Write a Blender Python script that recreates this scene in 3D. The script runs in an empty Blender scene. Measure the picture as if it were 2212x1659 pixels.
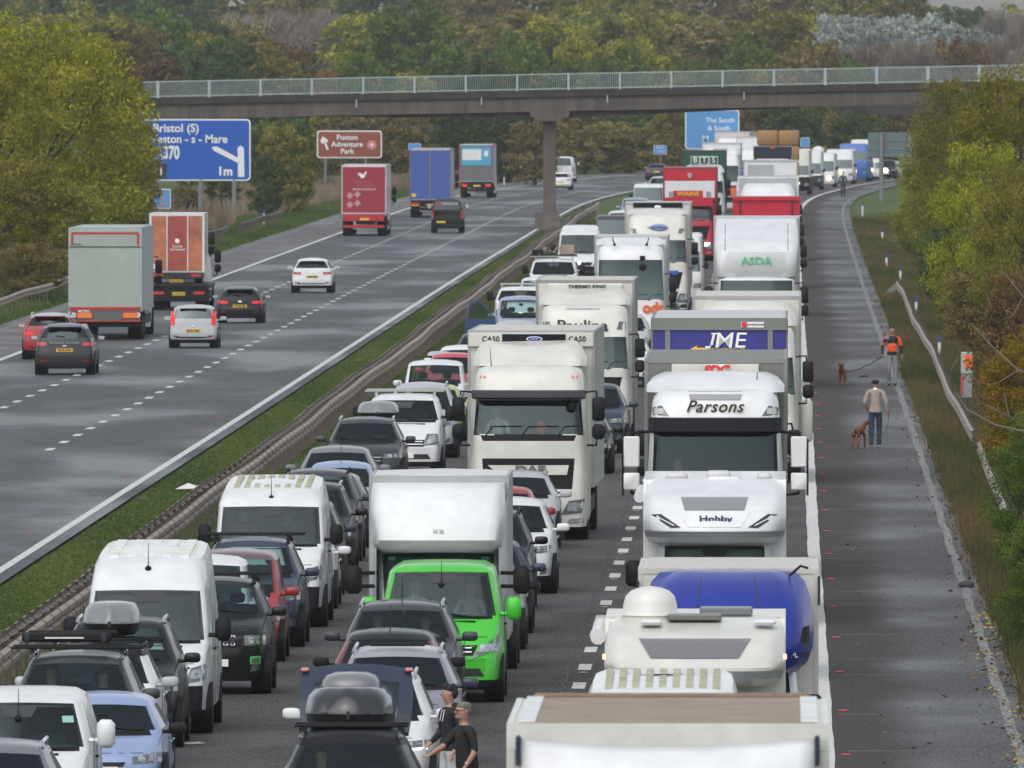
import bpy, math, random
import numpy as np
from mathutils import Matrix, Vector
S = bpy.context.scene
COL = S.collection
# ------------------------------------------------------------ camera, world, sun
EYE = 10.0            # camera height above the carriageway
FP = 40200.0          # focal length in units of a 2212-wide picture
HZ = 124.0            # height of the horizon line in the same units
cam = bpy.data.objects.new('camera', bpy.data.cameras.new('camera'))
COL.objects.link(cam)
cam.location = (0, 0, EYE)
cam.data.sensor_width = 36.0
cam.data.lens = 36.0 * FP / 2212.0
cam.data.clip_start = 1.0
cam.data.clip_end = 20000.0
cam.rotation_euler = (math.pi / 2 - math.atan((829.5 - HZ) / FP), 0, 0)
cam.data.dof.use_dof = True
cam.data.dof.focus_distance = 330.0
cam.data.dof.aperture_fstop = (cam.data.lens / 1000.0) / 0.036
S.camera = cam
W_ = bpy.data.worlds.new('World'); S.world = W_; W_.use_nodes = True
SUN_EL, SUN_AZ = math.radians(52), math.radians(200)
nt = W_.node_tree; bgn = nt.nodes['Background']
sky = nt.nodes.new('ShaderNodeTexSky'); sky.sky_type = 'NISHITA'; sky.sun_disc = False
sky.sun_elevation = SUN_EL; sky.sun_rotation = SUN_AZ
sky.air_density = 1.2; sky.dust_density = 2.0; sky.ozone_density = 1.0
hs = nt.nodes.new('ShaderNodeHueSaturation'); hs.inputs['Saturation'].default_value = 0.34
nt.links.new(sky.outputs[0], hs.inputs['Color']); nt.links.new(hs.outputs[0], bgn.inputs['Color'])
bgn.inputs['Strength'].default_value = 0.15
sun = bpy.data.objects.new('sun', bpy.data.lights.new('sun', 'SUN')); COL.objects.link(sun)
sun.data.energy = 1.1; sun.data.angle = math.radians(75); sun.data.color = (1, .975, .94)
sd = Vector((math.sin(SUN_AZ) * math.cos(SUN_EL), math.cos(SUN_AZ) * math.cos(SUN_EL), math.sin(SUN_EL)))
sun.rotation_euler = (-sd).to_track_quat('-Z', 'Y').to_euler()
S.view_settings.view_transform = 'Standard'; S.view_settings.look = 'None'
S.view_settings.gamma = 1.0; S.view_settings.exposure = 0.22
try:
    S.cycles.max_bounces = 8; S.cycles.transparent_max_bounces = 12; S.cycles.diffuse_bounces = 3; S.cycles.glossy_bounces = 3
    S.cycles.volume_bounces = 0
except Exception: pass
# ------------------------------------------------------------ materials
MATS = {}
def nodes(name):
    m = bpy.data.materials.new(name); m.use_nodes = True
    return m, m.node_tree, m.node_tree.nodes['Principled BSDF']
def mat(name, col, rough=.5, metal=0., coat=0., noise=0., nscale=3., emit=None, es=0., spec=.5, bump=0.):
    if name in MATS: return MATS[name]
    m, t, b = nodes(name)
    c = (*col, 1) if len(col) == 3 else col
    b.inputs['Base Color'].default_value = c
    b.inputs['Roughness'].default_value = rough; b.inputs['Metallic'].default_value = metal
    b.inputs['Coat Weight'].default_value = coat; b.inputs['Coat Roughness'].default_value = .06
    b.inputs['Specular IOR Level'].default_value = spec
    if noise or bump:
        tc = t.nodes.new('ShaderNodeTexCoord'); n = t.nodes.new('ShaderNodeTexNoise')
        n.inputs['Scale'].default_value = nscale; n.inputs['Detail'].default_value = 5; n.inputs['Roughness'].default_value = .65
        t.links.new(tc.outputs['Object'], n.inputs['Vector'])
        if noise:
            r = t.nodes.new('ShaderNodeMapRange'); r.inputs[1].default_value = .3; r.inputs[2].default_value = .7
            r.inputs[3].default_value = 1 - noise; r.inputs[4].default_value = 1 + noise * .4
            x = t.nodes.new('ShaderNodeMix'); x.data_type = 'RGBA'; x.blend_type = 'MULTIPLY'; x.inputs[0].default_value = 1
            t.links.new(n.outputs[0], r.inputs[0]); t.links.new(r.outputs[0], x.inputs[7])
            x.inputs[6].default_value = c; t.links.new(x.outputs[2], b.inputs['Base Color'])
        if bump:
            bp = t.nodes.new('ShaderNodeBump'); bp.inputs['Strength'].default_value = bump; bp.inputs['Distance'].default_value = .02
            t.links.new(n.outputs[0], bp.inputs['Height']); t.links.new(bp.outputs[0], b.inputs['Normal'])
    if emit:
        b.inputs['Emission Color'].default_value = (*emit, 1); b.inputs['Emission Strength'].default_value = es
    MATS[name] = m
    return m
def streaks(m, s=(2.2, 2.2, .22)):
    t = m.node_tree; mp = t.nodes.new('ShaderNodeMapping'); mp.inputs['Scale'].default_value = s
    tc = next(n for n in t.nodes if n.type == 'TEX_COORD'); nz = next(n for n in t.nodes if n.type == 'TEX_NOISE')
    t.links.new(tc.outputs['Object'], mp.inputs[0]); t.links.new(mp.outputs[0], nz.inputs['Vector']); return m
def paint(col, name=None, dirt=.10):
    name = name or 'paint_%d_%d_%d' % tuple(int(c * 255) for c in col)
    return mat(name, col, rough=.40, coat=.45, noise=dirt, nscale=1.7, spec=.35)
def glass(name='window_glass', tint=(.66, .80, .78), fac=.07, refl=(.50, .60, .62)):
    if name in MATS: return MATS[name]
    m, t, b = nodes(name); t.nodes.remove(b)
    out = t.nodes['Material Output']
    tr = t.nodes.new('ShaderNodeBsdfTransparent'); tr.inputs[0].default_value = (*tint, 1)
    gl = t.nodes.new('ShaderNodeBsdfGlossy'); gl.inputs[0].default_value = (*refl, 1); gl.inputs['Roughness'].default_value = .06
    lw = t.nodes.new('ShaderNodeFresnel'); lw.inputs['IOR'].default_value = 1.5
    mr = t.nodes.new('ShaderNodeMapRange'); mr.inputs[3].default_value = fac * .6; mr.inputs[4].default_value = 1
    mx = t.nodes.new('ShaderNodeMixShader')
    t.links.new(lw.outputs[0], mr.inputs[0]); t.links.new(mr.outputs[0], mx.inputs[0])
    t.links.new(tr.outputs[0], mx.inputs[1]); t.links.new(gl.outputs[0], mx.inputs[2]); t.links.new(mx.outputs[0], out.inputs[0])
    MATS[name] = m
    return m
GLASS = glass()
GLASSD = glass('dark_window_glass', (.16, .19, .19), .2)
BLACK = mat('black_plastic', (.014, .014, .015), .5, noise=.2, spec=.15)
TRIM = mat('grey_plastic', (.032, .033, .036), .6, noise=.2, spec=.3)
RUB = mat('tyre_rubber', (.011, .011, .011), .9, noise=.3, nscale=8, spec=.2)
RIM = mat('wheel_rim', (.32, .33, .34), .35, .8)
CHR = mat('bright_metal', (.6, .62, .64), .22, .9)
ALU = mat('dull_aluminium', (.42, .43, .43), .45, .6, noise=.15)
INTR = mat('cabin_trim', (.05, .052, .056), .85)
SEAT = mat('seat_cloth', (.10, .10, .108), .9)
WHITE = paint((.70, .71, .72), 'white_paint', .13)
CREAM = paint((.65, .64, .585), 'off_white_paint', .14)
LENS = mat('lamp_lens', (.40, .44, .47), .12, .3, coat=1, noise=.5, nscale=14)
LENSD = mat('lamp_housing', (.15, .165, .175), .15, .3, coat=1, noise=.5, nscale=12)
LED = mat('lit_running_lamp', (.9, .95, 1), .3, emit=(.9, .96, 1), es=2.2)
REDL = mat('red_lamp', (.45, .012, .018), .25, coat=1)
REDLIT = mat('lit_red_lamp', (.55, .012, .015), .25, emit=(1, .03, .02), es=.30)
AMB = mat('amber_lamp', (.75, .22, .03), .3, coat=1)
YPL = mat('yellow_plate', (.72, .46, .03), .5)
WPL = mat('white_plate', (.78, .78, .76), .5)
INK = mat('black_lettering', (.02, .02, .02), .6)
WINK = mat('white_lettering', (.8, .8, .8), .6)
# ------------------------------------------------------------ objects
def tag(o, label=None, cat=None, group=None, kind=None):
    if label: o['label'] = label
    if cat: o['category'] = cat
    if group: o['group'] = group
    if kind: o['kind'] = kind
    return o
def empty(name, loc, rz=0.):
    o = bpy.data.objects.new(name, None); COL.objects.link(o); o.location = loc; o.rotation_euler = (0, 0, rz)
    o.empty_display_size = .2
    return o
def link(name, me, parent=None):
    o = bpy.data.objects.new(name, me); COL.objects.link(o)
    if parent: o.parent = parent
    return o
def mesh(name, v, f, m, parent=None, smooth=None, mi=None):
    me = bpy.data.meshes.new(name); me.from_pydata([tuple(p) for p in v], [], f); me.update()
    for x in (m if isinstance(m, (list, tuple)) else [m]): me.materials.append(x)
    if mi is not None: me.polygons.foreach_set('material_index', mi)
    if smooth is not None:
        me.polygons.foreach_set('use_smooth', [True] * len(me.polygons)); me.set_sharp_from_angle(angle=math.radians(smooth))
    return link(name, me, parent)
class MB:
    def __init__(s): s.v = []; s.f = []; s.mi = []; s.M = None; s.m = 0
    def add(s, v, f):
        b = len(s.v)
        if s.M is not None: v = [s.M @ Vector(p) for p in v]
        s.v += [tuple(p) for p in v]; s.f += [tuple(i + b for i in q) for q in f]; s.mi += [s.m] * len(f)
        return s
    def box(s, x0, x1, y0, y1, z0, z1, ch=0.):
        if ch <= 0:
            v = [(x, y, z) for z in (z0, z1) for y in (y0, y1) for x in (x0, x1)]
            return s.add(v, [(0, 2, 3, 1), (4, 5, 7, 6), (0, 1, 5, 4), (2, 6, 7, 3), (0, 4, 6, 2), (1, 3, 7, 5)])
        v = []; c = ch
        for z, k in ((z0, c), (z0 + c, 0), (z1 - c, 0), (z1, c)):
            for (x, y) in ((x0 + c, y0 + k), (x1 - c, y0 + k), (x1 - k, y0 + c), (x1 - k, y1 - c), (x1 - c, y1 - k), (x0 + c, y1 - k), (x0 + k, y1 - c), (x0 + k, y0 + c)):
                v.append((x, y, z))
        f = [tuple(range(7, -1, -1)), tuple(range(24, 32))]
        for l in range(3):
            for i in range(8):
                j = (i + 1) % 8; f.append((l * 8 + i, l * 8 + j, l * 8 + 8 + j, l * 8 + 8 + i))
        return s.add(v, f)
    def tube(s, pts, r, n=6, cap=True):
        pts = [Vector(p) for p in pts]; rs = r if isinstance(r, (list, tuple)) else [r] * len(pts)
        v = []; f = []; up = None
        for i, p in enumerate(pts):
            d = (pts[min(i + 1, len(pts) - 1)] - pts[max(i - 1, 0)]).normalized()
            a = Vector((0, 0, 1)) if abs(d.z) < .9 else Vector((1, 0, 0))
            u = d.cross(a).normalized(); w = d.cross(u).normalized()
            for k in range(n):
                t = 2 * math.pi * k / n; v.append(p + (u * math.cos(t) + w * math.sin(t)) * rs[i])
        for i in range(len(pts) - 1):
            for k in range(n):
                k2 = (k + 1) % n; f.append((i * n + k, i * n + k2, i * n + n + k2, i * n + n + k))
        if cap: f += [tuple(range(n - 1, -1, -1)), tuple(range((len(pts) - 1) * n, len(pts) * n))]
        return s.add(v, f)
    def cyl(s, p0, p1, r, n=16): return s.tube([p0, p1], r, n)
    def ell(s, c, r, n=10, h=6, p=1.0):
        v = []; f = []
        sg = lambda a: math.copysign(abs(a) ** p, a)
        for i in range(1, h):
            a = math.pi * i / h - math.pi / 2
            for k in range(n):
                b = 2 * math.pi * k / n
                v.append((c[0] + r[0] * sg(math.cos(a)) * sg(math.cos(b)), c[1] + r[1] * sg(math.cos(a)) * sg(math.sin(b)), c[2] + r[2] * sg(math.sin(a))))
        v += [(c[0], c[1], c[2] - r[2]), (c[0], c[1], c[2] + r[2])]; B = len(v) - 2
        for i in range(h - 2):
            for k in range(n):
                k2 = (k + 1) % n; f.append((i * n + k, i * n + k2, i * n + n + k2, i * n + n + k))
        for k in range(n):
            k2 = (k + 1) % n; f += [(B, k2, k), (B + 1, (h - 2) * n + k, (h - 2) * n + k2)]
        return s.add(v, f)
    def prism(s, poly, y0, y1):     # poly in (x,z), extruded along y
        n = len(poly); v = [(x, y0, z) for x, z in poly] + [(x, y1, z) for x, z in poly]
        f = [tuple(range(n - 1, -1, -1)), tuple(range(n, 2 * n))] + [(i, (i + 1) % n, n + (i + 1) % n, n + i) for i in range(n)]
        return s.add(v, f)
    def prismx(s, poly, x0, x1):    # poly in (y,z), extruded along x
        n = len(poly); v = [(x0, y, z) for y, z in poly] + [(x1, y, z) for y, z in poly]
        f = [tuple(range(n)), tuple(range(2 * n - 1, n - 1, -1))] + [(i, n + i, n + (i + 1) % n, (i + 1) % n) for i in range(n)]
        return s.add(v, f)
    def split(s, name, m, parent=None, smooth=None):
        p = list(range(len(s.v)))
        def g(i):
            while p[i] != i: p[i] = p[p[i]]; i = p[i]
            return i
        for f in s.f:
            for k in f[1:]: p[g(k)] = g(f[0])
        cs = {}
        for f in s.f: cs.setdefault(g(f[0]), []).append(f)
        for fs in cs.values():
            us = sorted({i for f in fs for i in f}); mp = {a: b for b, a in enumerate(us)}
            mesh(name, [s.v[i] for i in us], [tuple(mp[i] for i in f) for f in fs], m, parent, smooth)
    def build(s, name, m, parent=None, smooth=None):
        mi = s.mi if isinstance(m, (list, tuple)) and len(m) > 1 else None
        return mesh(name, s.v, s.f, m, parent, smooth, mi)
def text(body, size, m, parent, loc, rot=(math.pi / 2, 0, 0), name='lettering', bold=.0, shear=0., sx=1., align='CENTER', ext=.006, spacing=1., curve=None):
    cu = bpy.data.curves.new(name, 'FONT'); cu.body = body; cu.size = size; cu.align_x = align; cu.align_y = 'CENTER'
    cu.offset = bold; cu.shear = shear; cu.extrude = ext; cu.resolution_u = 3; cu.space_character = spacing
    ob = bpy.data.objects.new(name, cu); me = bpy.data.meshes.new_from_object(ob); bpy.data.objects.remove(ob); bpy.data.curves.remove(cu)
    me.materials.clear(); me.materials.append(m)
    if sx != 1:
        for v in me.vertices: v.co.x *= sx
    o = link(name, me, parent); o.location = loc; o.rotation_euler = rot
    return o
# ------------------------------------------------------------ where things stand
def gx(x, s): return (x - 1106.0) / s           # sideways metres from picture column and scale
def herm(xs, ys):
    xs = np.array(xs, float); ys = np.array(ys, float); d = np.gradient(ys, xs)
    def f(x):
        x = np.clip(np.asarray(x, float), xs[0], xs[-1]); i = np.clip(np.searchsorted(xs, x) - 1, 0, len(xs) - 2)
        h = xs[i + 1] - xs[i]; t = (x - xs[i]) / h
        return (2 * t**3 - 3 * t**2 + 1) * ys[i] + (t**3 - 2 * t**2 + t) * h * d[i] + (-2 * t**3 + 3 * t**2) * ys[i + 1] + (t**3 - t**2) * h * d[i + 1]
    return f
EDGE = herm([0, 150, 282, 391, 500, 650, 766, 907, 1050, 1160, 1240, 1300, 1350, 1400, 1450, 1500, 1560, 1650, 1800, 2100],
            [.7, 2.75, 4.72, 6.32, 7.95, 10.15, 11.85, 13.95, 16.1, 17.85, 19.3, 20.7, 22.3, 24.4, 26.8, 29.8, 34, 43, 66, 140])
LEFT = herm([0, 300, 500, 700, 870, 1030, 1170, 1250, 1330, 1400, 1470, 1540, 1650, 1800, 2100],
            [15.7, 15.9, 15.75, 15.6, 15.45, 15.2, 15.1, 15.1, 15.0, 15.0, 15.0, 15.0, 15.0, 15, 15])
def edge(y, off): return EDGE(y) + off              # metres right of the near carriageway's edge line
def left(y, off): return EDGE(y) - LEFT(y) + off    # metres right of the far carriageway's median line
def head(y): return float(math.atan((EDGE(y + 4) - EDGE(y - 4)) / 8.0))
YS = np.concatenate([np.arange(20, 1200, 10), np.arange(1200, 1560, 5), np.arange(1560, 2090, 10)])
def strip(name, fa, fb, z, m, ys=YS, kind='structure'):
    v = []; f = []
    for y in ys: v += [(float(fa(y)), float(y), z), (float(fb(y)), float(y), z)]
    for i in range(len(ys) - 1): f.append((2 * i, 2 * i + 1, 2 * i + 3, 2 * i + 2))
    o = mesh(name, v, f, m); at = o.data.attributes.new('across', 'FLOAT', 'POINT'); at.data.foreach_set('value', [float(i % 2) for i in range(len(v))])
    return tag(o, kind=kind)
def asphalt(name, c0, c1, wet=.5, r0=.30, r1=.75, sy=.05, sxx=.45, thr=(.42, .62), across=False):
    m, t, b = nodes(name)
    tc = t.nodes.new('ShaderNodeNewGeometry')
    def noise(sx, sy, sc, det=4):
        mp = t.nodes.new('ShaderNodeMapping'); mp.inputs['Scale'].default_value = (sx, sy, 1)
        n = t.nodes.new('ShaderNodeTexNoise'); n.inputs['Scale'].default_value = sc; n.inputs['Detail'].default_value = det
        t.links.new(tc.outputs['Position'], mp.inputs[0]); t.links.new(mp.outputs[0], n.inputs['Vector']); return n
    n1 = noise(sxx, sy, 1.0, 5); n2 = noise(5, .22, 5, 3); n3 = noise(1.4, .004, .8, 2)
    r = t.nodes.new('ShaderNodeMapRange'); r.interpolation_type = 'SMOOTHSTEP'; r.inputs[1].default_value = thr[0]; r.inputs[2].default_value = thr[1]
    t.links.new(n1.outputs[0], r.inputs[0])
    mr = t.nodes.new('ShaderNodeMapRange'); mr.inputs[3].default_value = r1; mr.inputs[4].default_value = r0
    t.links.new(r.outputs[0], mr.inputs[0]); t.links.new(mr.outputs[0], b.inputs['Roughness'])
    mx = t.nodes.new('ShaderNodeMix'); mx.data_type = 'RGBA'; mx.inputs[6].default_value = (*c0, 1); mx.inputs[7].default_value = (*c1, 1)
    if across:   # the inner third of the shoulder is dry and brown, the rest damp
        a = t.nodes.new('ShaderNodeAttribute'); a.attribute_name = 'across'; ad = t.nodes.new('ShaderNodeMath'); ad.operation = 'MULTIPLY_ADD'; ad.inputs[1].default_value = .55
        t.links.new(n1.outputs[0], ad.inputs[0]); t.links.new(a.outputs['Fac'], ad.inputs[2])
        s_ = t.nodes.new('ShaderNodeMapRange'); s_.interpolation_type = 'SMOOTHSTEP'; s_.inputs[1].default_value = .48; s_.inputs[2].default_value = .78
        t.links.new(ad.outputs[0], s_.inputs[0]); t.links.new(s_.outputs[0], mx.inputs[0])
        mu = t.nodes.new('ShaderNodeMath'); mu.operation = 'MULTIPLY'; t.links.new(r.outputs[0], mu.inputs[0]); t.links.new(s_.outputs[0], mu.inputs[1]); t.links.new(mu.outputs[0], mr.inputs[0])
    else: t.links.new(n3.outputs[0], mx.inputs[0])
    m2 = t.nodes.new('ShaderNodeMix'); m2.data_type = 'RGBA'; m2.blend_type = 'MULTIPLY'; m2.inputs[0].default_value = 1
    g = t.nodes.new('ShaderNodeMapRange'); g.inputs[1].default_value = .3; g.inputs[2].default_value = .7; g.inputs[3].default_value = .45; g.inputs[4].default_value = 1.65
    t.links.new(n2.outputs[0], g.inputs[0]); t.links.new(mx.outputs[2], m2.inputs[6]); t.links.new(g.outputs[0], m2.inputs[7])
    t.links.new(m2.outputs[2], b.inputs['Base Color'])
    b.inputs['Specular IOR Level'].default_value = wet
    return m
# ground, carriageways
def ground_mat():
    m, t, b = nodes('verge_ground')
    g = t.nodes.new('ShaderNodeNewGeometry')
    n = t.nodes.new('ShaderNodeTexNoise'); n.inputs['Scale'].default_value = .16; n.inputs['Detail'].default_value = 8; n.inputs['Roughness'].default_value = .7
    n2 = t.nodes.new('ShaderNodeTexNoise'); n2.inputs['Scale'].default_value = 3.5; n2.inputs['Detail'].default_value = 6; n2.inputs['Roughness'].default_value = .7
    t.links.new(g.outputs['Position'], n.inputs['Vector']); t.links.new(g.outputs['Position'], n2.inputs['Vector'])
    cr = t.nodes.new('ShaderNodeValToRGB'); e = cr.color_ramp.elements
    e[0].position = .36; e[0].color = (.055, .095, .020, 1); e[1].position = .66; e[1].color = (.10, .085, .045, 1)
    k = e.new(.5); k.color = (.07, .11, .03, 1)
    t.links.new(n.outputs[0], cr.inputs[0])
    x = t.nodes.new('ShaderNodeMix'); x.data_type = 'RGBA'; x.blend_type = 'MULTIPLY'; x.inputs[0].default_value = 1
    r = t.nodes.new('ShaderNodeMapRange'); r.inputs[1].default_value = .25; r.inputs[2].default_value = .75; r.inputs[3].default_value = .5; r.inputs[4].default_value = 1.5
    t.links.new(n2.outputs[0], r.inputs[0]); t.links.new(cr.outputs[0], x.inputs[6]); t.links.new(r.outputs[0], x.inputs[7])
    t.links.new(x.outputs[2], b.inputs['Base Color']); b.inputs['Roughness'].default_value = .95; b.inputs['Specular IOR Level'].default_value = .2
    bp = t.nodes.new('ShaderNodeBump'); bp.inputs['Distance'].default_value = .15; bp.inputs['Strength'].default_value = .8
    t.links.new(n2.outputs[0], bp.inputs['Height']); t.links.new(bp.outputs[0], b.inputs['Normal'])
    return m
def hill(x, y):
    e = float(EDGE(min(y, 2000)))
    rel = x - e
    h = 0.
    if y > 1650: h += min((y - 1650) * .007, 14) * (1 if x < 60 else max(.35, 1 - (x - 60) * .006))
    if rel < -34: h += min((-34 - rel) * .06, 3.5) * min(1, max(0, (y - 900) / 500))
    return h - .06
gv = []; gf = []
gxs = np.concatenate([np.linspace(-500, -120, 10), np.linspace(-100, 140, 41), np.linspace(160, 600, 10)])
gys = np.concatenate([np.linspace(-300, 0, 4), np.linspace(60, 1600, 40), np.linspace(1640, 2400, 20), np.linspace(2500, 3600, 8)])
for y in gys:
    for x in gxs: gv.append((float(x), float(y), hill(float(x), float(y))))
for j in range(len(gys) - 1):
    for i in range(len(gxs) - 1):
        a = j * len(gxs) + i; gf.append((a, a + 1, a + len(gxs) + 1, a + len(gxs)))
tag(mesh('ground', gv, gf, ground_mat(), smooth=60), kind='structure')
ASN = asphalt('dry_asphalt', (.046, .0405, .038), (.060, .054, .051), .25, .62, .82, .10, .3)
ASF = asphalt('damp_asphalt', (.047, .051, .055), (.062, .066, .071), .32, .38, .72, .03, .16, (.42, .64))
ASS = asphalt('damp_shoulder_asphalt', (.034, .027, .023), (.058, .056, .056), .28, .46, .78, .055, .16, (.36, .64), True)
strip('road', lambda y: edge(y, -11.75), lambda y: edge(y, .12), 0, ASN)
strip('road_left', lambda y: left(y, -14.35), lambda y: left(y, .38), 0, ASF)
strip('hard_shoulder', lambda y: edge(y, .12), lambda y: edge(y, 3.25), .004, ASS)
strip('hard_shoulder_left', lambda y: left(y, -14.35), lambda y: left(y, -10.85), .004, asphalt('worn_shoulder_asphalt', (.088, .082, .078), (.105, .10, .095), .4, .5, .8, .1, .3))
def line_mat(name, wear=.5, c=.62):
    m, t, b = nodes(name); g = t.nodes.new('ShaderNodeNewGeometry')
    n = t.nodes.new('ShaderNodeTexNoise'); n.inputs['Scale'].default_value = 5; n.inputs['Detail'].default_value = 7; n.inputs['Roughness'].default_value = .75
    mp = t.nodes.new('ShaderNodeMapping'); mp.inputs['Scale'].default_value = (2.2, .5, 1)
    t.links.new(g.outputs['Position'], mp.inputs[0]); t.links.new(mp.outputs[0], n.inputs['Vector'])
    r = t.nodes.new('ShaderNodeValToRGB'); e = r.color_ramp.elements
    e[0].position = wear * .62; e[0].color = (.09, .088, .085, 1); e[1].position = wear * .62 + .14; e[1].color = (c, c, c * .965, 1)
    t.links.new(n.outputs[0], r.inputs[0]); t.links.new(r.outputs[0], b.inputs['Base Color']); b.inputs['Roughness'].default_value = .7
    return m
LINE = line_mat('road_line_paint', .52, .56); LINEW = line_mat('worn_road_line_paint', .76, .34)
def wob(y, a=.015): return a * math.sin(y * .31) + a * .7 * math.sin(y * .83 + 1)
def line_obj(name, fa, fb, m, z=.009, ys=None):
    ys = np.arange(130, 1700, 2.5) if ys is None else ys
    return strip(name, fa, fb, z, m, ys)
line_obj('road_edge_line', lambda y: edge(y, -.12 + wob(y, .007)), lambda y: edge(y, .13 + wob(y, .007)), LINE)
line_obj('shoulder_edge_line', lambda y: edge(y, 2.72 + wob(y, .015)), lambda y: edge(y, 2.88 + wob(y, .015)), LINEW)
line_obj('median_edge_line', lambda y: left(y, -.10), lambda y: left(y, .09), LINE)
line_obj('left_shoulder_line', lambda y: left(y, -11.0), lambda y: left(y, -10.78), LINE)
line_obj('left_outer_line', lambda y: left(y, -13.9), lambda y: left(y, -13.72), LINEW)
line_obj('near_median_line', lambda y: edge(y, -11.5), lambda y: edge(y, -11.3), LINE)
def dashes(name, f, y0, y1, step=9.0, ln=2.9, w=.11, m=LINE):
    v = []; fc = []; y = y0
    while y < y1:
        b = len(v); dy = random.Random(int(y)).uniform(-.12, .12)
        v += [(float(f(y)) - w, y, .009), (float(f(y)) + w, y + dy, .009), (float(f(y + ln)) + w, y + ln, .009), (float(f(y + ln)) - w, y + ln - dy, .009)]
        fc.append((b, b + 1, b + 2, b + 3)); y += step
    tag(mesh(name, v, fc, m), kind='structure')
dashes('lane_line', lambda y: edge(y, -3.86), 150.5, 1540, w=.105)
dashes('lane_line_outer', lambda y: edge(y, -7.5), 152, 1540)
dashes('left_lane_line', lambda y: left(y, -3.58), 473, 1540)
dashes('left_lane_line_inner', lambda y: left(y, -7.2), 476, 1540)
# crack and dark repaired joint beside the dashes
crk = mat('dark_tar_joint', (.018, .018, .018), .6)
v = []; f = []; rr = random.Random(5)
for i, y in enumerate(np.arange(225, 520, .8)):
    x = float(edge(y, -4.12)) + rr.uniform(-.05, .05); w = rr.uniform(.0, .035)
    v += [(x - w, y, .006), (x + w, y, .006)]
    if i: f.append((2 * i - 2, 2 * i - 1, 2 * i + 1, 2 * i))
tag(mesh('road_joint', v, f, crk), kind='structure')
v = []; f = []; rr = random.Random(9)
for y in [268, 283, 301, 309, 322, 340, 348, 366, 371, 379, 392, 411, 433, 458, 476, 509, 540, 571, 612, 660, 705, 770, 842]:
    a = rr.uniform(.18, .5); c = rr.uniform(1.6, 2.6); b0 = len(v); h = .11 + y * .0004
    v += [(float(edge(y, a)), y, .007), (float(edge(y, c)), y + .1, .007), (float(edge(y, c)), y + .1 + h * .6, .007), (float(edge(y, a)), y + h, .007)]; f.append((b0, b0 + 1, b0 + 2, b0 + 3))
tag(mesh('shoulder_seams', v, f, mat('pale_seam', (.13, .125, .125), .8)), kind='structure')
v = [(gx(386, 148), 271.2, .009), (gx(408, 148.6), 270.6, .009), (gx(444, 148.2), 271.0, .009), (gx(430, 147.8), 271.7, .009)]
tag(mesh('road_marking', v, [(0, 1, 2, 3)], LINE), kind='structure')
# reflecting studs along the lines
def stud_proto(name, m):
    b = MB(); b.box(-.07, .07, -.05, .05, .005, .025, .008); b.box(-.045, -.01, -.055, -.045, .012, .022); b.box(.01, .045, -.055, -.045, .012, .022)
    return b.build(name, m)
sr = stud_proto('road_stud', mat('red_stud', (.7, .04, .08), .4, emit=(1, .05, .1), es=.02))
sw = stud_proto('road_stud', mat('steel_stud', (.35, .35, .34), .4, .5))
sa = stud_proto('road_stud', mat('amber_stud', (.45, .16, .05), .4))
fr = {id(sr): 1, id(sw): 1, id(sa): 1}
def put_stud(o, x, y, label, group):
    c = o if fr[id(o)] else o.copy()
    if fr[id(o)]: fr[id(o)] = 0
    else: COL.objects.link(c)
    c.location = (float(x), float(y), 0); tag(c, label, 'road stud', group)
for y in np.arange(212.4, 620, 18):
    put_stud(sr, edge(y, .30), y, 'small red reflecting stud in the hard shoulder beside the solid white line', 'red studs beside the shoulder line')
for y in np.arange(266, 420, 18):
    put_stud(sw, edge(y, -3.86), y, 'grey metal road stud set between the white dashes near the white lorries', 'studs between the dashes')
for y in np.arange(300, 620, 18):
    put_stud(sa, left(y, -.55), y, 'small amber stud on the free carriageway beside its median edge line', 'amber studs beside the median line')
# ------------------------------------------------------------ vegetation
def foliage_mat(name, a, b_, c=None):
    m, t, b = nodes(name)
    at = t.nodes.new('ShaderNodeAttribute'); at.attribute_name = 'tint'
    oi = t.nodes.new('ShaderNodeObjectInfo')
    cr = t.nodes.new('ShaderNodeValToRGB'); e = cr.color_ramp.elements
    e[0].position = .08; e[0].color = (*a, 1); e[1].position = .92; e[1].color = (*b_, 1)
    if c: k = e.new(.97); k.color = (*c, 1)
    t.links.new(at.outputs['Fac'], cr.inputs[0])
    h = t.nodes.new('ShaderNodeHueSaturation')
    r = t.nodes.new('ShaderNodeMapRange'); r.inputs[3].default_value = .78; r.inputs[4].default_value = 1.22
    r2 = t.nodes.new('ShaderNodeMapRange'); r2.inputs[3].default_value = .485; r2.inputs[4].default_value = .512
    t.links.new(oi.outputs['Random'], r.inputs[0]); t.links.new(r.outputs[0], h.inputs['Value'])
    t.links.new(oi.outputs['Random'], r2.inputs[0]); t.links.new(r2.outputs[0], h.inputs['Hue'])
    t.links.new(cr.outputs[0], h.inputs['Color']); t.links.new(h.outputs[0], b.inputs['Base Color'])
    b.inputs['Roughness'].default_value = .75; b.inputs['Specular IOR Level'].default_value = .2
    tl = t.nodes.new('ShaderNodeBsdfTranslucent'); ms = t.nodes.new('ShaderNodeMixShader'); ms.inputs[0].default_value = .34
    t.links.new(h.outputs[0], tl.inputs[0]); t.links.new(b.outputs[0], ms.inputs[1]); t.links.new(tl.outputs[0], ms.inputs[2]); t.links.new(ms.outputs[0], t.nodes['Material Output'].inputs[0])
    return m
BARK = mat('tree_bark', (.07, .055, .042), .9, noise=.4, nscale=4)
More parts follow.
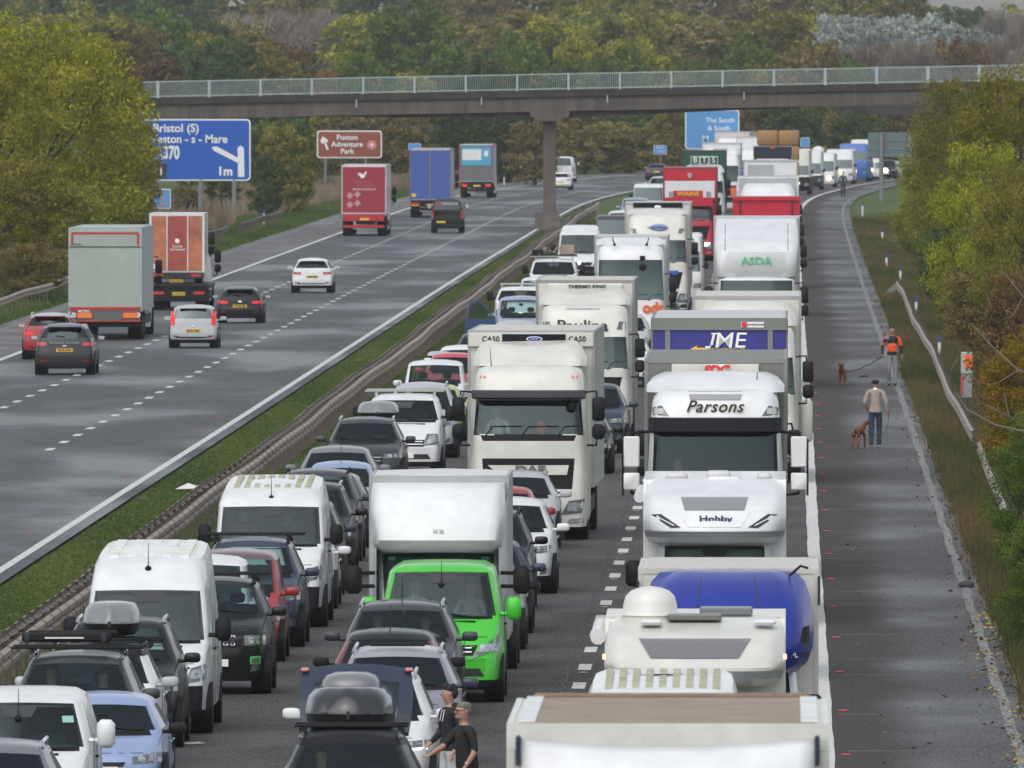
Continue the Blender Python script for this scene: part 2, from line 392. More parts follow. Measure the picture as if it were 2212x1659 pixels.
FK = {
 'yellowgreen': foliage_mat('yellow_green_leaves', (.105, .125, .010), (.42, .385, .022), (.36, .22, .03)),
 'olive': foliage_mat('olive_leaves', (.110, .130, .018), (.38, .34, .055)),
 'dark': foliage_mat('dark_green_leaves', (.034, .070, .024), (.13, .17, .040)),
 'brown': foliage_mat('brown_leaves', (.115, .100, .034), (.34, .27, .085)),
 'orange': foliage_mat('orange_yellow_leaves', (.12, .13, .014), (.48, .30, .015), (.50, .14, .02)),
 'rust': foliage_mat('rust_brown_leaves', (.085, .070, .030), (.27, .155, .055)),
 'silver': foliage_mat('silver_leaves', (.15, .18, .16), (.50, .54, .50)),
 'bare': foliage_mat('bare_twigs', (.15, .125, .105), (.38, .33, .29)),
 'green': foliage_mat('fresh_green_leaves', (0.049, 0.098, 0.018), (0.168, 0.238, 0.039)),
}
def crown_mesh(seed, h, rw, ncl, nlf, ls, m, base=.12, twig=False):
    g = np.random.default_rng(seed)
    cz = h * (1 + base) / 2; rz = h * (1 - base) / 2
    d = g.normal(size=(ncl, 3)); d /= np.linalg.norm(d, axis=1)[:, None]; d = np.sign(d) * np.abs(d) ** .78
    rad = g.uniform(.25, 1, ncl) ** .45
    lobes = g.normal(size=(7, 3)); lobes /= np.linalg.norm(lobes, axis=1)[:, None]
    bump = .80 + .24 * np.max(d @ lobes.T, axis=1)
    c = d * (rad * bump)[:, None] * np.array([rw, rw, rz]) * .93
    low = c[:, 2] < 0; c[low, 0] *= 1.04; c[:, 2] += cz
    cr = g.uniform(.10, .24, ncl) * rw
    tcl = g.uniform(0, 1, ncl)
    k = np.repeat(np.arange(ncl), nlf); n = len(k)
    off = g.normal(size=(n, 3)); off *= (g.uniform(.2, 1, n) ** .5 / np.linalg.norm(off, axis=1))[:, None]
    p = c[k] + off * cr[k][:, None] * np.array([1.15, 1.15, .8])
    u = g.normal(size=(n, 3)); u /= np.linalg.norm(u, axis=1)[:, None]
    w = g.normal(size=(n, 3)); w = np.cross(u, w); w /= np.linalg.norm(w, axis=1)[:, None]
    sz = ls * g.uniform(.5, 1.25, n)[:, None]
    if twig: u[:, 2] = abs(u[:, 2]) + .5; a = u * sz * 2.6; b = w * sz * .16
    else: a = u * sz; b = w * sz * .62
    p[:, 2] = np.maximum(p[:, 2], .02)
    V = np.stack([p - a, p - b, p + a, p + b], 1).reshape(-1, 3)
    T = np.repeat(np.clip(tcl[k] * .45 + g.uniform(0, .50, n), 0, 1), 4).astype(np.float32)
    me = bpy.data.meshes.new('crown'); me.vertices.add(4 * n); me.vertices.foreach_set('co', V.astype(np.float32).ravel())
    me.loops.add(4 * n); me.loops.foreach_set('vertex_index', np.arange(4 * n, dtype=np.int32))
    me.polygons.add(n); me.polygons.foreach_set('loop_start', np.arange(0, 4 * n, 4, dtype=np.int32)); me.polygons.foreach_set('loop_total', np.full(n, 4, np.int32))
    me.update(); at = me.attributes.new('tint', 'FLOAT', 'POINT'); at.data.foreach_set('value', T)
    me.materials.append(m); me.validate()
    return me
def trunk_mesh(seed, h, rw):
    r = random.Random(seed); b = MB()
    b.tube([(0, 0, -.3), (r.uniform(-.1, .1) * rw, 0, h * .3), (r.uniform(-.15, .15) * rw, r.uniform(-.1, .1) * rw, h * .62), (0, 0, h * .85)], [h * .026, h * .02, h * .013, h * .004], 7)
    for i in range(9):
        z = h * r.uniform(.18, .6); a = r.uniform(0, 6.28); q = rw * r.uniform(.55, .85)
        b.tube([(0, 0, z), (q * .5 * math.cos(a), q * .5 * math.sin(a), z + h * .12), (q * math.cos(a), q * math.sin(a), z + h * r.uniform(.18, .34))], [h * .010, h * .007, h * .003], 5)
    me = bpy.data.meshes.new('trunk'); me.from_pydata(b.v, [], b.f); me.materials.append(BARK)
    return me
TREE_MESH = {}
KLAB = {'yellowgreen': 'yellow-green autumn', 'olive': 'olive green', 'dark': 'dark green', 'brown': 'dull brown', 'orange': 'orange and yellow autumn',
        'rust': 'rusty brown', 'silver': 'silvery pale-leaved', 'bare': 'bare grey twiggy', 'green': 'fresh green'}
def tree(x, y, h, rw, kind, label, group, var=0, det=0, z=None, name=None):
    key = (kind, var, det)
    if key not in TREE_MESH:
        ncl, nlf, ls = [(130, 56, .23), (220, 100, .125), (250, 150, .085)][det]
        if kind == 'bare': nlf = int(nlf * 1.0)
        TREE_MESH[key] = (crown_mesh(hash(kind) % 1 + len(kind) * 31 + var * 7 + det, 10, 3.9, ncl, nlf, ls, FK[kind], .02 if det else .0, kind == 'bare'), trunk_mesh(var + 3, 10, 3.9))
    cm, tm = TREE_MESH[key]
    r = random.Random(int(x * 37 + y * 11))
    t = empty(name or 'tree', (x, y, hill(x, y) if z is None else z), r.uniform(0, 6.28))
    t.scale = (rw / 3.9, rw / 3.9, h / 10)
    link('crown', cm, t); link('trunk', tm, t)
    return tag(t, label, 'tree', group)
def tree_px(x, s, yt, hw, kind, label, group, var=0, det=0, name=None):
    X = gx(x, s); Y = FP / s; zg = hill(X, Y); h = EYE - (yt - HZ) / s - zg
    return tree(X, Y, h, hw / s, kind, label, group, var, det, name=name)
# big trees on the left verge
for i, (x, s, yt, hw, k, det, lab) in enumerate([
    (80, 47, 8, 215, 'yellowgreen', 2, 'tallest yellow-green tree at the far left behind the grey curtain lorry'),
    (192, 43, 72, 132, 'yellowgreen', 2, 'yellow-green tree leaning over the left end of the footbridge'),
    (-60, 51, 60, 190, 'yellowgreen', 2, 'yellow-green tree cut off by the left edge of the picture'),
    (266, 40.5, 236, 88, 'olive', 1, 'olive tree hiding the left part of the big blue direction sign'),
    (232, 42, 330, 88, 'dark', 1, 'dark green bush under the trees behind the orange box lorry'),
    (20, 52, 330, 150, 'olive', 1, 'olive bush behind the left crash barrier at the picture edge'),
    (140, 49, 380, 90, 'olive', 1, 'olive bush between the left trees and the grey lorry roof'),
    (205, 44.5, 470, 80, 'dark', 1, 'low dark bush just left of the small blue marker sign'),
    (60, 52.5, 520, 80, 'brown', 1, 'low brown bush behind the left crash barrier and its marker post')]):
    tree_px(x, s, yt, hw, k, lab, 'trees on the left verge', i % 3, det, 'bush' if 'bush' in lab else 'tree')
for i, (x, s, yt, hw, k, det, lab) in enumerate([
    (2090, 46, 150, 140, 'olive', 2, 'olive tree that hides the right end of the footbridge'),
    (2205, 52, 128, 145, 'yellowgreen', 2, 'tallest tree at the top right edge, in front of the bridge'),
    (2035, 44, 262, 100, 'yellowgreen', 2, 'yellow-green tree beside the grey back of the road sign'),
    (1995, 43.5, 420, 70, 'olive', 1, 'small olive tree below the grey sign back, nearest the shoulder'),
    (2125, 60, 300, 120, 'yellowgreen', 2, 'yellow-green tree in the middle of the right-hand tree belt'),
    (2215, 68, 330, 120, 'olive', 2, 'olive tree at the right picture edge above the brown bushes'),
    (2068, 54, 470, 85, 'dark', 1, 'dark bush on the right bank above the orange telephone post'),
    (2140, 64, 560, 110, 'brown', 1, 'brown bush on the right bank behind the orange telephone post'),
    (2225, 80, 560, 120, 'rust', 1, 'rusty brown bush at the right edge above the yellow shrub'),
    (2215, 93, 700, 112, 'orange', 2, 'orange and yellow shrub right of the orange telephone post'),
    (2250, 113, 880, 120, 'green', 2, 'green shrub at the right edge below the orange one'),
    (2262, 128, 1110, 110, 'green', 2, 'lowest green shrub at the right edge beside the crash barrier'),
    (2120, 84, 948, 42, 'dark', 1, 'small dark bush growing over the gap in the right crash barrier')]):
    tree_px(x, s, yt, hw, k, lab, 'trees and shrubs on the right bank', i % 3, det, 'bush' if ('bush' in lab or 'shrub' in lab) else 'tree')
for x, s, yt, hw, k, l in ((622, 33.5, 262, 66, 'olive', 'broad olive bush filling the space right of the big blue sign'), (575, 34.2, 330, 42, 'dark', 'dark bush behind the right post of the big blue sign'), (480, 33.6, 372, 40, 'dark', 'low dark bush under the big blue sign'), (400, 34, 400, 34, 'brown', 'low brown bush under the left part of the big blue sign')): tree_px(x, s, yt, hw, k, l, 'bushes around the big blue sign', 1, 0, 'bush')
# woods behind: every tree its own
rw_ = random.Random(21)
def wood(name, x0, x1, n, s, sv, yt, yv, hw, kinds, where, grp):
    for i in range(n):
        x = x0 + (x1 - x0) * (i + .5) / n + rw_.uniform(-.3, .3) * (x1 - x0) / n
        ss = s + rw_.uniform(-sv, sv); k = rw_.choice(kinds)
        y_ = (yt(x) if callable(yt) else yt) + rw_.uniform(-yv, yv)
        tree_px(x, ss, y_, hw * rw_.uniform(.8, 1.25), k, '%s tree %s' % (KLAB[k], where), grp, rw_.randrange(3), 0)
wood('a', 400, 700, 7, 29.5, .8, lambda x: 262 + (x - 400) * .0, 22, 52, ['olive', 'olive', 'green', 'dark'], 'low behind the big blue direction sign', 'low trees behind the left signs')
wood('b', 690, 1180, 9, 27.0, .7, lambda x: 235, 35, 58, ['olive', 'dark', 'dark', 'brown'], 'behind the lorries left of the bridge pier', 'trees behind the far lorries')
wood('c', 1200, 1500, 6, 25.2, .3, lambda x: 225, 35, 62, ['olive', 'brown', 'brown', 'olive', 'dark'], 'straight ahead right of the bridge pier', 'trees right of the bridge pier')
wood('d', 300, 1130, 14, 25.0, .7, lambda x: 105 + (x - 400) * .03, 45, 85, ['olive', 'dark', 'olive', 'rust', 'green', 'dark'], 'rising just above the left half of the bridge railing', 'trees above the left half of the bridge')
wood('e', 1050, 1880, 14, 24.2, .6, lambda x: 85 + abs(x - 1500) * .04, 35, 74, ['olive', 'olive', 'olive', 'green', 'brown'], 'rising above the middle of the bridge railing', 'trees above the middle of the bridge')
wood('f', -60, 900, 16, 21.5, .9, 25, 35, 95, ['brown', 'olive', 'dark', 'olive', 'bare', 'green'], 'high on the wooded slope at the upper left', 'wood on the upper left slope')
wood('g', 760, 1900, 18, 20.0, .9, 10, 35, 95, ['olive', 'olive', 'brown', 'green', 'olive', 'yellowgreen'], 'high on the wooded slope at the top centre', 'wood on the upper middle slope')
wood('h', -60, 1950, 26, 16.5, .6, -60, 25, 95, ['brown', 'olive', 'olive', 'dark'], 'on the wooded crest, cut off by the picture top', 'wood on the crest')
wood('i', 1620, 1860, 5, 25.4, .4, 215, 25, 58, ['dark', 'dark', 'brown'], 'under the bridge behind the hay lorry', 'dark trees seen under the bridge')
wood('j', 1840, 2240, 9, 24.0, .5, lambda x: 215, 20, 60, ['olive', 'brown'], 'low behind the right end of the bridge', 'low trees behind the right end of the bridge')
wood('k', 1790, 2120, 8, 20.5, .5, lambda x: 22 + (x - 1780) * .02, 18, 80, ['silver', 'silver', 'dark'], 'pale against the slope at the top right', 'silvery trees at the top right')
wood('l', 1850, 2280, 11, 22.5, .4, lambda x: 75, 20, 76, ['bare', 'bare', 'rust'], 'just above the right half of the bridge railing', 'bare trees above the right half of the bridge')
wood('m', 1880, 2320, 12, 15.5, .4, lambda x: 8 + (x - 1900) * .02, 10, 60, ['bare', 'dark', 'olive'], 'farthest away at the top right corner', 'far trees at the top right corner')
# tufts: grass that nobody could count
def tufts(name, P, hmin, hmax, w, cols, nb=4, seed=1, lean=.35):
    g = np.random.default_rng(seed); P = np.asarray(P); n = len(P) * nb
    p = np.repeat(P, nb, 0) + np.c_[g.normal(0, .06, (n, 2)), np.zeros(n)]
    h = g.uniform(hmin, hmax, n) ; a = g.uniform(0, 6.28, n)
    dx = np.c_[np.cos(a), np.sin(a) * .3, np.zeros(n)] * (w * g.uniform(.6, 1.5, n))[:, None]
    tip = p + np.c_[g.normal(0, lean, n) * h, g.normal(0, lean, n) * h, h]
    V = np.stack([p - dx, p + dx, tip], 1).reshape(-1, 3)
    me = bpy.data.meshes.new(name); me.vertices.add(3 * n); me.vertices.foreach_set('co', V.astype(np.float32).ravel())
    me.loops.add(3 * n); me.loops.foreach_set('vertex_index', np.arange(3 * n, dtype=np.int32))
    me.polygons.add(n); me.polygons.foreach_set('loop_start', np.arange(0, 3 * n, 3, dtype=np.int32)); me.polygons.foreach_set('loop_total', np.full(n, 3, np.int32))
    pt = np.repeat(P[:, 0] * .35 + P[:, 1] * .021, nb); patch = .5 + .5 * np.sin(pt * 3.1) * np.sin(pt * 1.3 + 2)
    me.update(); at = me.attributes.new('tint', 'FLOAT', 'POINT'); at.data.foreach_set('value', np.repeat(np.clip(patch * .6 + g.uniform(0, .4, n), 0, 1), 3).astype(np.float32))
    me.materials.append(cols)
    return link(name, me)
gr = np.random.default_rng(4)
def scatter(n, y0, y1, f, a, b, pw=1.0):
    y = y0 + (y1 - y0) * gr.uniform(0, 1, n) ** pw; o = gr.uniform(a, b, n)
    x = np.array([float(f(yy, 0)) for yy in y]) + o
    return np.c_[x, y, np.full(n, -.07)]
GRM = foliage_mat('median_grass', (.038, .082, .014), (.13, .155, .035))
GRV = foliage_mat('bank_grass', (.045, .075, .016), (.17, .12, .055))
GRL = foliage_mat('left_verge_grass', (.055, .12, .020), (.12, .18, .040))
GRT = foliage_mat('dry_tan_grass', (.19, .145, .095), (.34, .27, .19))
tag(tufts('grass', scatter(36000, 262, 1150, left, .45, 3.05, 1.7), .02, .075, .028, GRM, 5, 1), 'short mown grass with small weeds covering the median beside the crash barrier', 'grass', kind='stuff')
tag(tufts('grass', scatter(7000, 262, 900, edge, -12.5, -11.8, 1.5), .02, .07, .025, GRM, 5, 2), 'narrow strip of grass under the crash barrier on the traffic jam side', 'grass', kind='stuff')
tag(tufts('rough_grass', np.concatenate([scatter(24000, 240, 1150, edge, 3.4, 6.2, 1.5), scatter(3500, 240, 620, edge, 3.15, 3.6, 1.3)]), .10, .46, .022, GRV, 6, 3), 'long brown and green rough grass between the hard shoulder and the right crash barrier', 'grass', kind='stuff')
tag(tufts('grass', scatter(9000, 420, 1200, edge, 4.6, 7.5, 1.3), .05, .16, .03, GRL, 5, 4), 'bright green grass behind the right crash barrier', 'grass', kind='stuff')
tag(tufts('grass', scatter(16000, 600, 1560, left, -20, -14.4), .06, .22, .04, GRL, 5, 5), 'green grass verge beyond the free carriageway', 'grass', kind='stuff')
P = np.concatenate([scatter(5000, 1180, 1420, left, -27, -18), scatter(5000, 1400, 1560, left, -22, -15.5), scatter(1500, 960, 1120, left, -24, -18.5)])
tag(tufts('dry_grass', P, .5, 1.25, .06, GRT, 5, 6, .2), 'tall dry tan grass in front of the trees on the left bank', 'grass', kind='stuff')
# weeds and a few white flowers on the median, fallen leaves by the shoulder
def flecks(name, P, size, m, label, cat):
    g = np.random.default_rng(len(P)); n = len(P); a = g.uniform(0, 6.28, n)
    u = np.c_[np.cos(a), np.sin(a), g.uniform(-.3, .5, n)] * size * g.uniform(.5, 1.3, n)[:, None]; w = np.c_[-np.sin(a), np.cos(a), g.uniform(0, .9, n)] * size * .6
    V = np.stack([P - u, P - w, P + u, P + w], 1).reshape(-1, 3); V[:, 2] = np.maximum(V[:, 2], .012)
    mesh_ = mesh(name, V.tolist(), [(4 * i, 4 * i + 1, 4 * i + 2, 4 * i + 3) for i in range(n)], m)
    return tag(mesh_, label, cat, kind='stuff')
def sc2(n, y0, y1, a, b, z=.03):
    P = scatter(n, y0, y1, edge, a, b, 1.4); P[:, 2] = z; return P
LEAFM = foliage_mat('fallen_leaf', (.16, .07, .03), (.40, .22, .04))
flecks('fallen_leaves', np.concatenate([sc2(900, 262, 800, 2.95, 3.4), sc2(260, 262, 520, 2.4, 3.2), sc2(30, 262, 500, .6, 2.4)]), .05, mat('fallen_leaf_brown', (.20, .09, .035), .8), 'brown fallen leaves lying along the outer edge of the hard shoulder', 'leaves')
flecks('yellow_leaves', sc2(420, 258, 340, 2.6, 3.7), .05, mat('fallen_leaf_yellow', (.34, .26, .03), .8), 'yellow fallen leaves at the lower right edge of the hard shoulder', 'leaves')
flecks('grit', np.concatenate([sc2(500, 262, 420, .8, 3.0, .012), sc2(500, 262, 600, 2.3, 2.7, .012)]), .022, INK, 'dark crumbs of grit on the hard shoulder', 'grit')
flecks('gravel', sc2(2600, 262, 1000, 2.92, 3.4, .015), .030, mat('pale_gravel', (.19, .18, .175), .9), 'pale gravel and broken kerb along the outer edge of the shoulder', 'gravel')
P = scatter(60, 330, 345, left, 2.2, 2.7); P[:, 2] = .12
flecks('daisies', P, .04, WINK, 'clump of small white flowers in the median grass', 'flowers')
# a piece of white litter on the median, a stone on the shoulder line
b = MB(); b.add([(-.3, 0, 0), (.28, -.1, .02), (.34, .3, .03), (-.1, .42, .02), (0, .15, .14)], [(0, 1, 4), (1, 2, 4), (2, 3, 4), (3, 0, 4)])
o = b.build('litter_sheet', mat('torn_plastic', (.6, .6, .57), .7)); o.location = (gx(408, 93), 431, .0); tag(o, 'torn white plastic sheet lying on the median grass beside the crash barrier', 'litter')
b = MB(); b.ell((0, 0, .06), (.16, .12, .08), 8, 5); o = b.build('stone', mat('dark_stone', (.06, .06, .065), .9, noise=.4), smooth=50)
o.location = (gx(2088, 114.6), FP / 114.6 + 0, 0); tag(o, 'dark stone lying on the outer line of the hard shoulder', 'stone')
b = MB(); b.ell((0, 0, .02), (.16, .10, .03), 8, 5); o = b.build('rag', BLACK, smooth=50)
o.location = (gx(1866, 69), FP / 69, 0); tag(o, 'small black rag lying on the hard shoulder behind the first dog', 'litter')
# ------------------------------------------------------------ crash barriers
STEEL = mat('weathered_barrier_steel', (.36, .295, .245), .65, .2, noise=.35, nscale=2.2)
STEELD = mat('dark_barrier_steel', (.13, .105, .085), .7, .2, noise=.3, nscale=3)
GALV = mat('lichened_barrier_steel', (.31, .27, .235), .7, .1, noise=.45, nscale=5)
def beam(b, f, off, side, y0, y1, zc=.66, st=1.6, hgt=.175, wv=.02):
    ys = np.arange(y0, y1, st); prof = [(-hgt, 0), (-hgt * .72, .07), (-hgt * .3, .075), (0, .0), (hgt * .3, .075), (hgt * .72, .07), (hgt, 0)]
    v = []; fc = []; n = len(prof); mi_ = []
    for i, y in enumerate(ys):
        x = float(f(y, off)) + .05 * math.sin(y * .045); q_ = abs(math.sin(math.pi * y / 3.2)); zz = zc + wv * math.sin(y * .13) + .013 * q_; bz = .017 * q_
        for (dz, dx) in prof: v.append((x + side * (dx + bz), float(y), zz + dz))
        if i:
            for k in range(n - 1): q = (i - 1) * n + k; fc.append((q, q + 1, q + n + 1, q + n)); mi_.append(1 if st < 1 and i % 6 == 0 else 0)
    b.add(v, fc); b.mi = mi_
BY0, BY1 = 258, 1180
root = empty('crash_barrier', (float(edge(300, -12.95)), 300, 0)); tag(root, 'long brown steel double crash barrier on posts between the two carriageways', 'crash barrier')
def under(o, r):
    o.parent = r; o.matrix_parent_inverse = r.matrix_world.inverted() if False else Matrix.Translation(-Vector(r.location)); return o
b = MB(); beam(b, lambda y, o: edge(y, o), -12.72, 1, BY0, BY1, st=.53); under(b.build('rail', [STEEL, mat('rail_joint_steel', (.17, .125, .10), .7, .2, noise=.3)], None, 40), root)
b = MB(); beam(b, lambda y, o: edge(y, o), -13.05, -1, BY0, BY1, .66, st=.53); under(b.build('rail', [STEEL, mat('rail_joint_steel', (.17, .125, .10), .7, .2, noise=.3)], None, 40), root)
b = MB(); ys = np.arange(BY0, 620, 3.2)
pm_ = MB(); pm_.box(-.035, .035, -.045, .045, -.1, .74); pm_.box(-.17, .17, -.05, .05, .60, .68); pmesh = pm_.build('post', STEELD).data
bpy.data.objects.remove(bpy.data.objects['post'])
cnt = 0
for y in np.arange(BY0, 620, 3.8):
    if cnt >= 49: break
    o = link('post', pmesh); o.location = (float(edge(y + 1.9, -13.1)), y + 1.9, 0); under(o, root)
    o = link('post', pmesh); o.location = (float(edge(y, -12.92)), y, 0); under(o, root); cnt += 1
b = MB()
for y in np.arange(445, BY1, 1.9):
    x = float(edge(y, -12.92)); b.box(x - .05, x + .05, y - .05, y + .05, -.1, .74)
o = b.build('distant_posts', STEELD); o['kind'] = 'stuff'; under(o, root)
# right-hand barrier: two runs, the far one turned down at its end
def barrier_right(y0, y1, label, ramp=False):
    root = empty('crash_barrier', (float(edge(y0, 4.05)), y0, 0)); tag(root, label, 'crash barrier', 'crash barriers on the right bank')
    b = MB(); beam(b, edge, 4.05, -1, y0, y1, .60, 1.6, .15, .03)
    if ramp:
        x = float(edge(y1, 4.05)); b.add([(x, y1, .45), (x, y1, .75), (x - .5, y1 + 9, .02), (x - .5, y1 + 9, -.15)], [(0, 1, 2, 3)])
    under(b.build('rail', GALV, None, 40), root)
    for y in np.arange(y0 + 1, y1, 6.4):
        o = link('post', pmesh); o.location = (float(edge(y, 4.2)), y, -.1); o.scale = (.7, 1, .9); under(o, root)
barrier_right(250, 448, 'pale lichened crash barrier at the right edge, the run nearest the camera')
barrier_right(462, 770, 'pale lichened crash barrier beside the orange telephone post, sloping down at its far end', True)
def barrier_left(y0, y1, off, label, curl=True):
    root = empty('crash_barrier', (float(left(y0, off)), y0, 0)); tag(root, label, 'crash barrier', 'crash barriers on the left verge')
    b = MB(); beam(b, left, off, 1, y0, y1, .62, 1.6, .16, .03)
    if curl:
        x = float(left(y0, off)); b.add([(x + .1, y0, .47), (x + .1, y0, .78), (x - .25, y0 - 4, .35), (x - .25, y0 - 4, -.1), (x - .3, y0 - 4.3, -.1)], [(0, 1, 2, 3)])
    under(b.build('rail', STEELD if curl else STEEL, None, 40), root)
    for y in np.arange(y0 + 1, y1, 3.8):
        o = link('post', pmesh); o.location = (float(left(y, off - .1)), y, -.1); o.scale = (.7, 1, .9); under(o, root)
barrier_left(640, 790, -15.2, 'grey crash barrier on the grass at the far left edge, behind the red car', False)
barrier_left(955, 1020, -16.0, 'short dark barrier section just right of the orange box lorry')
barrier_left(1040, 1120, -15.9, 'short dark curved barrier section on the grass left of the red lorry')
# ------------------------------------------------------------ bridge
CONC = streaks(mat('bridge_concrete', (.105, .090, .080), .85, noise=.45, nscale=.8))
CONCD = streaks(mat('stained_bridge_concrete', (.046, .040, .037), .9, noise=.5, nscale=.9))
RAILM = mat('bridge_railing_paint', (.36, .43, .44), .5, noise=.1)
BZ = 1086.0; bs = FP / BZ
def bh(x): return EYE - ((160.9 - (x - 1106) * .0194) - HZ) / bs      # top of the railing along the bridge
def bx(x): return gx(x, bs)
root = empty('footbridge', (bx(1187), BZ, 0)); tag(root, 'concrete bridge with a pale green railing crossing over the whole motorway', 'bridge')
def slab(b, x0, x1, t0, t1, y0, y1):
    a, c = bh(x0), bh(x1); A, C = bx(x0), bx(x1)
    b.add([(A, y0, a - t1), (C, y0, c - t1), (C, y1, c - t1), (A, y1, a - t1), (A, y0, a - t0), (C, y0, c - t0), (C, y1, c - t0), (A, y1, a - t0)],
          [(0, 3, 2, 1), (4, 5, 6, 7), (0, 1, 5, 4), (1, 2, 6, 5), (2, 3, 7, 6), (3, 0, 4, 7)])
def rel(o): return under(o, root)
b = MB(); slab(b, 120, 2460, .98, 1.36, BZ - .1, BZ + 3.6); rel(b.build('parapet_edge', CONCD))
b = MB(); slab(b, 120, 2460, 1.37, 2.20, BZ + .05, BZ + 3.45)
for xa, xb, d in ((640, 1187, .42), (1187, 1780, .42)):
    a, c, A, C = bh(xa), bh(xb), bx(xa), bx(xb); y0, y1 = BZ + .6, BZ + 2.9
    da, dc = (0.0, d) if xa < 1187 and xb == 1187 else (d, 0.0)
    b.add([(A, y0, a - 2.2 - da), (C, y0, c - 2.2 - dc), (C, y1, c - 2.2 - dc), (A, y1, a - 2.2 - da), (A, y0, a - 2.19), (C, y0, c - 2.19), (C, y1, c - 2.19), (A, y1, a - 2.19)],
          [(0, 3, 2, 1), (0, 1, 5, 4), (1, 2, 6, 5), (2, 3, 7, 6), (3, 0, 4, 7)])
rel(b.build('deck_beam', CONC))
b = MB(); t = bh(1187) - 2.2
b.prism([(bx(1187) - 1.15, t), (bx(1187) - 1.15, t - .28), (bx(1187) - .5, t - .56), (bx(1187) + .5, t - .56), (bx(1187) + 1.15, t - .28), (bx(1187) + 1.15, t)], BZ + .02, BZ + 3.4)
rel(b.build('pier_cap', CONC))
b = MB(); b.box(bx(1187) - .37, bx(1187) + .37, BZ + .9, BZ + 2.5, 0, t - .5, .04); rel(b.build('pier', mat('pier_concrete', (.125, .098, .085), .85, noise=.3, nscale=1.1)))
b = MB(); b.prismx([(BZ - 2.5, -.1), (BZ - 2.0, .95), (BZ + 5, .95), (BZ + 5.5, -.1)], bx(1187) - .85, bx(1187) + .6); rel(b.build('pier_plinth', CONC))
for xd in (770, 1040, 1312, 1607, 2290 / 1.356 * 1.356 - 5):
    b = MB(); b.box(bx(xd) - .035, bx(xd) + .035, BZ - .16, BZ - .1, bh(xd) - 1.75, bh(xd) - 1.3); rel(b.build('drain_spout', RAILM))
for sd_, yy in (('a', BZ - .02), ('b', BZ + 3.5)):
    b = MB(); slab(b, 120, 2460, 0, .055, yy - .03, yy + .03); slab(b, 120, 2460, .86, .91, yy - .02, yy + .02); rel(b.build('handrail', RAILM))
    b = MB()
    x = bx(120)
    while x < bx(2460):
        px = 1106 + x * bs; b.box(x - .008, x + .008, yy - .008, yy + .008, bh(px) - .9, bh(px) - .05); x += .125
    rel(b.build('balusters', RAILM)); 
    x = bx(340)
    while x > bx(120): x -= 3.0
    while x < bx(2460):
        px = 1106 + x * bs; b = MB(); b.box(x - .05, x + .05, yy - .05, yy + .05, bh(px) - 1.02, bh(px) + .02); rel(b.build('railing_post', RAILM)); x += 3.0
# second bridge, dark, beyond
s2 = 24.6; Z2 = FP / s2; root = empty('far_bridge', (gx(1825, s2), Z2, 0)); tag(root, 'dark farther bridge glimpsed under the right end of the concrete one', 'bridge')
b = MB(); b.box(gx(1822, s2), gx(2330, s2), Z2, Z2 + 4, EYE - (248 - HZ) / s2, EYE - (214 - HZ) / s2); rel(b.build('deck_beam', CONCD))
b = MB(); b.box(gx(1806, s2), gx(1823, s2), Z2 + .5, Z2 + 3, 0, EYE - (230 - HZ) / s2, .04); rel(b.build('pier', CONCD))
# ------------------------------------------------------------ signs
SBLUE = mat('sign_blue', (.004, .085, .42), .45); SBL2 = mat('sign_pale_blue', (.07, .26, .55), .5); SBRN = mat('sign_brown', (.24, .055, .025), .5)
SWH = mat('sign_white', (.72, .74, .74), .5); SPOST = mat('sign_post_grey', (.20, .21, .21), .5, .4); SBACK = mat('sign_back_grey', (.10, .15, .16), .6, noise=.1)
def rrect(w, h, r, n=4):
    p = []
    for cx, cz, a0 in ((w - r, h - r, 0), (-w + r, h - r, 90), (-w + r, -h + r, 180), (w - r, -h + r, 270)):
        for i in range(n + 1): a = math.radians(a0 + 90 * i / n); p.append((cx + r * math.cos(a), cz + r * math.sin(a)))
    return p
def sign(name, x0, x1, y0, y1, s, m, posts, label, cat='road sign', border=.09, group=None, pr=.07, back=False):
    X = gx((x0 + x1) / 2, s); Y = FP / s; w = (x1 - x0) / 2 / s; h = (y1 - y0) / 2 / s; zc = EYE - ((y0 + y1) / 2 - HZ) / s
    r = empty(name, (X, Y, 0)); tag(r, label, cat, group)
    if border:
        b = MB(); b.prism([(p[0], p[1] + zc) for p in rrect(w, h, min(.25, h * .2))], 0, .05); b.build('border', SWH, r)
        b = MB(); b.prism([(p[0], p[1] + zc) for p in rrect(w - border, h - border, min(.2, h * .15))], -.02, .0); b.build('panel', m, r)
    else:
        b = MB(); b.prism([(p[0], p[1] + zc) for p in rrect(w, h, .05)], -.02, .03); b.build('panel', m, r)
    for px in posts:
        b = MB(); b.cyl(((px - (x0 + x1) / 2) / s, .12, -.3), ((px - (x0 + x1) / 2) / s, .12, zc + h * .8), pr, 8); b.build('post', SPOST, r, 40)
    def T(body, x, y, hp, m=SWH, sx=1., bold=.012, al='CENTER', k=None):
        return text(body, hp / s * 1.38, m, r, ((x - (x0 + x1) / 2) / s, -.045, EYE - (y - HZ) / s), bold=bold * hp / s, sx=sx, align=al, ext=.004)
    return r, T, (lambda x, y: ((x - (x0 + x1) / 2) / s, EYE - (y - HZ) / s))
r, T, Q = sign('direction_sign', 306, 541.5, 257, 390.5, 35, SBLUE, (344, 433, 506), 'large blue motorway sign reading Bristol (S), Weston-s-Mare and A370 with a fork arrow', pr=.14)
T('Bristol (S)', 330, 277.5, 18, al='LEFT', bold=.03); T('Weston - s - Mare', 316, 301, 18, al='LEFT', bold=.03, sx=.94); T('A370', 336, 331, 28, al='LEFT', sx=.62, bold=.05); T('1m', 486, 370.5, 19, bold=.05)
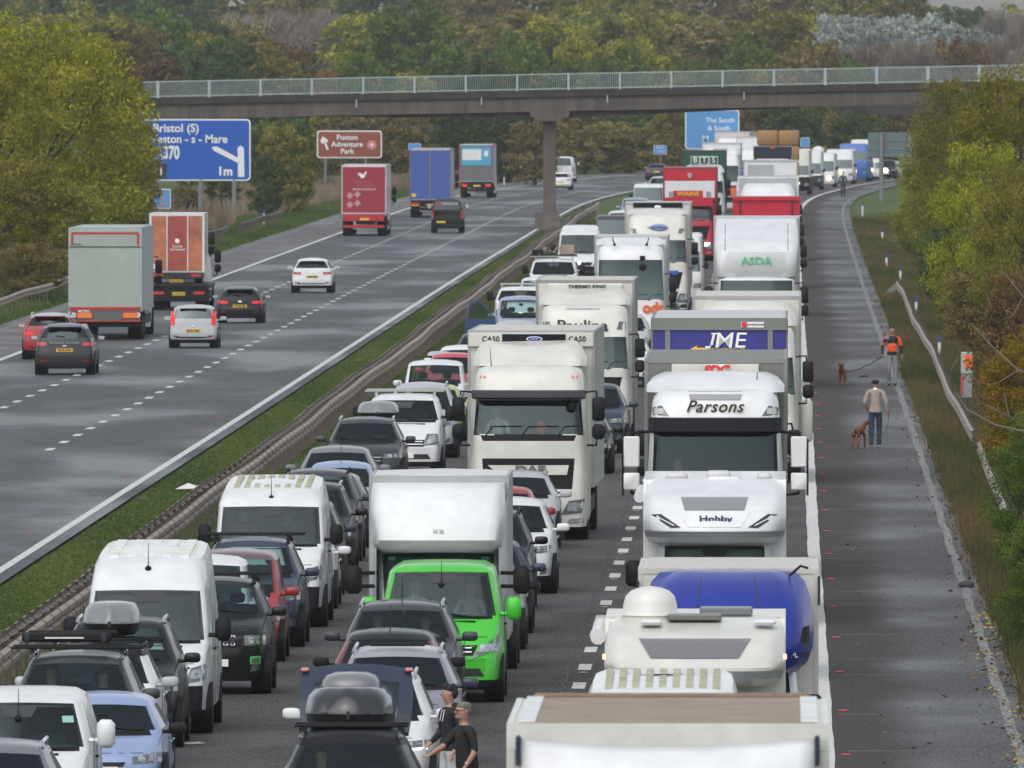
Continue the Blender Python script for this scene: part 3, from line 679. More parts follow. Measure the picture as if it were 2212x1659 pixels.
b = MB(); b.prism([Q(*p) for p in [(514, 382), (514, 352), (463, 326), (457, 320), (462, 316), (470, 317), (514, 341), (513, 320), (520, 314), (527, 320), (528, 382)]][::-1], -.04, -.015); b.build('fork_arrow', SWH, r)
b = MB(); b.prism([Q(*p) for p in [(322, 384), (360, 384), (360, 354), (322, 354)]][::-1], -.04, -.015); b.build('junction_panel', INK, r); T('21', 341, 370, 20)
r, T, Q = sign('tourist_sign', 684.5, 825, 282, 341.5, 29.5, SBRN, (703, 790), 'brown tourist sign reading Puxton Adventure Park above the red lorry', pr=.1)
T('Puxton', 750, 297, 11.5, bold=.03); T('Adventure', 750, 312, 11.5, bold=.03); T('Park', 750, 327, 11.5, bold=.03)
b = MB(); b.prism([Q(*p) for p in [(706, 324), (700, 308), (696, 311), (692, 305), (697, 294), (708, 302), (708, 307), (704, 306), (710, 323)]][::-1], -.04, -.015); b.build('arrow', SWH, r)
ROSE = mat('rose_pink', (.55, .22, .22), .5)
b = MB()
for i in range(5):
    a = i * 2 * math.pi / 5 + .3; cx, cz = Q(803 + 6.2 * math.cos(a), 313 + 6.2 * math.sin(a)); c0 = [(cx + .17 * math.cos(q), cz + .17 * math.sin(q)) for q in np.linspace(0, 6.283, 11)[:-1]]; b.prism(c0, -.036 - .001 * i, -.015)
b.build('rose_petals', ROSE, r)
b = MB(); c0 = Q(803, 313); b.prism([(c0[0] + .11 * math.cos(q), c0[1] + .11 * math.sin(q)) for q in np.linspace(0, 6.283, 11)[:-1]], -.05, -.03); b.build('rose_heart', SWH, r)
r, T, Q = sign('marker_sign', 331, 369, 408, 451, 39, SBL2, (350,), 'small blue location sign reading M5 B 157.0 above the orange box lorry', border=.045, group='small blue location signs')
T('M5', 350, 417, 8, AMB); T('B', 350, 430, 8, AMB); T('157.0', 350, 443, 8, AMB)
r, T, Q = sign('marker_sign', 882, 909, 310, 325, 27.8, SBL2, (896,), 'small blue sign peeping over the roof of the blue lorry', border=.03, group='small blue location signs')
r, T, Q = sign('marker_sign', 1412, 1440, 314, 334, 26, SBL2, (1427,), 'small blue location sign in front of the trees right of the bridge pier', border=.03, group='small blue location signs'); T('M5 A', 1426, 320, 5); T('157.4', 1426, 328, 5)
r, T, Q = sign('marker_sign', 1729, 1749, 297, 318, 27.5, SBL2, (1739,), 'small blue sign just right of the hay bales', border=.03, group='small blue location signs')
r, T, Q = sign('direction_sign', 1480, 1597, 237, 322, 26.3, SBL2, (1495, 1588), 'pale blue far direction sign partly hidden by trees behind the queue', pr=.12)
T('The South', 1556, 260, 11); T('& South', 1553, 252 + 25, 11); T('M', 1524, 300, 14)
b = MB(); a, c = Q(1549, 299), Q(1563, 309); b.box(a[0], c[0], -.05, -.02, c[1], a[1]); b.build('yellow_symbol', mat('sign_yellow', (.7, .38, .03), .5), r)
r, T, Q = sign('sign_back', 1875, 1981, 286, 340, 30.8, SBACK, (), 'grey back of a large direction sign standing on the right bank', 'road sign', border=0)
for yy in (302, 321, 335):
    b = MB(); a, c = Q(1876, yy), Q(1980, yy + 2); b.box(a[0], c[0], -.07, -.025, c[1], a[1]); b.build('stiffener', SPOST, r)
b = MB(); a, c = Q(1942, 338), Q(1990, 362); b.box(a[0], c[0], -.018, .03, c[1], a[1]); b.build('lower_panel', SBACK, r)
for px in (1904, 1965):
    b = MB(); a = Q(px, 300); b.cyl((a[0], -.16, -.2), (a[0], -.16, a[1] + .4), .16, 8); b.build('post', SPOST, r, 40)
# marker posts
def marker(x, yb, label, red=False, h=.75):
    s = (yb - HZ) / EYE; r = empty('marker_post', (gx(x, s), FP / s, -.02)); tag(r, label, 'marker post', 'marker posts along the verges')
    b = MB(); b.box(-.055, .055, -.03, .03, -.1, h * .72, .01); b.build('shaft', mat('post_white', (.6, .6, .57), .6, noise=.2), r)
    b = MB(); b.box(-.056, .056, -.031, .031, h * .72, h, .01); b.build('cap', mat('post_blue', (.03, .06, .22), .5), r)
    b = MB(); b.box(-.035, .035, -.045, -.03, h * .45, h * .62); b.build('reflector', REDL if red else SWH, r)
for x, yb, lab, rd in [(1915, 580, 'white marker post farthest up the right bank, beyond the end of the barrier', 0), (1945, 610, 'blue-topped marker post at the sloping end of the right crash barrier', 0),
    (1979, 681, 'blue-topped marker post beside the middle of the right crash barrier', 0), (2029, 773, 'blue-topped marker post nearest the man in the orange jacket', 0),
    (1906, 522, 'thin marker post on the right bank where the shoulder bends', 0), (1863, 466, 'tiny white marker post near the far walker', 0),
    (128, 612, 'red and white marker post on the left verge above the red car', 1), (570, 484, 'tiny marker post by the curved barrier section left of the red lorry', 1),
    (1336, 361, 'far white marker post right of the bridge pier, the left one of a pair', 0), (1370, 359, 'far white marker post right of the bridge pier, the right one of a pair', 0), (1089, 400, 'white marker post in the grass behind the teal lorry', 0)]:
    marker(x, yb, lab, rd, .9 if yb < 500 else .75)
# roadside telephone
s = 75.5; r = empty('emergency_phone', (gx(2088.5, s), FP / s, -.05)); tag(r, 'grey roadside emergency telephone post with an orange symbol panel on the right bank', 'telephone')
PG = mat('phone_grey', (.36, .38, .38), .5, noise=.12)
b = MB(); b.box(-.165, .165, 0, .28, .98, 1.62, .03); b.build('hood', PG, r, 30)
b = MB(); b.box(-.155, .155, .02, .26, .3, .975, .02); b.build('cabinet', mat('phone_cabinet', (.25, .27, .27), .5, noise=.15), r, 30)
b = MB(); b.box(-.17, -.10, -.004, .02, .40, .96); b.build('red_side_panel', mat('phone_red', (.5, .06, .05), .5), r)
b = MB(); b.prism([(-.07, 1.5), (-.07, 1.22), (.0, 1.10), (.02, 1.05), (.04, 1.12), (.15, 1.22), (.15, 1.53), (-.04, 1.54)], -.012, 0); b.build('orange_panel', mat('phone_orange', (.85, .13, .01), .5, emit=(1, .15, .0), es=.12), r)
b = MB(); b.tube([(-.03, -.02, 1.40), (.03, -.02, 1.39), (.075, -.02, 1.33), (.07, -.02, 1.27), (.03, -.02, 1.22)], .013, 6); b.build('handset_symbol', INK, r)
b = MB(); b.box(-.16, -.08, .05, .2, -.2, .31); b.box(.08, .16, .05, .2, -.2, .31); b.build('plinth', CONC, r)
# bare branches reaching in from the right
r = empty('bare_branch', (gx(2290, 124), FP / 124, 1.2)); tag(r, 'thin bare branch reaching in from the right edge in front of the barrier', 'branch')
rb = random.Random(3); b = MB(); s = 124.
def bp_(x, y): return ((x - 2290) / s, rb.uniform(-.3, .3), EYE - (y - HZ) / s - 1.2)
for pts, r0 in (([(2290, 940), (2212, 932), (2150, 918), (2090, 885), (2060, 845), (2053, 800), (2070, 770)], .028), ([(2230, 935), (2180, 900), (2120, 870), (2100, 880)], .016), ([(2150, 918), (2120, 955), (2090, 965)], .012),
    ([(2290, 830), (2200, 800), (2140, 745), (2100, 700), (2062, 690)], .022), ([(2140, 745), (2128, 700), (2140, 660), (2130, 630)], .012), ([(2200, 800), (2150, 830), (2110, 826)], .012), ([(2090, 885), (2075, 880), (2064, 868)], .008),
    ([(2290, 700), (2210, 640), (2170, 590), (2160, 540)], .02), ([(2210, 640), (2190, 680), (2150, 700)], .012), ([(2120, 870), (2115, 830), (2094, 800)], .009), ([(2180, 900), (2170, 850), (2150, 838)], .009)):
    q = [bp_(*p) for p in pts]; b.tube(q, [r0 * (1 - .75 * i / (len(q) - 1)) for i in range(len(q))], 6)
b.build('limb', mat('bare_bark', (.16, .14, .12), .85, noise=.3), r, 50)
# ------------------------------------------------------------ vehicle bodies: stacked rounded rings
def R(z, w, yf, yr, wf=.9, wb=.95, bow=.05, rad=.16, crown=0., dz=0., bowr=.04, radr=.12):
    return dict(z=z, w=w, yf=yf, yr=yr, wf=wf, wb=wb, bow=bow, rad=rad, crown=crown, dz=dz, bowr=bowr, radr=radr)
FX = [0, .35, .7, 1.]
def ring(r, SF):
    w, yf, yr = r['w'], r['yf'], r['yr']; P = []; rad = min(r['rad'], w * .9); rb = min(r['radr'], w * .9)
    xF = max(w * r['wf'] - rad, .001); xB = max(w * r['wb'] - rb, .001); L = max(yr - yf, .01)
    rad = min(rad, L * .4); rb = min(rb, L * .4)
    def Z(x, y): return r['z'] + r['dz'] * (y - yf) / L + r['crown'] * (1 - (x / w) ** 2)
    for f in FX: x = xF * f; y = yf + r['bow'] * f * f; P.append((x, y, Z(x, y)))
    y0 = yf + r['bow']
    for a in (30, 60, 90):
        a = math.radians(a); x = xF + rad * math.sin(a); y = y0 + rad * (1 - math.cos(a)); P.append((x, y, Z(x, y)))
    yS = y0 + rad; yE = yr - r['bowr'] - rb
    for f in SF:
        y = yS + (yE - yS) * f; k = max(0, 1 - f / .22); q = max(0, (f - .75) / .25)
        x = w * (1 - (1 - r['wf']) * k * k - (1 - r['wb']) * q * q); P.append((x, y, Z(x, y)))
    for a in (60, 30, 0):
        a = math.radians(a); x = xB + rb * math.sin(a); y = yE + rb * math.cos(a); P.append((x, y, Z(x, y)))
    for f in (.7, .35, 0): x = xB * f; y = yr - r['bowr'] * f * f; P.append((x, y, Z(x, y)))
    return P
class Shell:
    def __init__(s, rings, SF, pm):
        s.r = rings; s.SF = SF; V = []; parts = {}
        kinds = [('f', i) for i in range(3)] + [('c', i) for i in range(3)] + [('s', i - 1) for i in range(len(SF))] + [('k', 0), ('k', 1), ('k', 2)] + [('r', i) for i in range(3)]
        n = len(FX) + 3 + len(SF) + 6; s.n = n; N = 2 * n - 2; s.rings = []
        for r in rings:
            h = ring(r, SF); s.rings.append(h); V += h + [(-x, y, z) for x, y, z in h[-2:0:-1]]
        def ix(l, i): return l * N + i % N
        for l in range(len(rings) - 1):
            for i in range(N):
                k = kinds[i] if i < n - 1 else kinds[N - 1 - i]
                p = pm(l, k[0], k[1]) or 'body'
                if p in ('side_window', 'rear_side_window', 'window_trim'): p = p + ('+' if i < n - 1 else '-')
                parts.setdefault(p, []).append((ix(l, i), ix(l, i + 1), ix(l + 1, i + 1), ix(l + 1, i)))
        L = len(rings) - 1
        parts.setdefault(pm(L, 'top', 0) or 'body', []).append(tuple(ix(L, i) for i in range(N)))
        parts.setdefault(pm(-1, 'bottom', 0) or 'body', []).append(tuple(ix(0, i) for i in range(N - 1, -1, -1)))
        s.V = V; s.parts = parts
    def build(s, root, mats, smooth=38, names=None):
        out = {}
        for p, fs in s.parts.items():
            key = p.rstrip('+-'); m = mats.get(key)
            if m is None: continue
            if key in ('pillar', 'window_trim'):
                bb = MB(); bb.v = s.V; bb.f = fs; bb.split((names or {}).get(key, key), m, root, smooth); continue
            used = sorted({i for f in fs for i in f}); mp = {a: b for b, a in enumerate(used)}
            out[p] = mesh((names or {}).get(key, key), [s.V[i] for i in used], [tuple(mp[i] for i in f) for f in fs], m, root, smooth)
        return out
    def fy(s, x, z, rear=False):
        """front (or rear) surface position at sideways x and height z"""
        x = abs(x)
        def yat(r, h):
            pts = h[:7] if not rear else h[::-1][:7]
            for i in range(len(pts) - 1):
                if pts[i][0] <= x <= pts[i + 1][0] + 1e-9:
                    t = (x - pts[i][0]) / max(1e-9, pts[i + 1][0] - pts[i][0]); return tuple(pts[i][j] + (pts[i + 1][j] - pts[i][j]) * t for j in (1, 2))
            return (pts[-1][1], pts[-1][2])
        q = [yat(r, h) for r, h in zip(s.r, s.rings)]
        for a, c in zip(q, q[1:]):
            if a[1] <= z <= c[1]:
                t = (z - a[1]) / max(1e-9, c[1] - a[1]); return a[0] + (c[0] - a[0]) * t
        return q[0][0] if z < q[0][1] else q[-1][0]
    def patch(s, root, name, m, c, t=.012, n=6, k=3, rear=False, smooth=40, label=None):
        """quad c = [(x,z) bl, br, tr, tl] laid on the front/rear surface, standing t proud"""
        sg = 1 if rear else -1; V = []; F = []
        for j in range(k + 1):
            for i in range(n + 1):
                u, v = i / n, j / k
                x = (c[0][0] * (1 - u) + c[1][0] * u) * (1 - v) + (c[3][0] * (1 - u) + c[2][0] * u) * v
                z = (c[0][1] * (1 - u) + c[1][1] * u) * (1 - v) + (c[3][1] * (1 - u) + c[2][1] * u) * v
                V.append((x, s.fy(x, z, rear) + sg * t, z))
        N = len(V); V += [(x, y - sg * (t + .03), z) for x, y, z in V]
        for j in range(k):
            for i in range(n):
                a = j * (n + 1) + i; F.append((a, a + 1, a + n + 2, a + n + 1))
        bd = [i for i in range(n + 1)] + [j * (n + 1) + n for j in range(1, k + 1)] + [k * (n + 1) + i for i in range(n - 1, -1, -1)] + [j * (n + 1) for j in range(k - 1, 0, -1)]
        for a, b_ in zip(bd, bd[1:] + bd[:1]): F.append((b_, a, a + N, b_ + N))
        o = mesh(name, V, F, m, root, smooth)
        if label: o['label'] = label
        return o
def mirror_pts(c): return [(-c[1][0], c[1][1]), (-c[0][0], c[0][1]), (-c[3][0], c[3][1]), (-c[2][0], c[2][1])]
def wheels(root, W, ys, r=.33, tw=.22, rim=RIM, inset=.02, sub=True):
    for y in ys:
        for sx in (-1, 1):
            x1 = sx * (W / 2 - inset); x0 = x1 - sx * tw; b = MB(); a, c = min(x0, x1), max(x0, x1)
            b.tube([(a, y, r), (a + .03, y, r), (c - .03, y, r), (c, y, r)], [r * .93, r, r, r * .93], 20)
            o = b.build('wheel', RUB, root, 40)
            if sub: b = MB(); b.tube([(x1 - sx * .05, y, r), (x1 + sx * .004, y, r)], [r * .66, r * .6], 14); b.build('rim', rim, o, 40)
def arches(root, W, ys, r=.33, m=BLACK):
    b = MB()
    for y in ys:
        for sx in (-1, 1):
            x = sx * (W / 2 - .006); b.cyl((x - sx * .3, y, r + .02), (x + sx * .008, y, r + .02), r + .055, 20)
    b.split('wheel_arch', m, root, 40)
def place(name, label, cat, x, s, L, group, away=False, yaw=0.):
    X = gx(x, s); Y = FP / s; h = head(Y) + yaw
    if away:
        d = Vector((math.sin(h), math.cos(h), 0)); p = Vector((X, Y, 0)) + d * L; r = empty(name, p, math.pi - h)
    else: r = empty(name, (X, Y, 0), -h)
    return tag(r, label, cat, group)
def mirrors(root, W, y, z, m, sz=(.122, .07, .075), out=.13):
    for sx in (-1, 1):
        b = MB(); cx = sx * (W / 2 + out - .02); b.ell((cx, y, z), sz, 12, 8, .6); b.tube([(sx * (W / 2 - .1), y + .06, z - .05), (cx, y + .03, z - .04)], [.03, .035], 6)
        o = b.build('wing_mirror', m, root, 60)
        b = MB(); b.box(cx - sz[0] * .78, cx + sz[0] * .78, y + sz[1] - .012, y + sz[1] + .004, z - sz[2] * .7, z + sz[2] * .7, .003); b.build('mirror_glass', CHR, o)
def person_in(x, y, z, label, top, skin, hair, root):
    pass
def interior(root, W, yd, z, y1, right_hand=True, head=True):
    b = MB(); b.box(-W / 2 + .12, W / 2 - .12, yd, yd + .35, z - .35, z - .01, .05); b.build('dashboard', INTR, root, 40)
    for sx in (-1, 1):
        b = MB(); x = sx * W * .21; yy = yd + 1.05; b.box(x - .23, x + .23, yy, yy + .14, z - .5, z + .12, .05); b.box(x - .12, x + .12, yy + .02, yy + .12, z + .13, z + .30, .04); b.box(x - .23, x + .23, yy - .5, yy, z - .55, z - .38, .04)
        b.build('seat', SEAT, root, 50)
    b = MB(); b.box(-W / 2 + .2, W / 2 - .2, min(yd + 2.0, y1), min(yd + 2.15, y1 + .1), z - .5, z + .05, .05); b.build('rear_seat', SEAT, root, 50)
def plate(root, sh, z, txt=None, rear=False, x=0., w=.26, h=.056, m=None):
    y = sh.fy(x, z, rear) ; sg = 1 if rear else -1
    b = MB(); y2 = y + sg * .02; b.box(x - w, x + w, min(y - sg * .03, y2), max(y - sg * .03, y2), z - h, z + h); o = b.build('number_plate', m or (YPL if rear else WPL), root)
    if txt: text(txt, h * 1.9, INK, o, (x, y2 + sg * .004, z), (math.pi / 2, 0, math.pi if rear else 0), bold=.004, ext=.002, sx=.86, name='plate_lettering')
CARSF = [.03, .36, .40, .74, .79, 1.]
STY = {
 # nose height, cowl height, headlight corner heights (inner low, outer low, outer high, inner high), inner x, outer x, grille, look
 'hatch': dict(zn=.72, zc=.95, hl=(.60, .62, .76, .69), hi=.50, ho=.93, gr=(.36, .56, .62, .40), yc=.95),
 'suv': dict(zn=.86, zc=1.06, hl=(.72, .74, .86, .83), hi=.48, ho=.93, gr=(.44, .60, .82, .46), yc=1.0),
 'low': dict(zn=.68, zc=.92, hl=(.56, .60, .70, .62), hi=.50, ho=.94, gr=(.40, .40, .60, .48), yc=1.05),
 'mpv': dict(zn=.80, zc=1.05, hl=(.62, .70, .92, .76), hi=.55, ho=.92, gr=(.34, .56, .66, .40), yc=.75),
 'jeep': dict(zn=.92, zc=1.10, hl=(.72, .73, .87, .87), hi=.56, ho=.92, gr=(.50, .70, .88, .52), yc=1.15),
}
def car(label, x, s, ytop=None, H=1.5, W=1.8, L=4.35, col=(.5, .5, .5), sty='hatch', away=False, group=None, roof=None, rails=None, mir=None, cat='car', led=False, plate_txt=None,
        yaw=0., name=None, aerial=False, pillar=None, bars=None, sun=False, ridgeglass=None, lamp='red', dark=False, wr=None, rear_txt=None, arch=None, tl=None, det=True, seats=True):
    if ytop is not None: H = EYE - (ytop - HZ) / s
    p = dict(STY[sty]); k = H / (1.5 if sty in ('hatch', 'low') else 1.65 if sty != 'mpv' else 1.8); k = max(.85, min(k, 1.25))
    zn, zc, yc = p['zn'] * k, p['zc'] * k, p['yc']; w = W / 2; g = .20 * k if sty != 'low' else .16; hw = wr or (.655 if sty != 'mpv' else .74)
    root = place(name or {'hatch': 'hatchback_car', 'suv': 'suv_car', 'low': 'saloon_car', 'mpv': 'tall_car', 'jeep': 'suv_car'}[sty], label, cat, x, s, L, group, away, yaw)
    M = col if not isinstance(col, tuple) else paint(col)
    zb = zc + .07; rk = .28 if sty == 'low' else .0
    yr_t = L - .42 - rk if sty != 'mpv' and sty != 'jeep' else L - .25
    rings = [R(g, w * .80, .14, L - .16, .86, .9, .08, .10), R(g + .13, w * .97, .03, L - .04, .86, .93, .10, .16), R(.50 * k, w, .0, L, .86, .94, .11, .20), R(zn - .10, w, .02, L - .02, .87, .94, .11, .20),
             R(zn, w * .97, .10, L - .04, .88, .95, .12, .20), R(zn + (zc - zn) * .62, w * .955, yc * .5, L - .05, .92, .95, .10, .22, crown=.02), R(zc, w * .93, yc, L - .07, .97, .95, .14, .14, crown=0, dz=.05),
             R(zb, w * .91, yc + .07, L - .09, .965, .93, .15, .15, dz=.05), R(H - .165, w * hw * 1.12, yc + .72, yr_t + .03, .95, .93, .06, .10, crown=.035, dz=.0),
             R(H - .10, w * hw * 1.06, yc + .84, yr_t - .02, .95, .93, .06, .12, crown=.035), R(H - .055, w * hw * .92, yc + 1.05, yr_t - .15, .93, .93, .05, .12, crown=.028), R(H - .02, w * hw * .55, yc + 1.3, yr_t - .5, .9, .9, .04, .12, crown=.015), R(H - .012, w * .05, yc + 1.6, yr_t - .9)]
    def pm(l, kd, i):
        if l <= 0: return 'sill'
        if l == 6: return 'scuttle' if kd in ('f',) else 'body'
        if l == 7:
            if kd == 'f': return 'windscreen'
            if kd == 'c': return 'windscreen' if i == 0 else 'pillar'
            if kd == 's': return ('pillar', 'side_window', 'window_trim', 'side_window', 'window_trim', 'rear_side_window' if sty in ('suv', 'mpv', 'jeep') else 'pillar')[i if i >= 0 else 0] if i > 0 else 'pillar'
            if kd == 'k': return 'pillar' if i < 2 else 'rear_window'
            return 'rear_window'
        if l >= 8: return 'roof' if roof is not None else 'body'
        return 'body'
    sh = Shell(rings, CARSF, pm)
    gm = GLASSD if dark else GLASS
    sh.build(root, dict(body=M, sill=TRIM, scuttle=BLACK, windscreen=GLASS, pillar=pillar or M, side_window=gm, rear_side_window=GLASSD, window_trim=BLACK, rear_window=GLASSD if away else gm, roof=roof), names={'pillar': 'window_pillar', 'window_trim': 'door_pillar'})
    rw2 = .34 if sty in ('suv', 'jeep') else .315
    wy = (.86, L - .85); arches(root, W, wy, rw2, arch or BLACK); wheels(root, W, wy, rw2, .215)
    if seats: interior(root, W * .86, yc + .3, zc + .06, yr_t - .4)
    mirrors(root, W, yc + .48, zc + .09, mir or M)
    if not away:
        a, b_, c, d = [q * k for q in p['hl']]; xi, xo = p['hi'] * w, p['ho'] * w; C = [(xi, a), (xo, b_), (xo, c), (xi, d)]
        for cc in (C, mirror_pts(C)):
            o = sh.patch(root, 'headlight', LENSD, cc, .012, 7, 3)
            mx = (cc[0][0] + cc[1][0]) / 2; mz = (a + c) / 2; dx = (xo - xi) * .20; dd = (c - a) * .30
            for q in (-1, 1): sh.patch(o, 'lamp', LENS, [(mx + q * dx * .95 - dx * .62, mz - dd), (mx + q * dx * .95 + dx * .62, mz - dd * .9), (mx + q * dx * .95 + dx * .6, mz + dd), (mx + q * dx * .95 - dx * .6, mz + dd * .8)], .018, 2, 1)
            if led:
                lo = min(cc[0][0], cc[1][0]); hi_ = max(cc[0][0], cc[1][0]); sh.patch(o, 'running_lamp', LED, [(lo + .04, a - .0), (hi_ - .04, b_ - .0), (hi_ - .04, b_ + .03), (lo + .04, a + .03)], .02, 5, 1)
        gx_, g0, g1, gx2 = p['gr'][0] * w, p['gr'][1] * k, p['gr'][2] * k, p['gr'][3] * w
        o = sh.patch(root, 'grille', BLACK, [(-gx_, g0), (gx_, g0), (gx2, g1), (-gx2, g1)], .010, 8, 2)
        if sty == 'jeep':
            for q in range(7): xx = (q - 3) * .115 * w * 1.05; sh.patch(o, 'slot_surround', CHR, [(xx - .034, g0 + .03), (xx + .034, g0 + .03), (xx + .034, g1 - .01), (xx - .034, g1 - .01)], .018, 1, 1); sh.patch(o, 'slot', INK, [(xx - .024, g0 + .04), (xx + .024, g0 + .04), (xx + .024, g1 - .02), (xx - .024, g1 - .02)], .024, 1, 1)
        else:
            for q in (.3, .65): zz = g0 + (g1 - g0) * q; sh.patch(o, 'grille_bar', TRIM if sty == 'hatch' else CHR, [(-gx_ * .92, zz), (gx_ * .92, zz), (gx_ * .92, zz + .014), (-gx_ * .92, zz + .014)], .018, 6, 1)
        sh.patch(root, 'badge', CHR, [(-.05, g1 - .10), (.05, g1 - .10), (.05, g1 - .02), (-.05, g1 - .02)], .03, 1, 1)
        sh.patch(root, 'lower_grille', BLACK, [(-.60 * w, g + .10), (.60 * w, g + .10), (.52 * w, g + .22), (-.52 * w, g + .22)], .008, 8, 1)
        for q in (1, -1): sh.patch(root, 'fog_lamp', LENSD, sorted_quad([(q * .66 * w, g + .15), (q * .84 * w, g + .17), (q * .84 * w, g + .28), (q * .70 * w, g + .26)]), .012, 3, 2)
        plate(root, sh, g + .29, plate_txt)
        b = MB()
        for (xa, xb) in ((-.62, -.02), (.02 + .1, .62)): 
            pa = [(w * xa, 0, zb + .06), (w * (xa + xb) / 2, 0, zb + .015), (w * xb, 0, zb + .008)]; b.tube([(q[0], sh.fy(q[0], q[2]) - .03, q[2]) for q in pa], .010, 4)
        b.split('wiper', BLACK, root)
        b = MB(); b.box(-.07, .07, sh.fy(0, H - .30) + .05, sh.fy(0, H - .30) + .12, H - .33, H - .24, .02); b.build('interior_mirror', BLACK, root)
    else:
        T = tl or dict(hatch=(.52, .93, .80, .92), low=(.50, .93, .78, .90), suv=(.56, .94, .86, 1.0), mpv=(.74, .92, .78, 1.35), jeep=(.56, .94, .86, 1.0))[sty]
        C = [(T[0] * w, T[2] * k), (T[1] * w, (T[2] + .01) * k), (T[1] * w * .98, T[3] * k), (T[0] * w, (T[3] - .02) * k)]
        for cc in (C, mirror_pts(C)): sh.patch(root, 'tail_lamp', REDLIT if lamp == 'lit' else REDL, cc, .014, 5, 3, rear=True)
        plate(root, sh, (.70 if sty != 'suv' else .80) * k, plate_txt, rear=True)
        sh.patch(root, 'badge', CHR, [(-.06, (.86 if sty != 'suv' else .92) * k), (.06, (.86 if sty != 'suv' else .92) * k), (.06, (.92 if sty != 'suv' else .95) * k), (-.06, (.92 if sty != 'suv' else .95) * k)], .02, 1, 1, rear=True)
        sh.patch(root, 'bumper_trim', TRIM, [(-.74 * w, g + .06), (.74 * w, g + .06), (.70 * w, g + .22), (-.70 * w, g + .22)], .015, 8, 1, rear=True)
        for q in (1, -1): sh.patch(root, 'reflector', REDL, sorted_quad([(q * .60 * w, g + .22), (q * .80 * w, g + .23), (q * .80 * w, g + .27), (q * .60 * w, g + .26)]), .02, 2, 1, rear=True)
        b = MB(); zz = H - .10; b.box(-w * .56, w * .56, yr_t - .02, yr_t + .16, zz - .03, zz, .01); b.build('roof_spoiler', M, root, 30)
        b = MB(); zz = zb + .10; b.tube([(0, L - .12, zz), (w * .3, L - .15, zz + .02)], .012, 4); b.split('wiper', BLACK, root)
        sh.patch(root, 'brake_light', REDL, [(-.14, H - .16), (.14, H - .16), (.14, H - .135), (-.14, H - .135)], .03, 2, 1, rear=True)
    if rear_txt: text(rear_txt, .10, CHR, root, (0, sh.fy(0, (zc - .03), True) + .025, zc - .03), (math.pi / 2, 0, math.pi), spacing=1.5)
    if rails:
        b = MB()
        for q in (-1, 1): xx = q * w * hw * 1.0; b.tube([(xx * 1.03, yc + .95, H - .08), (xx, yc + 1.1, H - .015), (xx, yr_t - .35, H - .01), (xx * 1.03, yr_t - .15, H - .08)], .024, 6)
        b.split('roof_rail', rails, root, 60)
    if bars:
        for yy in (yc + 1.15, yc + 1.95):
            b = MB(); b.box(-w * bars, w * bars, yy - .04, yy + .04, H + .05, H + .085, .01)
            for q in (-1, 1): b.box(q * w * .66 - .03, q * w * .66 + .03, yy - .05, yy + .05, H - .06, H + .05)
            b.build('roof_bar', BLACK, root, 40)
    if aerial: b = MB(); b.tube([(0, yc + 1.1, H - .02), (0, yc + 1.35, H + .38)], [.010, .004], 5); b.build('aerial', BLACK, root)
    if sun: b = MB(); b.box(-w * .42, w * .42, yc + 1.02, yc + 1.10, H + .005, H + .05, .01); b.build('open_sunroof', BLACK, root)
    if s > 95 and det and not away:
        xb, xt = w * .81, w * hw * .985; zt = H - .17
        for q in (-1, 1): sh.patch(root, 'windscreen_border', INK, sorted_quad([(q * (xb - .035), zb + .01), (q * xb, zb + .01), (q * xt, zt), (q * (xt - .03), zt)]), .004, 1, 5)
        sh.patch(root, 'bonnet_seam', INK, [(-.66 * w, zn + .015), (.66 * w, zn + .015), (.66 * w, zn + .024), (-.66 * w, zn + .024)], .002, 8, 1)
    if s > 60 and det:
        for q in (-1, 1):
            for yy in (yc + .42, yc + 1.50, yc + 2.45):
                if yy < L - .9: b = MB(); b.box(q * w - .004, q * w + .004, yy, yy + .014, .36, zc - .02); b.build('door_seam', INK, root)
            for yy in (yc + 1.30, yc + 2.28):
                if yy < L - .9: b = MB(); b.box(q * (w - .01) - .015, q * (w - .01) + .02, yy, yy + .17, zc - .14, zc - .11, .008); b.build('door_handle', M, root)
    return root, sh, H
def sorted_quad(c):
    if c[0][0] > c[1][0]: return [c[1], c[0], c[3], c[2]]
    return c
def roofbox(x, s, yb, w, h, m, label, L=1.9, dy=1.4, lobe=False, yaw=0., taper=.86):
    w = w / 2; Y = FP / s + dy; z0 = EYE - (yb - HZ) / s; hd = head(Y)
    r = empty('roof_box', (gx(x, s) + 0, Y, z0), -hd); tag(r, label, 'roof box')
    rings = [R(0, w * .80, .10, L - .1, .8, .8, .05, .2), R(.05, w * .95, .03, L - .03, .85, .85, .07, .22), R(h * .36, w * .97, .0, L, .85, .85, .07, .22), R(h * .37, w, -.01, L + .01, .85, .85, .07, .22), R(h * .43, w, -.01, L + .01, .85, .85, .07, .22),
             R(h * .75, w * .93, .10, L - .05, taper, .9, .1, .25, crown=.01), R(h * .93, w * .80, .28, L - .12, taper, .9, .1, .25, crown=.02), R(h, w * .5, .5, L - .3, .8, .8, .1, .2)]
    sh = Shell(rings, [.1, .5, .9, 1], lambda l, k, i: 'base' if l < 3 else 'lid')
    sh.build(r, dict(base=BLACK if m != BLACK else TRIM, lid=m))
    if lobe:
        b = MB(); b.ell((0, L * .75, h * .78), (w * .68, L * .3, h * .52), 14, 8, .6); b.build('lid_hump', mat('hump_reflection_grey', (.17, .17, .175), .3, coat=.5), r, 60)  # hump's lighter grey is a reflection put into the colour
    b = MB(); b.box(-.02, .02, -.03, .0, h * .25, h * .45); b.build('latch', TRIM, r)
    return r
VSF = [.02, .17, .20, .55, .58, 1.]
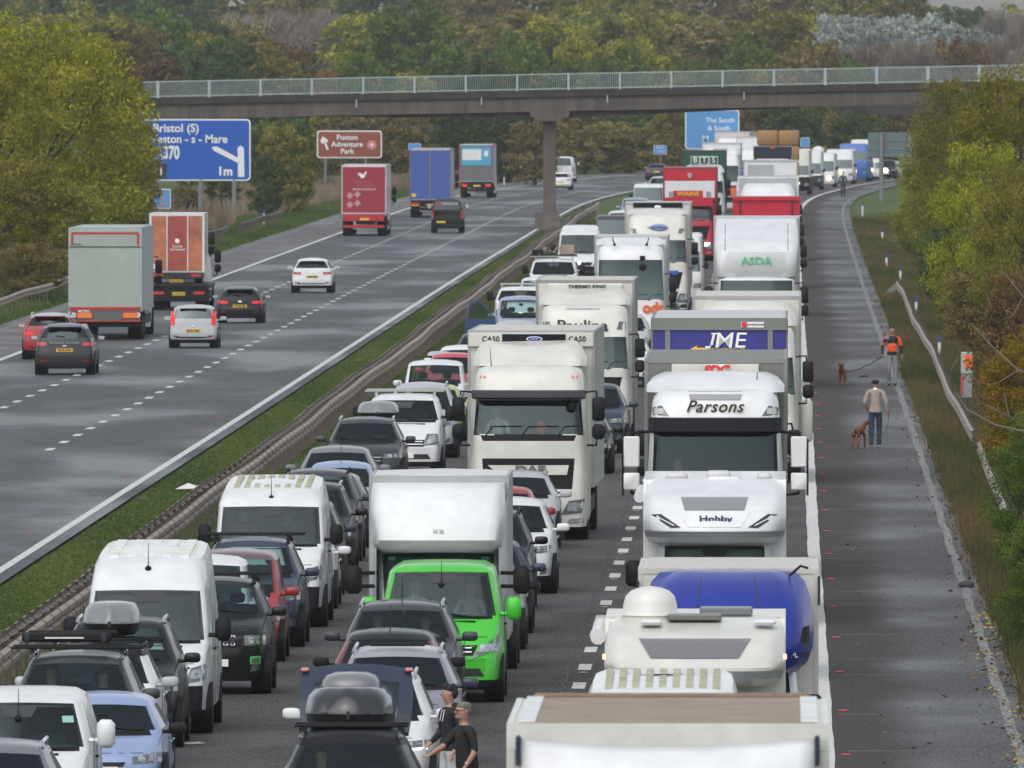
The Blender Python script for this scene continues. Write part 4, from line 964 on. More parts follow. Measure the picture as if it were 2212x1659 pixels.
def van(label, x, s, ytop=None, H=2.6, W=2.0, L=5.9, col=WHITE, away=False, group=None, zn=1.0, zc=1.28, yc=.85, zw=None, mir=BLACK, low=BLACK, ribs=0, ribm=None, ns='sprinter', yaw=0., name='panel_van',
        aerial=False, cat='van', plate_txt=None, rw=.80, bumper=True, mz=None, tail='tall', seats=True, hl=None, bars=None, rake=.62, axles=None):
    if ytop is not None: H = EYE - (ytop - HZ) / s
    root = place(name, label, cat, x, s, L, group, away, yaw); w = W / 2; g = .24
    zw = zw or (H - .14 if H < 2.2 else 2.08)
    hi = H > 2.2; y2 = yc + rake
    rings = [R(g, w * .84, .12, L - .05, .88, .97, .06, .12), R(.36, w * .98, .02, L, .88, .98, .08, .16), R(.70, w, .0, L, .88, .98, .09, .18), R(.72, w, .02, L, .88, .98, .09, .18), R(zn - .12, w, .06, L - .01, .89, .98, .10, .20), R(zn, w * .99, .16, L - .02, .90, .98, .12, .22),
             R(zn + (zc - zn) * .6, w * .985, yc * .6, L - .02, .93, .98, .10, .2), R(zc, w * .98, yc, L - .02, .965, .98, .12, .12), R(zc + .05, w * .975, yc + .05, L - .03, .96, .98, .12, .12), R(zw, w * (rw + .10 if hi else rw + .04), y2, L - .08, .95, .97, .07, .12, crown=.02)]
    if hi: rings += [R(zw + .05, w * (rw + .095), y2 + .03, L - .09, .955, .97, .07, .14, crown=.02), R(H - .30, w * (rw + .04), y2 + .34, L - .11, .96, .97, .10, .20, crown=.02, dz=.14), R(H - .20, w * (rw - .01), y2 + .50, L - .14, .95, .97, .10, .22, crown=.02, dz=.15), R(H - .165, w * (rw - .10), y2 + .66, L - .2, .94, .97, .08, .22, crown=.015, dz=.15), R(H - .06, w * .35, y2 + 2.2, L - .8, .9, .9, .05, .2), R(H - .03, w * .04, y2 + 2.6, L - 1.2, .9, .9, .05, .2)] if L > 3 else [R(zw + .05, w * (rw + .095), y2 + .03, L - .09, .955, .97, .07, .14, crown=.02), R(H - .08, w * (rw - .02), y2 + .45, L - .14, .95, .97, .10, .22, crown=.02), R(H - .01, w * .3, y2 + .8, L - .4, .9, .9, .05, .2)]
    else: rings += [R(zw + .05, w * rw, y2 + .1, L - .1, .95, .97, .07, .14, crown=.02), R(H - .03, w * (rw - .12), y2 + .35, L - .2, .94, .97, .08, .18, crown=.02), R(H - .01, w * .3, y2 + .9, L - .8, .9, .9, .05, .2)]
    lw = low or col
    def pm(l, kd, i):
        if l <= 0: return 'sill'
        if l <= 2 and kd in ('f', 'c'): return 'bumper'
        if l == 7 and kd == 'f': return 'scuttle'
        if l == 8:
            if kd == 'f': return 'windscreen'
            if kd == 'c': return 'windscreen' if i == 0 else 'body'
            if kd == 's' and i == 1: return 'side_window'
            if kd == 'r' and away and not hi: return 'rear_window'
        return 'body'
    sh = Shell(rings, VSF, pm); sh.build(root, dict(body=col, sill=TRIM, bumper=lw, scuttle=BLACK, windscreen=GLASS, side_window=GLASS, rear_window=GLASSD))
    wy = axles or (1.0, L - 1.1); arches(root, W, wy, .34); wheels(root, W, wy, .345, .23, TRIM)
    if seats: interior(root, W * .9, yc + .25, zc + .08, yc + 1.6)
    if mir is not None:
        mz_ = mz or zc + .22
        for q in (-1, 1):
            cx = q * (w + .15); b = MB(); b.box(cx - .115, cx + .115, yc + .30, yc + .42, mz_ - .19, mz_ + .17, .055); b.tube([(q * (w - .06), yc + .4, mz_ - .1), (cx, yc + .38, mz_ - .1)], .04, 6); o = b.build('wing_mirror', mir, root, 50)
            b = MB(); b.box(cx - .09, cx + .09, yc + .415, yc + .428, mz_ - .15, mz_ + .13); b.build('mirror_glass', CHR, o)
    if not away:
        h = hl or ((.60, zn - .26), (.93, zn - .22), (.93, zn + .02), (.70, zn - .04)); C = [(q[0] * w, q[1]) for q in h]
        for cc in (C, mirror_pts(C)):
            o = sh.patch(root, 'headlight', LENSD, cc, .014, 6, 4); mx = sum(q[0] for q in cc) / 4; mz2 = sum(q[1] for q in cc) / 4
            dx, dd = (C[1][0] - C[0][0]) * .36, (C[3][1] - C[0][1]) * .33
            sh.patch(o, 'lamp', LENS, [(mx - dx * .8, mz2 - dd), (mx + dx, mz2 - dd * .8), (mx + dx, mz2 + dd), (mx - dx * .5, mz2 + dd * .9)], .02, 4, 3)
        o = sh.patch(root, 'grille', BLACK, [(-.52 * w, zn - .26), (.52 * w, zn - .26), (.60 * w, zn - .10), (-.60 * w, zn - .10)], .012, 8, 2)
        for q in (.3, .7): zz = zn - .26 + .16 * q; sh.patch(o, 'grille_bar', TRIM if low is BLACK else CHR, [(-.5 * w, zz), (.5 * w, zz), (.5 * w, zz + .018), (-.5 * w, zz + .018)], .02, 6, 1)
        sh.patch(root, 'badge', CHR, [(-.07, zn - .2), (.07, zn - .2), (.07, zn - .08), (-.07, zn - .08)], .035, 1, 1)
        sh.patch(root, 'lower_grille', INK, [(-.7 * w, .42), (.7 * w, .42), (.62 * w, .54), (-.62 * w, .54)], .01, 8, 1)
        plate(root, sh, .50, plate_txt)
        b = MB()
        for xa, xb in ((-.7, -.05), (.1, .75)):
            pa = [(w * xa, zc + .09), (w * (xa + xb) / 2, zc + .04), (w * xb, zc + .02)]; b.tube([(q[0], sh.fy(q[0], q[1]) - .035, q[1]) for q in pa], .013, 4)
        b.split('wiper', BLACK, root)
        sh.patch(root, 'windscreen_shade_band', INTR, [(-.16, zw - .16), (.16, zw - .16), (.24, zw - .015), (-.24, zw - .015)], .006, 4, 1)
        b = MB(); b.box(-.45 * w, .55 * w, sh.fy(0, zc - .03) - .01, sh.fy(0, zc - .03) + .01, zc - .055, zc - .02); b.build('bonnet_vent', BLACK, root)
    else:
        C = [(.86 * w, .80), (.99 * w, .80), (.96 * w, 1.30), (.84 * w, 1.30)]
        for cc in (C, mirror_pts(C)): sh.patch(root, 'tail_lamp', REDL, cc, .014, 2, 5, rear=True)
        plate(root, sh, .62, plate_txt, rear=True, x=.35); b = MB(); b.box(-.012, .012, L - .0, L + .012, .5, H - .3); b.build('door_seam', BLACK, root)
    if s > 95 and not away:
        xb, xt = w * .865, w * (rw + (.05 if hi else 0)) * .93; z2 = zw - .01
        for q in (-1, 1): sh.patch(root, 'windscreen_border', INK, sorted_quad([(q * (xb - .04), zc + .06), (q * xb, zc + .06), (q * xt, z2), (q * (xt - .035), z2)]), .004, 1, 5)
        sh.patch(root, 'windscreen_border', INK, [(-xt, z2 - .03), (xt, z2 - .03), (xt, z2), (-xt, z2)], .004, 6, 1)
        sh.patch(root, 'bonnet_seam', INK, [(-.74 * w, zn + .015), (.74 * w, zn + .015), (.74 * w, zn + .026), (-.74 * w, zn + .026)], .002, 8, 1)
    if s > 60:
        for q in (-1, 1):
            for yy in (yc + .35, yc + 1.35, min(yc + 2.7, L - .6)):
                if yy < L - .3: b = MB(); b.box(q * w - .004, q * w + .003, yy, yy + .016, .40, min(H - .5, 1.9)); b.build('door_seam', INK, root)
            b = MB(); b.box(q * w - .01, q * w + .03, yc + 1.1, yc + 1.28, zc - .12, zc - .08, .01); b.build('door_handle', BLACK, root)
    if aerial: b = MB(); zz = H - .30; yy = sh.fy(0, zz); b.ell((0, yy - .02, zz - .02), (.05, .05, .05), 8, 5); b.tube([(0, yy - .03, zz), (0, yy + .06, zz + .36)], [.009, .004], 5); b.build('aerial', BLACK, root, 60)
    if ribs:
        b = MB()
        for i in range(ribs):
            rh = w * (rw - .12) / ribs * .52; xx = (-1 + 2 * (i + .5) / ribs) * w * (rw - .13); b.prismx([(y2 + .72, H - .20), (y2 + .74, H - .135), (L - .4, H + .005), (L - .35, H - .1)], xx - rh, xx + rh)
        b.build('roof_ribs', ribm or col, root, 40)
        b = MB()
        for i in range(int((L - y2 - 1.4) / .8) if ribs < 7 else 0): zz = H - .135 + .135 * ((.48 + i * .8) / (L - 1.1 - y2)); b.box(-w * (rw - .12), w * (rw - .12), y2 + 1.2 + i * .8, y2 + 1.26 + i * .8, zz - .1, zz + .014)
        if b.v: b.build('roof_seams', CREAM, root)
    if bars:
        for yy in (y2 + .6, y2 + 1.6, y2 + 2.6): b = MB(); b.box(-w * bars, w * bars, yy - .03, yy + .03, H + .07, H + .11); b.box(-w * .75, -w * .72, yy - .03, yy + .03, H - .08, H + .08); b.box(w * .72, w * .75, yy - .03, yy + .03, H - .08, H + .08); b.build('roof_bar', CHR, root)
    return root, sh, H
# ------------------------------------------------------------ lorries
def box_body(root, W, y0, y1, z0, z1, m, front=True, frame=ALU, sides=True, name='box_body', roofm=None, lip=.06, crown=.0, ribs=True, inset=0.):
    b = MB(); w = W / 2
    prof = [(-w, z0), (w, z0), (w, z1 - .02), (w - .03, z1), (0, z1 + crown), (-w + .03, z1), (-w, z1 - .02)]
    b.prism(prof, y0, y1); b.build(name, m, root, 30)
    b = MB(); t = .012
    for q in (-1, 1):
        b.box(q * w - .05 if q > 0 else q * w - t, q * w + t if q > 0 else q * w + .05, y0 - t, y0 + .05, z0, z1 - .01)
        b.box(q * w - .05 if q > 0 else q * w - t, q * w + t if q > 0 else q * w + .05, y1 - .05, y1 + t, z0, z1 - .01)
    b.box(-w - t, w + t, y0 - t - .002, y0 + .05, z1 - lip, z1 + .012); b.box(-w - t, w + t, y0 - t - .002, y0 + .05, z0, z0 + .08)
    b.box(-w - t, -w + .04, y0 + .05, y1 - .05, z1 - lip, z1 + .008); b.box(w - .04, w + t, y0 + .05, y1 - .05, z1 - lip, z1 + .008); b.box(-w - t, -w + .03, y0 + .05, y1 - .05, z0, z0 + .10); b.box(w - .03, w + t, y0 + .05, y1 - .05, z0, z0 + .10)
    b.build('box_frame', frame, root)
    if ribs:
        b = MB(); yy = y0 + .6
        while yy < y1 - .3: b.box(-w - .010, -w + .01, yy, yy + .05, z0 + .1, z1 - .07); b.box(w - .01, w + .010, yy, yy + .05, z0 + .1, z1 - .07); yy += .62
        b.build('side_ribs', frame, root)
    if roofm: b = MB(); b.box(-w + .10, w - .10, y0 + .12, y1 - .12, z1 + crown * .2 + .004, z1 + .018 + crown); b.build('roof_panel', roofm, root)
def chassis(root, W, y0, y1, axles, z=.95, r=.5, side=True, dual=True):
    b = MB(); b.box(-.45, .45, y0, y1, z - .28, z - .03); 
    if side:
        for q in (-1, 1): b.box(q * (W / 2 - .06) - .02, q * (W / 2 - .06) + .02, y0 + 2.6, axles[-1] - 1.4 if len(axles) > 1 else y1 - 1, z - .45, z - .12)
    b.build('chassis', BLACK, root)
    wheels(root, W, axles, r, .30 if not dual else .50, TRIM, .03)
    b = MB()
    for y in axles:
        for q in (-1, 1): b.box(q * (W / 2 - .28) - .26, q * (W / 2 - .28) + .26, y - .60, y + .60, r * 2 + .03, r * 2 + .07)
    b.split('mudguard', BLACK, root)
def cab(root, W=2.5, y0=0., zb=2.0, zt=2.95, zr=3.55, L=2.2, col=CREAM, low=None, lean=.18, visor=None, style='a', hood=.0, gl=GLASS, z0=.28, roofl=None, mir=BLACK, seats=True, grille=True, bump=None, wt=.93, topw=.86, mirz=None, band=True, rad=.22, wp=None):
    w = W / 2; lowm = low or col
    rings = [R(z0, w * .96, y0 + .10, y0 + L, .93, 1, .05, .16), R(.55, w, y0 + .02, y0 + L, .92, 1, .07, .2), R(1.05, w, y0, y0 + L, .92, 1, .07, rad), R(1.10, w, y0 + .03, y0 + L, .93, 1, .07, rad), R(zb - .14, w * .99, y0 + .06, y0 + L, .94, 1, .08, rad),
             R(zb - .02, w * .985, y0 + .08, y0 + L, .94, 1, .08, .16), R(zb, w * .985, y0 + .09, y0 + L, .94, 1, .08, .14), R(zt, w * wt, y0 + .10 + lean, y0 + L, .95, 1, .07, .14), R(zt + .04, w * wt, y0 + .12 + lean, y0 + L, .95, 1, .07, .16),
             R(zr - .22, w * (wt + topw) / 2, y0 + .22 + lean, y0 + L, .95, 1, .08, .22), R(zr - .06, w * topw, y0 + .36 + lean, y0 + L, .94, 1, .10, .26), R(zr, w * (topw - .08), y0 + .55 + lean, y0 + L, .92, 1, .10, .26)]
    def pm(l, kd, i):
        if l <= 2 and bump is not None: return 'bumper'
        if l == 5 and kd in ('f', 'c') and i <= 1: return 'scuttle'
        if l == 4 and kd == 'f' and band: return 'wiper_panel'
        if l == 6:
            if kd == 'f' or (kd == 'c' and i <= 1): return 'windscreen'
            if kd == 's' and i == 1: return 'side_window'
        return 'body'
    sh = Shell(rings, [.05, .5, .55, 1], pm); sh.build(root, dict(body=col, scuttle=BLACK, wiper_panel=wp or col, windscreen=gl, side_window=gl, bumper=bump), names={'body': 'cab'})
    if seats:
        b = MB(); b.box(-w + .15, w - .15, y0 + .45, y0 + .85, zb - .4, zb - .02, .05); b.build('dashboard', INTR, root, 40)
        for q in (-1, 1): b = MB(); b.box(q * .68 - .25, q * .68 + .25, y0 + 1.15, y0 + 1.32, zb - .35, zb + .32, .05); b.box(q * .68 - .13, q * .68 + .13, y0 + 1.16, y0 + 1.3, zb + .33, zb + .55, .04); b.build('seat', SEAT, root, 50)
        b = MB(); b.box(-w * .85, w * .85, y0 + L - .25, y0 + L - .1, zb - .3, zr - .3); b.build('bunk_wall', INTR, root)
    mz = mirz or (zb + .25)
    if mir is not None:
        for q in (-1, 1):
            cx = q * (w + .20); b = MB(); b.box(cx - .13, cx + .13, y0 + .16, y0 + .30, mz + .02, mz + .52, .045); b.box(cx - .13, cx + .13, y0 + .16, y0 + .30, mz - .36, mz - .04, .06)
            b.tube([(q * (w - .08), y0 + .3, mz + .62), (cx - q * .05, y0 + .24, mz + .64), (cx, y0 + .25, mz + .4)], .025, 6); b.tube([(q * (w - .03), y0 + .3, mz - .48), (cx - q * .05, y0 + .24, mz - .48), (cx, y0 + .25, mz - .2)], .03, 6); b.build('wing_mirror', mir, root, 45)
    b = MB()
    for xa in (-.72, -.12, .48): pa = [(w * xa, zb - .04), (w * (xa + .12), zb + .16), (w * (xa + .62 if xa < .4 else .98 * .9), zb + .17)]; b.tube([(q[0], sh.fy(q[0], q[1]) - .03, q[1]) for q in pa], .011, 4)
    b.split('wiper', BLACK, root)
    return sh
def deflector(root, W, y0, y1, z0, z1, m, wt=.8, dip=.0, name='roof_deflector', y2=None, lean=1.0, rad=.3):
    w = W / 2
    rings = [R(z0, w * .98, y0, y1, .92, 1, .10, rad), R(z0 + (z1 - z0) * .35, w * .98, y0 + .25 * lean, y1, .93, 1, .10, rad), R(z0 + (z1 - z0) * .75, w * (.98 + wt) / 2, y0 + .6 * lean, y1, .93, 1, .10, rad), R(z1 - .03, w * wt, y0 + .85 * lean, y1, .93, 1, .12, rad), R(z1, w * (wt - .07), y0 + 1.0 * lean, y1, .92, 1, .12, rad)]
    for r in rings: r['crown'] = -dip * (r['z'] - z0) / (z1 - z0)
    sh = Shell(rings, [.3, .7, 1], lambda l, k, i: 'body'); sh.build(root, dict(body=m), names={'body': name}); return sh
def headlamps(root, sh, c, sub=True, m=None, lm=None, name='headlight'):
    for cc in (c, mirror_pts(c)):
        o = sh.patch(root, name, m or LENSD, cc, .016, 5, 4); mx = sum(q[0] for q in cc) / 4; mz = sum(q[1] for q in cc) / 4; dx = (max(q[0] for q in cc) - min(q[0] for q in cc)) * .28; dd = (max(q[1] for q in cc) - min(q[1] for q in cc)) * .28
        if sub: sh.patch(o, 'lamp', lm or LENS, [(mx - dx, mz - dd), (mx + dx, mz - dd), (mx + dx, mz + dd), (mx - dx, mz + dd)], .024, 3, 2)
# ------------------------------------------------------------ the queue: third lane (left column)
G3, G2, G1 = 'vehicles queuing in the left lane of the jam', 'vehicles queuing in the middle lane of the jam', 'lorries and vans queuing in the right lane of the jam'
GL = 'vehicles driving away on the free carriageway'
BLK = mat('black_paint', (.007, .0072, .008), .35, coat=.25, spec=.25, noise=.2); DGR = paint((.034, .035, .039), 'dark_grey_paint', .2); GRY = paint((.16, .17, .185), 'grey_paint', .12)
SIL = paint((.42, .44, .46), 'silver_paint', .08); NAV = paint((.020, .030, .060), 'navy_paint', .2); LBL = paint((.25, .33, .52), 'light_blue_paint', .08); RED = paint((.33, .028, .035), 'red_paint', .12)
DRD = paint((.15, .030, .034), 'dark_red_paint', .15); LIM = paint((.42, .50, .14), 'lime_paint', .1); BLU = paint((.035, .075, .20), 'blue_paint', .12); LIL = paint((.30, .34, .46), 'lilac_grey_paint', .1)
GRN = paint((.055, .52, .028), 'bright_green_paint', .06); RBL = paint((.008, .027, .27), 'deep_blue_paint', .1); LRED = paint((.48, .012, .035), 'lorry_red_paint', .1); BOXG = mat('grey_box_lid', (.20, .205, .21), .35, coat=.5)
_, sh_, _h = van('white van at the bottom left corner with a green sticker in its windscreen', 30, 172, 1506, W=1.92, L=4.9, col=WHITE, group=G3, zn=.98, zc=1.25, mir=WHITE, low=None, seats=True, rw=.78, aerial=True)
sh_.patch(_, 'green_sticker', mat('pale_green_sticker', (.25, .50, .44), .5), [(.56, 1.60), (.70, 1.60), (.69, 1.68), (.55, 1.68)], .008, 1, 1)
car('grey estate at the very bottom left corner, only its roof and silver rail showing', -32, 177.6, 1615, W=1.84, L=4.4, col=GRY, sty='suv', group=G3, rails=CHR)
car('light blue car squeezed between the bottom left white van and a white car', 212, 162, 1510, W=1.80, L=4.4, col=LBL, sty='hatch', group=G3, mir=BLACK)
r_, sh, H_ = car('dark car carrying a black ski rack, with two people behind the windscreen', 154, 157.5, 1421, W=1.88, L=4.6, col=DGR, sty='suv', group=G3, rails=CHR, bars=.98)
# its ski rack
rk = empty('ski_rack', (r_.location.x - .12, r_.location.y + 2.2, 1.86 + .02), r_.rotation_euler.z); tag(rk, 'long black ski rack clamped on the bars of the dark car at the left', 'ski rack')
b = MB(); b.box(-.62, .62, -.05, .06, .03, .16, .03); b.box(-.56, .70, .40, .52, .10, .18, .03); b.build('clamp_bar', BLACK, rk, 40)
b = MB(); b.box(.48, .56, -.08, .5, .02, .15, .02); b.box(-.58, -.50, -.08, .5, .02, .15, .02); b.build('clamp_end', TRIM, rk, 40)
b = MB(); b.box(-.3, .24, -.062, -.05, .08, .10); b.build('grey_marking', SWH, rk)
car('white car with a silver mirror carrying the grey roof box', 200, 153.6, 1402, W=1.86, L=4.45, col=WHITE, sty='suv', group=G3, roof=BLACK, rails=CHR, mir=SIL, bars=.98)
car('black tall car right in front of the big white van with dirt spots', 250, 149.4, 1343, W=1.90, L=4.3, col=BLK, sty='suv', group=G3, rails=CHR)
roofbox(236, 152.2, 1374, .82, .46, BOXG, 'grey roof box on the white car with a silver mirror at the left', L=1.7, dy=0)
van('big white high-roofed van with dirt spots above its windscreen, left lane', 311, 146.4, 1189, W=1.96, L=6.4, col=WHITE, group=G3, aerial=True, ribs=5, zn=1.02, zc=1.32)
rj, shj, Hj = car('black off-road car with a slotted grille and green-rimmed fog lamps', 457, 137.8, 1258, W=1.82, L=4.4, col=BLK, sty='jeep', group=G3, rails=BLACK, bars=.92)
for q in (-1, 1): o = shj.patch(rj, 'fog_lamp_ring', mat('green_ring', (.08, .5, .12), .3, emit=(.1, .9, .2), es=.05), sorted_quad([(q * .60, .48), (q * .76, .49), (q * .76, .61), (q * .60, .60)]), .018, 3, 2); shj.patch(o, 'fog_lamp', LENSD, sorted_quad([(q * .62, .50), (q * .74, .51), (q * .74, .59), (q * .62, .58)]), .03, 3, 2)
car('small white tall car peeping out between the black off-road car and the red one', 428, 134.0, 1208, W=1.72, L=4.2, col=WHITE, sty='mpv', group=G3)
car('red tall car behind the black off-road car, left lane', 496, 130.8, 1195, W=1.78, L=4.3, col=RED, sty='mpv', group=G3, mir=RED, roof=paint((.12, .07, .075), 'red_roof_reflection', .1))  # greyish reflection painted into the roof colour of the red car
car('dark blue-grey car with a black roof rack, in front of the second white van', 537, 127.6, 1170, W=1.86, L=4.6, col=NAV, sty='suv', group=G3, rails=BLACK, bars=.96)
van('white high-roofed van with a mossy ribbed roof, second big van in the left lane', 580, 123.3, 1041, W=2.02, L=6.0, col=WHITE, group=G3, aerial=True, ribs=8, ribm=mat('mossy_roof', (.42, .42, .28), .8, noise=.3), zn=1.08, zc=1.40, low=BLACK, rw=.84)
car('white small car mostly hidden behind the second white van', 622, 119.3, H=1.5, W=1.76, col=WHITE, group=G3, mir=WHITE)
car('dark car with a navy mirror behind the second white van', 634, 116.2, 1083, W=1.84, col=BLK, sty='suv', group=G3, mir=NAV, cat='car')
car('black car with silver roof rails, fourth mirror up behind the second white van', 660, 112.6, 1047, W=1.86, col=BLK, sty='suv', group=G3, rails=CHR)
car('dark car with a reddish windscreen reflection behind the second white van', 680, 109.0, 1018, W=1.84, col=DGR, sty='suv', group=G3, rails=BLACK)
car('slate grey car right beside the top of the box van, left lane', 701, 106.0, 1026, W=1.80, col=GRY, sty='hatch', group=G3)
car('light blue roofed small car with an aerial, under the grey saloon', 731, 102.4, 1001, W=1.74, L=4.1, col=LBL, sty='hatch', group=G3, aerial=True)
car('grey saloon above the light blue roof, left lane', 726, 98.6, 968, W=1.84, L=4.6, col=GRY, sty='low', group=G3)
car('grey off-road car with its own roof box, behind the grey saloon', 787, 93.4, 905, W=1.86, L=4.6, col=DGR, sty='suv', group=G3, rails=CHR)
roofbox(815, 92.2, 906, .98, .40, BOXG, 'pale grey roof box on the grey off-road car beside the white van with round lamps', L=1.9, dy=0.1)
van('white small van with round headlamps and thin roof bars', 870, 90.6, 856, W=1.9, L=4.8, col=WHITE, group=G3, zn=.98, zc=1.28, low=WHITE, rw=.80, bars=1.0, hl=((.50, .74), (.92, .78), (.90, 1.02), (.60, 1.02)))
car('silver tall car behind the white van with round headlamps', 908, 86.6, 829, W=1.84, col=SIL, sty='suv', group=G3, rails=CHR)
car('lime green small car just left of the cream lorry', 934, 83.0, 832, W=1.72, L=4.0, col=LIM, group=G3, seats=False)
car('white boxy car with a grey hood edge, above the van with round headlamps', 937, 79.0, 780, W=1.82, L=4.2, col=WHITE, sty='mpv', group=G3)
car('bright red small car left of the cream lorry', 977, 76.0, 764, W=1.74, L=4.1, col=paint((.50, .06, .08), 'bright_red_paint'), group=G3)
roofbox(948, 75.4, 774, .70, .18, SIL, 'silver roof box left of the bright red car roof', L=1.6, dy=0)
car('white car roof above the bright red car', 996, 73.0, 748, W=1.8, col=WHITE, sty='hatch', group=G3, seats=False)
car('dark blue car left of the cream lorry top, beside the open blue door', 1040, 70.0, 720, W=1.8, col=NAV, group=G3, seats=False)
car('pale grey saloon in front of the blue car with its door open', 1112, 66.6, 694, W=1.8, col=SIL, sty='low', group=G3, seats=False)
r_, sh, H_ = car('blue-grey tall car with its driver door wide open', 1124, 63.0, 641, W=1.82, L=4.4, col=LIL, sty='mpv', group=G3)
def open_door(root, m, W, y, ang, z0=.35, z1=1.70, L=1.05):
    b = MB(); h = MB()
    fr_ = [(0, z0), (L, z0 + .05), (L, 1.0), (L * .94, z1 - .12), (L * .80, z1), (L * .35, z1 - .22), (0, 1.05)]
    gl = [(L * .08, 1.04), (L * .90, 1.04), (L * .86, z1 - .14), (L * .76, z1 - .08), (L * .36, z1 - .27)]
    cy = lambda p: (p[0], p[1])
    body = [(0, z0), (L, z0 + .05), (L, 1.02), (0, 1.02)]
    b.prism(body, -.03, .03)
    for a, c in (((L - .05, 1.02), (L * .84, z1 - .03)), ((L * .84, z1 - .03), (L * .70, z1 - .02)), ((L * .70, z1 - .02), (L * .34, z1 - .24)), ((L * .34, z1 - .24), (.02, 1.04))): b.tube([(a[0], 0, a[1]), (c[0], 0, c[1])], .03, 6)
    o = b.build('open_door', m, root, 40); o.location = (-W / 2 + .02, y, 0); o.rotation_euler = (0, 0, ang)
    h.prism(gl, -.006, .006); p = h.build('door_glass', GLASS, o); return o
open_door(r_, BLU, 1.82, .95, math.radians(180 + 18))
van('white van with things on its roof above the blue car with the open door', 1124, 60.6, 621, W=1.9, L=4.8, col=WHITE, group=G3, seats=False, bars=.8)
car('small white car left of the lorry lettered with the refrigeration name', 1166, 55.8, 599, W=1.78, col=WHITE, sty='mpv', group=G3, seats=False)
r_, sh, H_ = van('white van with a loaded ladder rack', 1195, 53.9, 560, W=2.0, L=4.9, col=WHITE, group=G3, aerial=True, bars=.95, seats=False)
lr = empty('roof_load', (r_.location.x, r_.location.y + 1.8, H_ + .12), r_.rotation_euler.z); tag(lr, 'bundle of pale ladders and pipes tied on the white van roof rack', 'ladders')
b = MB(); rr2 = random.Random(2)
for i in range(7): b.tube([(-.75 + i * .2, 0, .04 + rr2.random() * .25), (-.7 + i * .2 + rr2.uniform(-.1, .2), 2.3, .1 + rr2.random() * .3)], .03, 6)
b.box(.25, .85, .2, 1.6, .05, .42, .02); b.build('ladder_bundle', mat('weathered_wood', (.36, .27, .21), .8, noise=.3), lr, 40)
b = MB(); b.box(-.85, -.4, .0, .5, .02, .26, .04); b.box(-.95, .95, .3, .36, .0, .05); b.build('dark_case', BLACK, lr, 40)
van('white high-roofed van right under the bridge pier', 1251, 48.6, 488, W=2.0, L=5.8, col=WHITE, group=G3, seats=False)
def boxy(label, x, s, ytop, W, L, col, grp, cat='van', name='box_van', away=False, win=(1.1, 2.0), seat=False, roofc=None, low=None):
    H = EYE - (ytop - HZ) / s; root = place(name, label, cat, x, s, L, grp, away); w = W / 2; zb, zt = win
    rings = [R(.25, w * .95, .08, L, .92, 1, .05, .1), R(.4, w, .0, L, .93, 1, .06, .14), R(zb - .12, w, .04, L, .94, 1, .06, .14), R(zb, w * .99, .08, L, .95, 1, .06, .12), R(zt, w * .95, .3, L, .96, 1, .06, .12), R(H - .1, w * .95, .5, L - .05, .96, 1, .06, .15), R(H, w * .86, .75, L - .1, .95, 1, .06, .15)]
    sh = Shell(rings, [.1, .5, 1], lambda l, k, i: 'windscreen' if l == 3 and (k == 'f' or (k == 'c' and i == 0)) else ('roof' if l >= 4 and roofc else ('bumper' if l <= 1 and low else 'body')))
    sh.build(root, dict(body=col, windscreen=GLASSD, roof=roofc, bumper=low)); wheels(root, W, (.9, L - 1.1), .33, .25, TRIM, sub=False); headlamps(root, sh, [(.6 * w, .62), (.92 * w, .64), (.92 * w, .84), (.66 * w, .84)], False)
    mirrors(root, W, .35, zb + .25, BLACK, (.1, .06, .14)); return root, sh, H
boxy('grey-green flat-fronted camper van behind the van under the pier', 1330, 45.0, 466, 2.0, 5, GRY, G3, roofc=DGR, win=(1.2, 2.2))
car('white car roof between the far camper van and the blue ones', 1343, 39.4, 455, W=1.8, col=WHITE, sty='mpv', group=G3, det=False, seats=False)
car('lilac-grey far car beside the crash barrier end', 1372, 36.0, 427, W=1.85, col=LIL, sty='mpv', group=G3, det=False, seats=False)
boxy('pale blue and white far van next to the red lorry', 1401, 34.3, 398, 2.0, 5, SIL, G3, win=(1.0, 1.8), roofc=WHITE)
car('pale grey far car just left of the red lorry roof', 1426, 31.0, 381, W=1.9, col=SIL, sty='suv', group=G3, det=False, seats=False)
car('dark blue far estate at the bend, driving away left of the green lorry', 1418, 26.5, 354, W=1.9, col=NAV, sty='suv', away=True, group=GL, seats=False)
# ------------------------------------------------------------ middle lane
r_, sh, H_ = car('black estate at the bottom centre with a big roof box and its tailgate raised', 749, 177, 1594, W=1.84, L=4.6, col=BLK, sty='suv', group=G2, rails=CHR, bars=.76, mir=NAV, roof=BLACK)
roofbox(752, 174.6, 1578, 1.13, .52, mat('black_box_plastic', (.02, .021, .024), .25, coat=.6), 'glossy black roof box on the black estate at the bottom centre', L=2.2, dy=0, lobe=True)
tg = empty('open_tailgate', (0, 4.45, 1.66)); tg.parent = r_; tg.rotation_euler = (math.radians(9), 0, 0)
v = []; f = []
for j in range(7):
    t = j / 6; z = 1.05 * math.sin(t * 1.25) * .62; y = 1.0 * t
    for i in range(9): u = i / 8 * 2 - 1; ww = .66 + .05 * math.sin(t * 3); v.append((u * ww, y, z - .07 * u * u))
N = len(v); v += [(a, b_ + .02, c - .05) for a, b_, c in v]
fb = []; fg = []
for j in range(6):
    for i in range(8):
        q = (j * 9 + i, j * 9 + i + 1, j * 9 + i + 10, j * 9 + i + 9); (fg if 1 <= j <= 3 and 1 <= i <= 6 else fb).append(q); fb.append(tuple(N + k for k in q[::-1])) if not (1 <= j <= 3 and 1 <= i <= 6) else None
mesh('tailgate_panel', v, fb, NAV, tg, 60); mesh('tailgate_glass', v, fg, GLASSD, tg, 60)
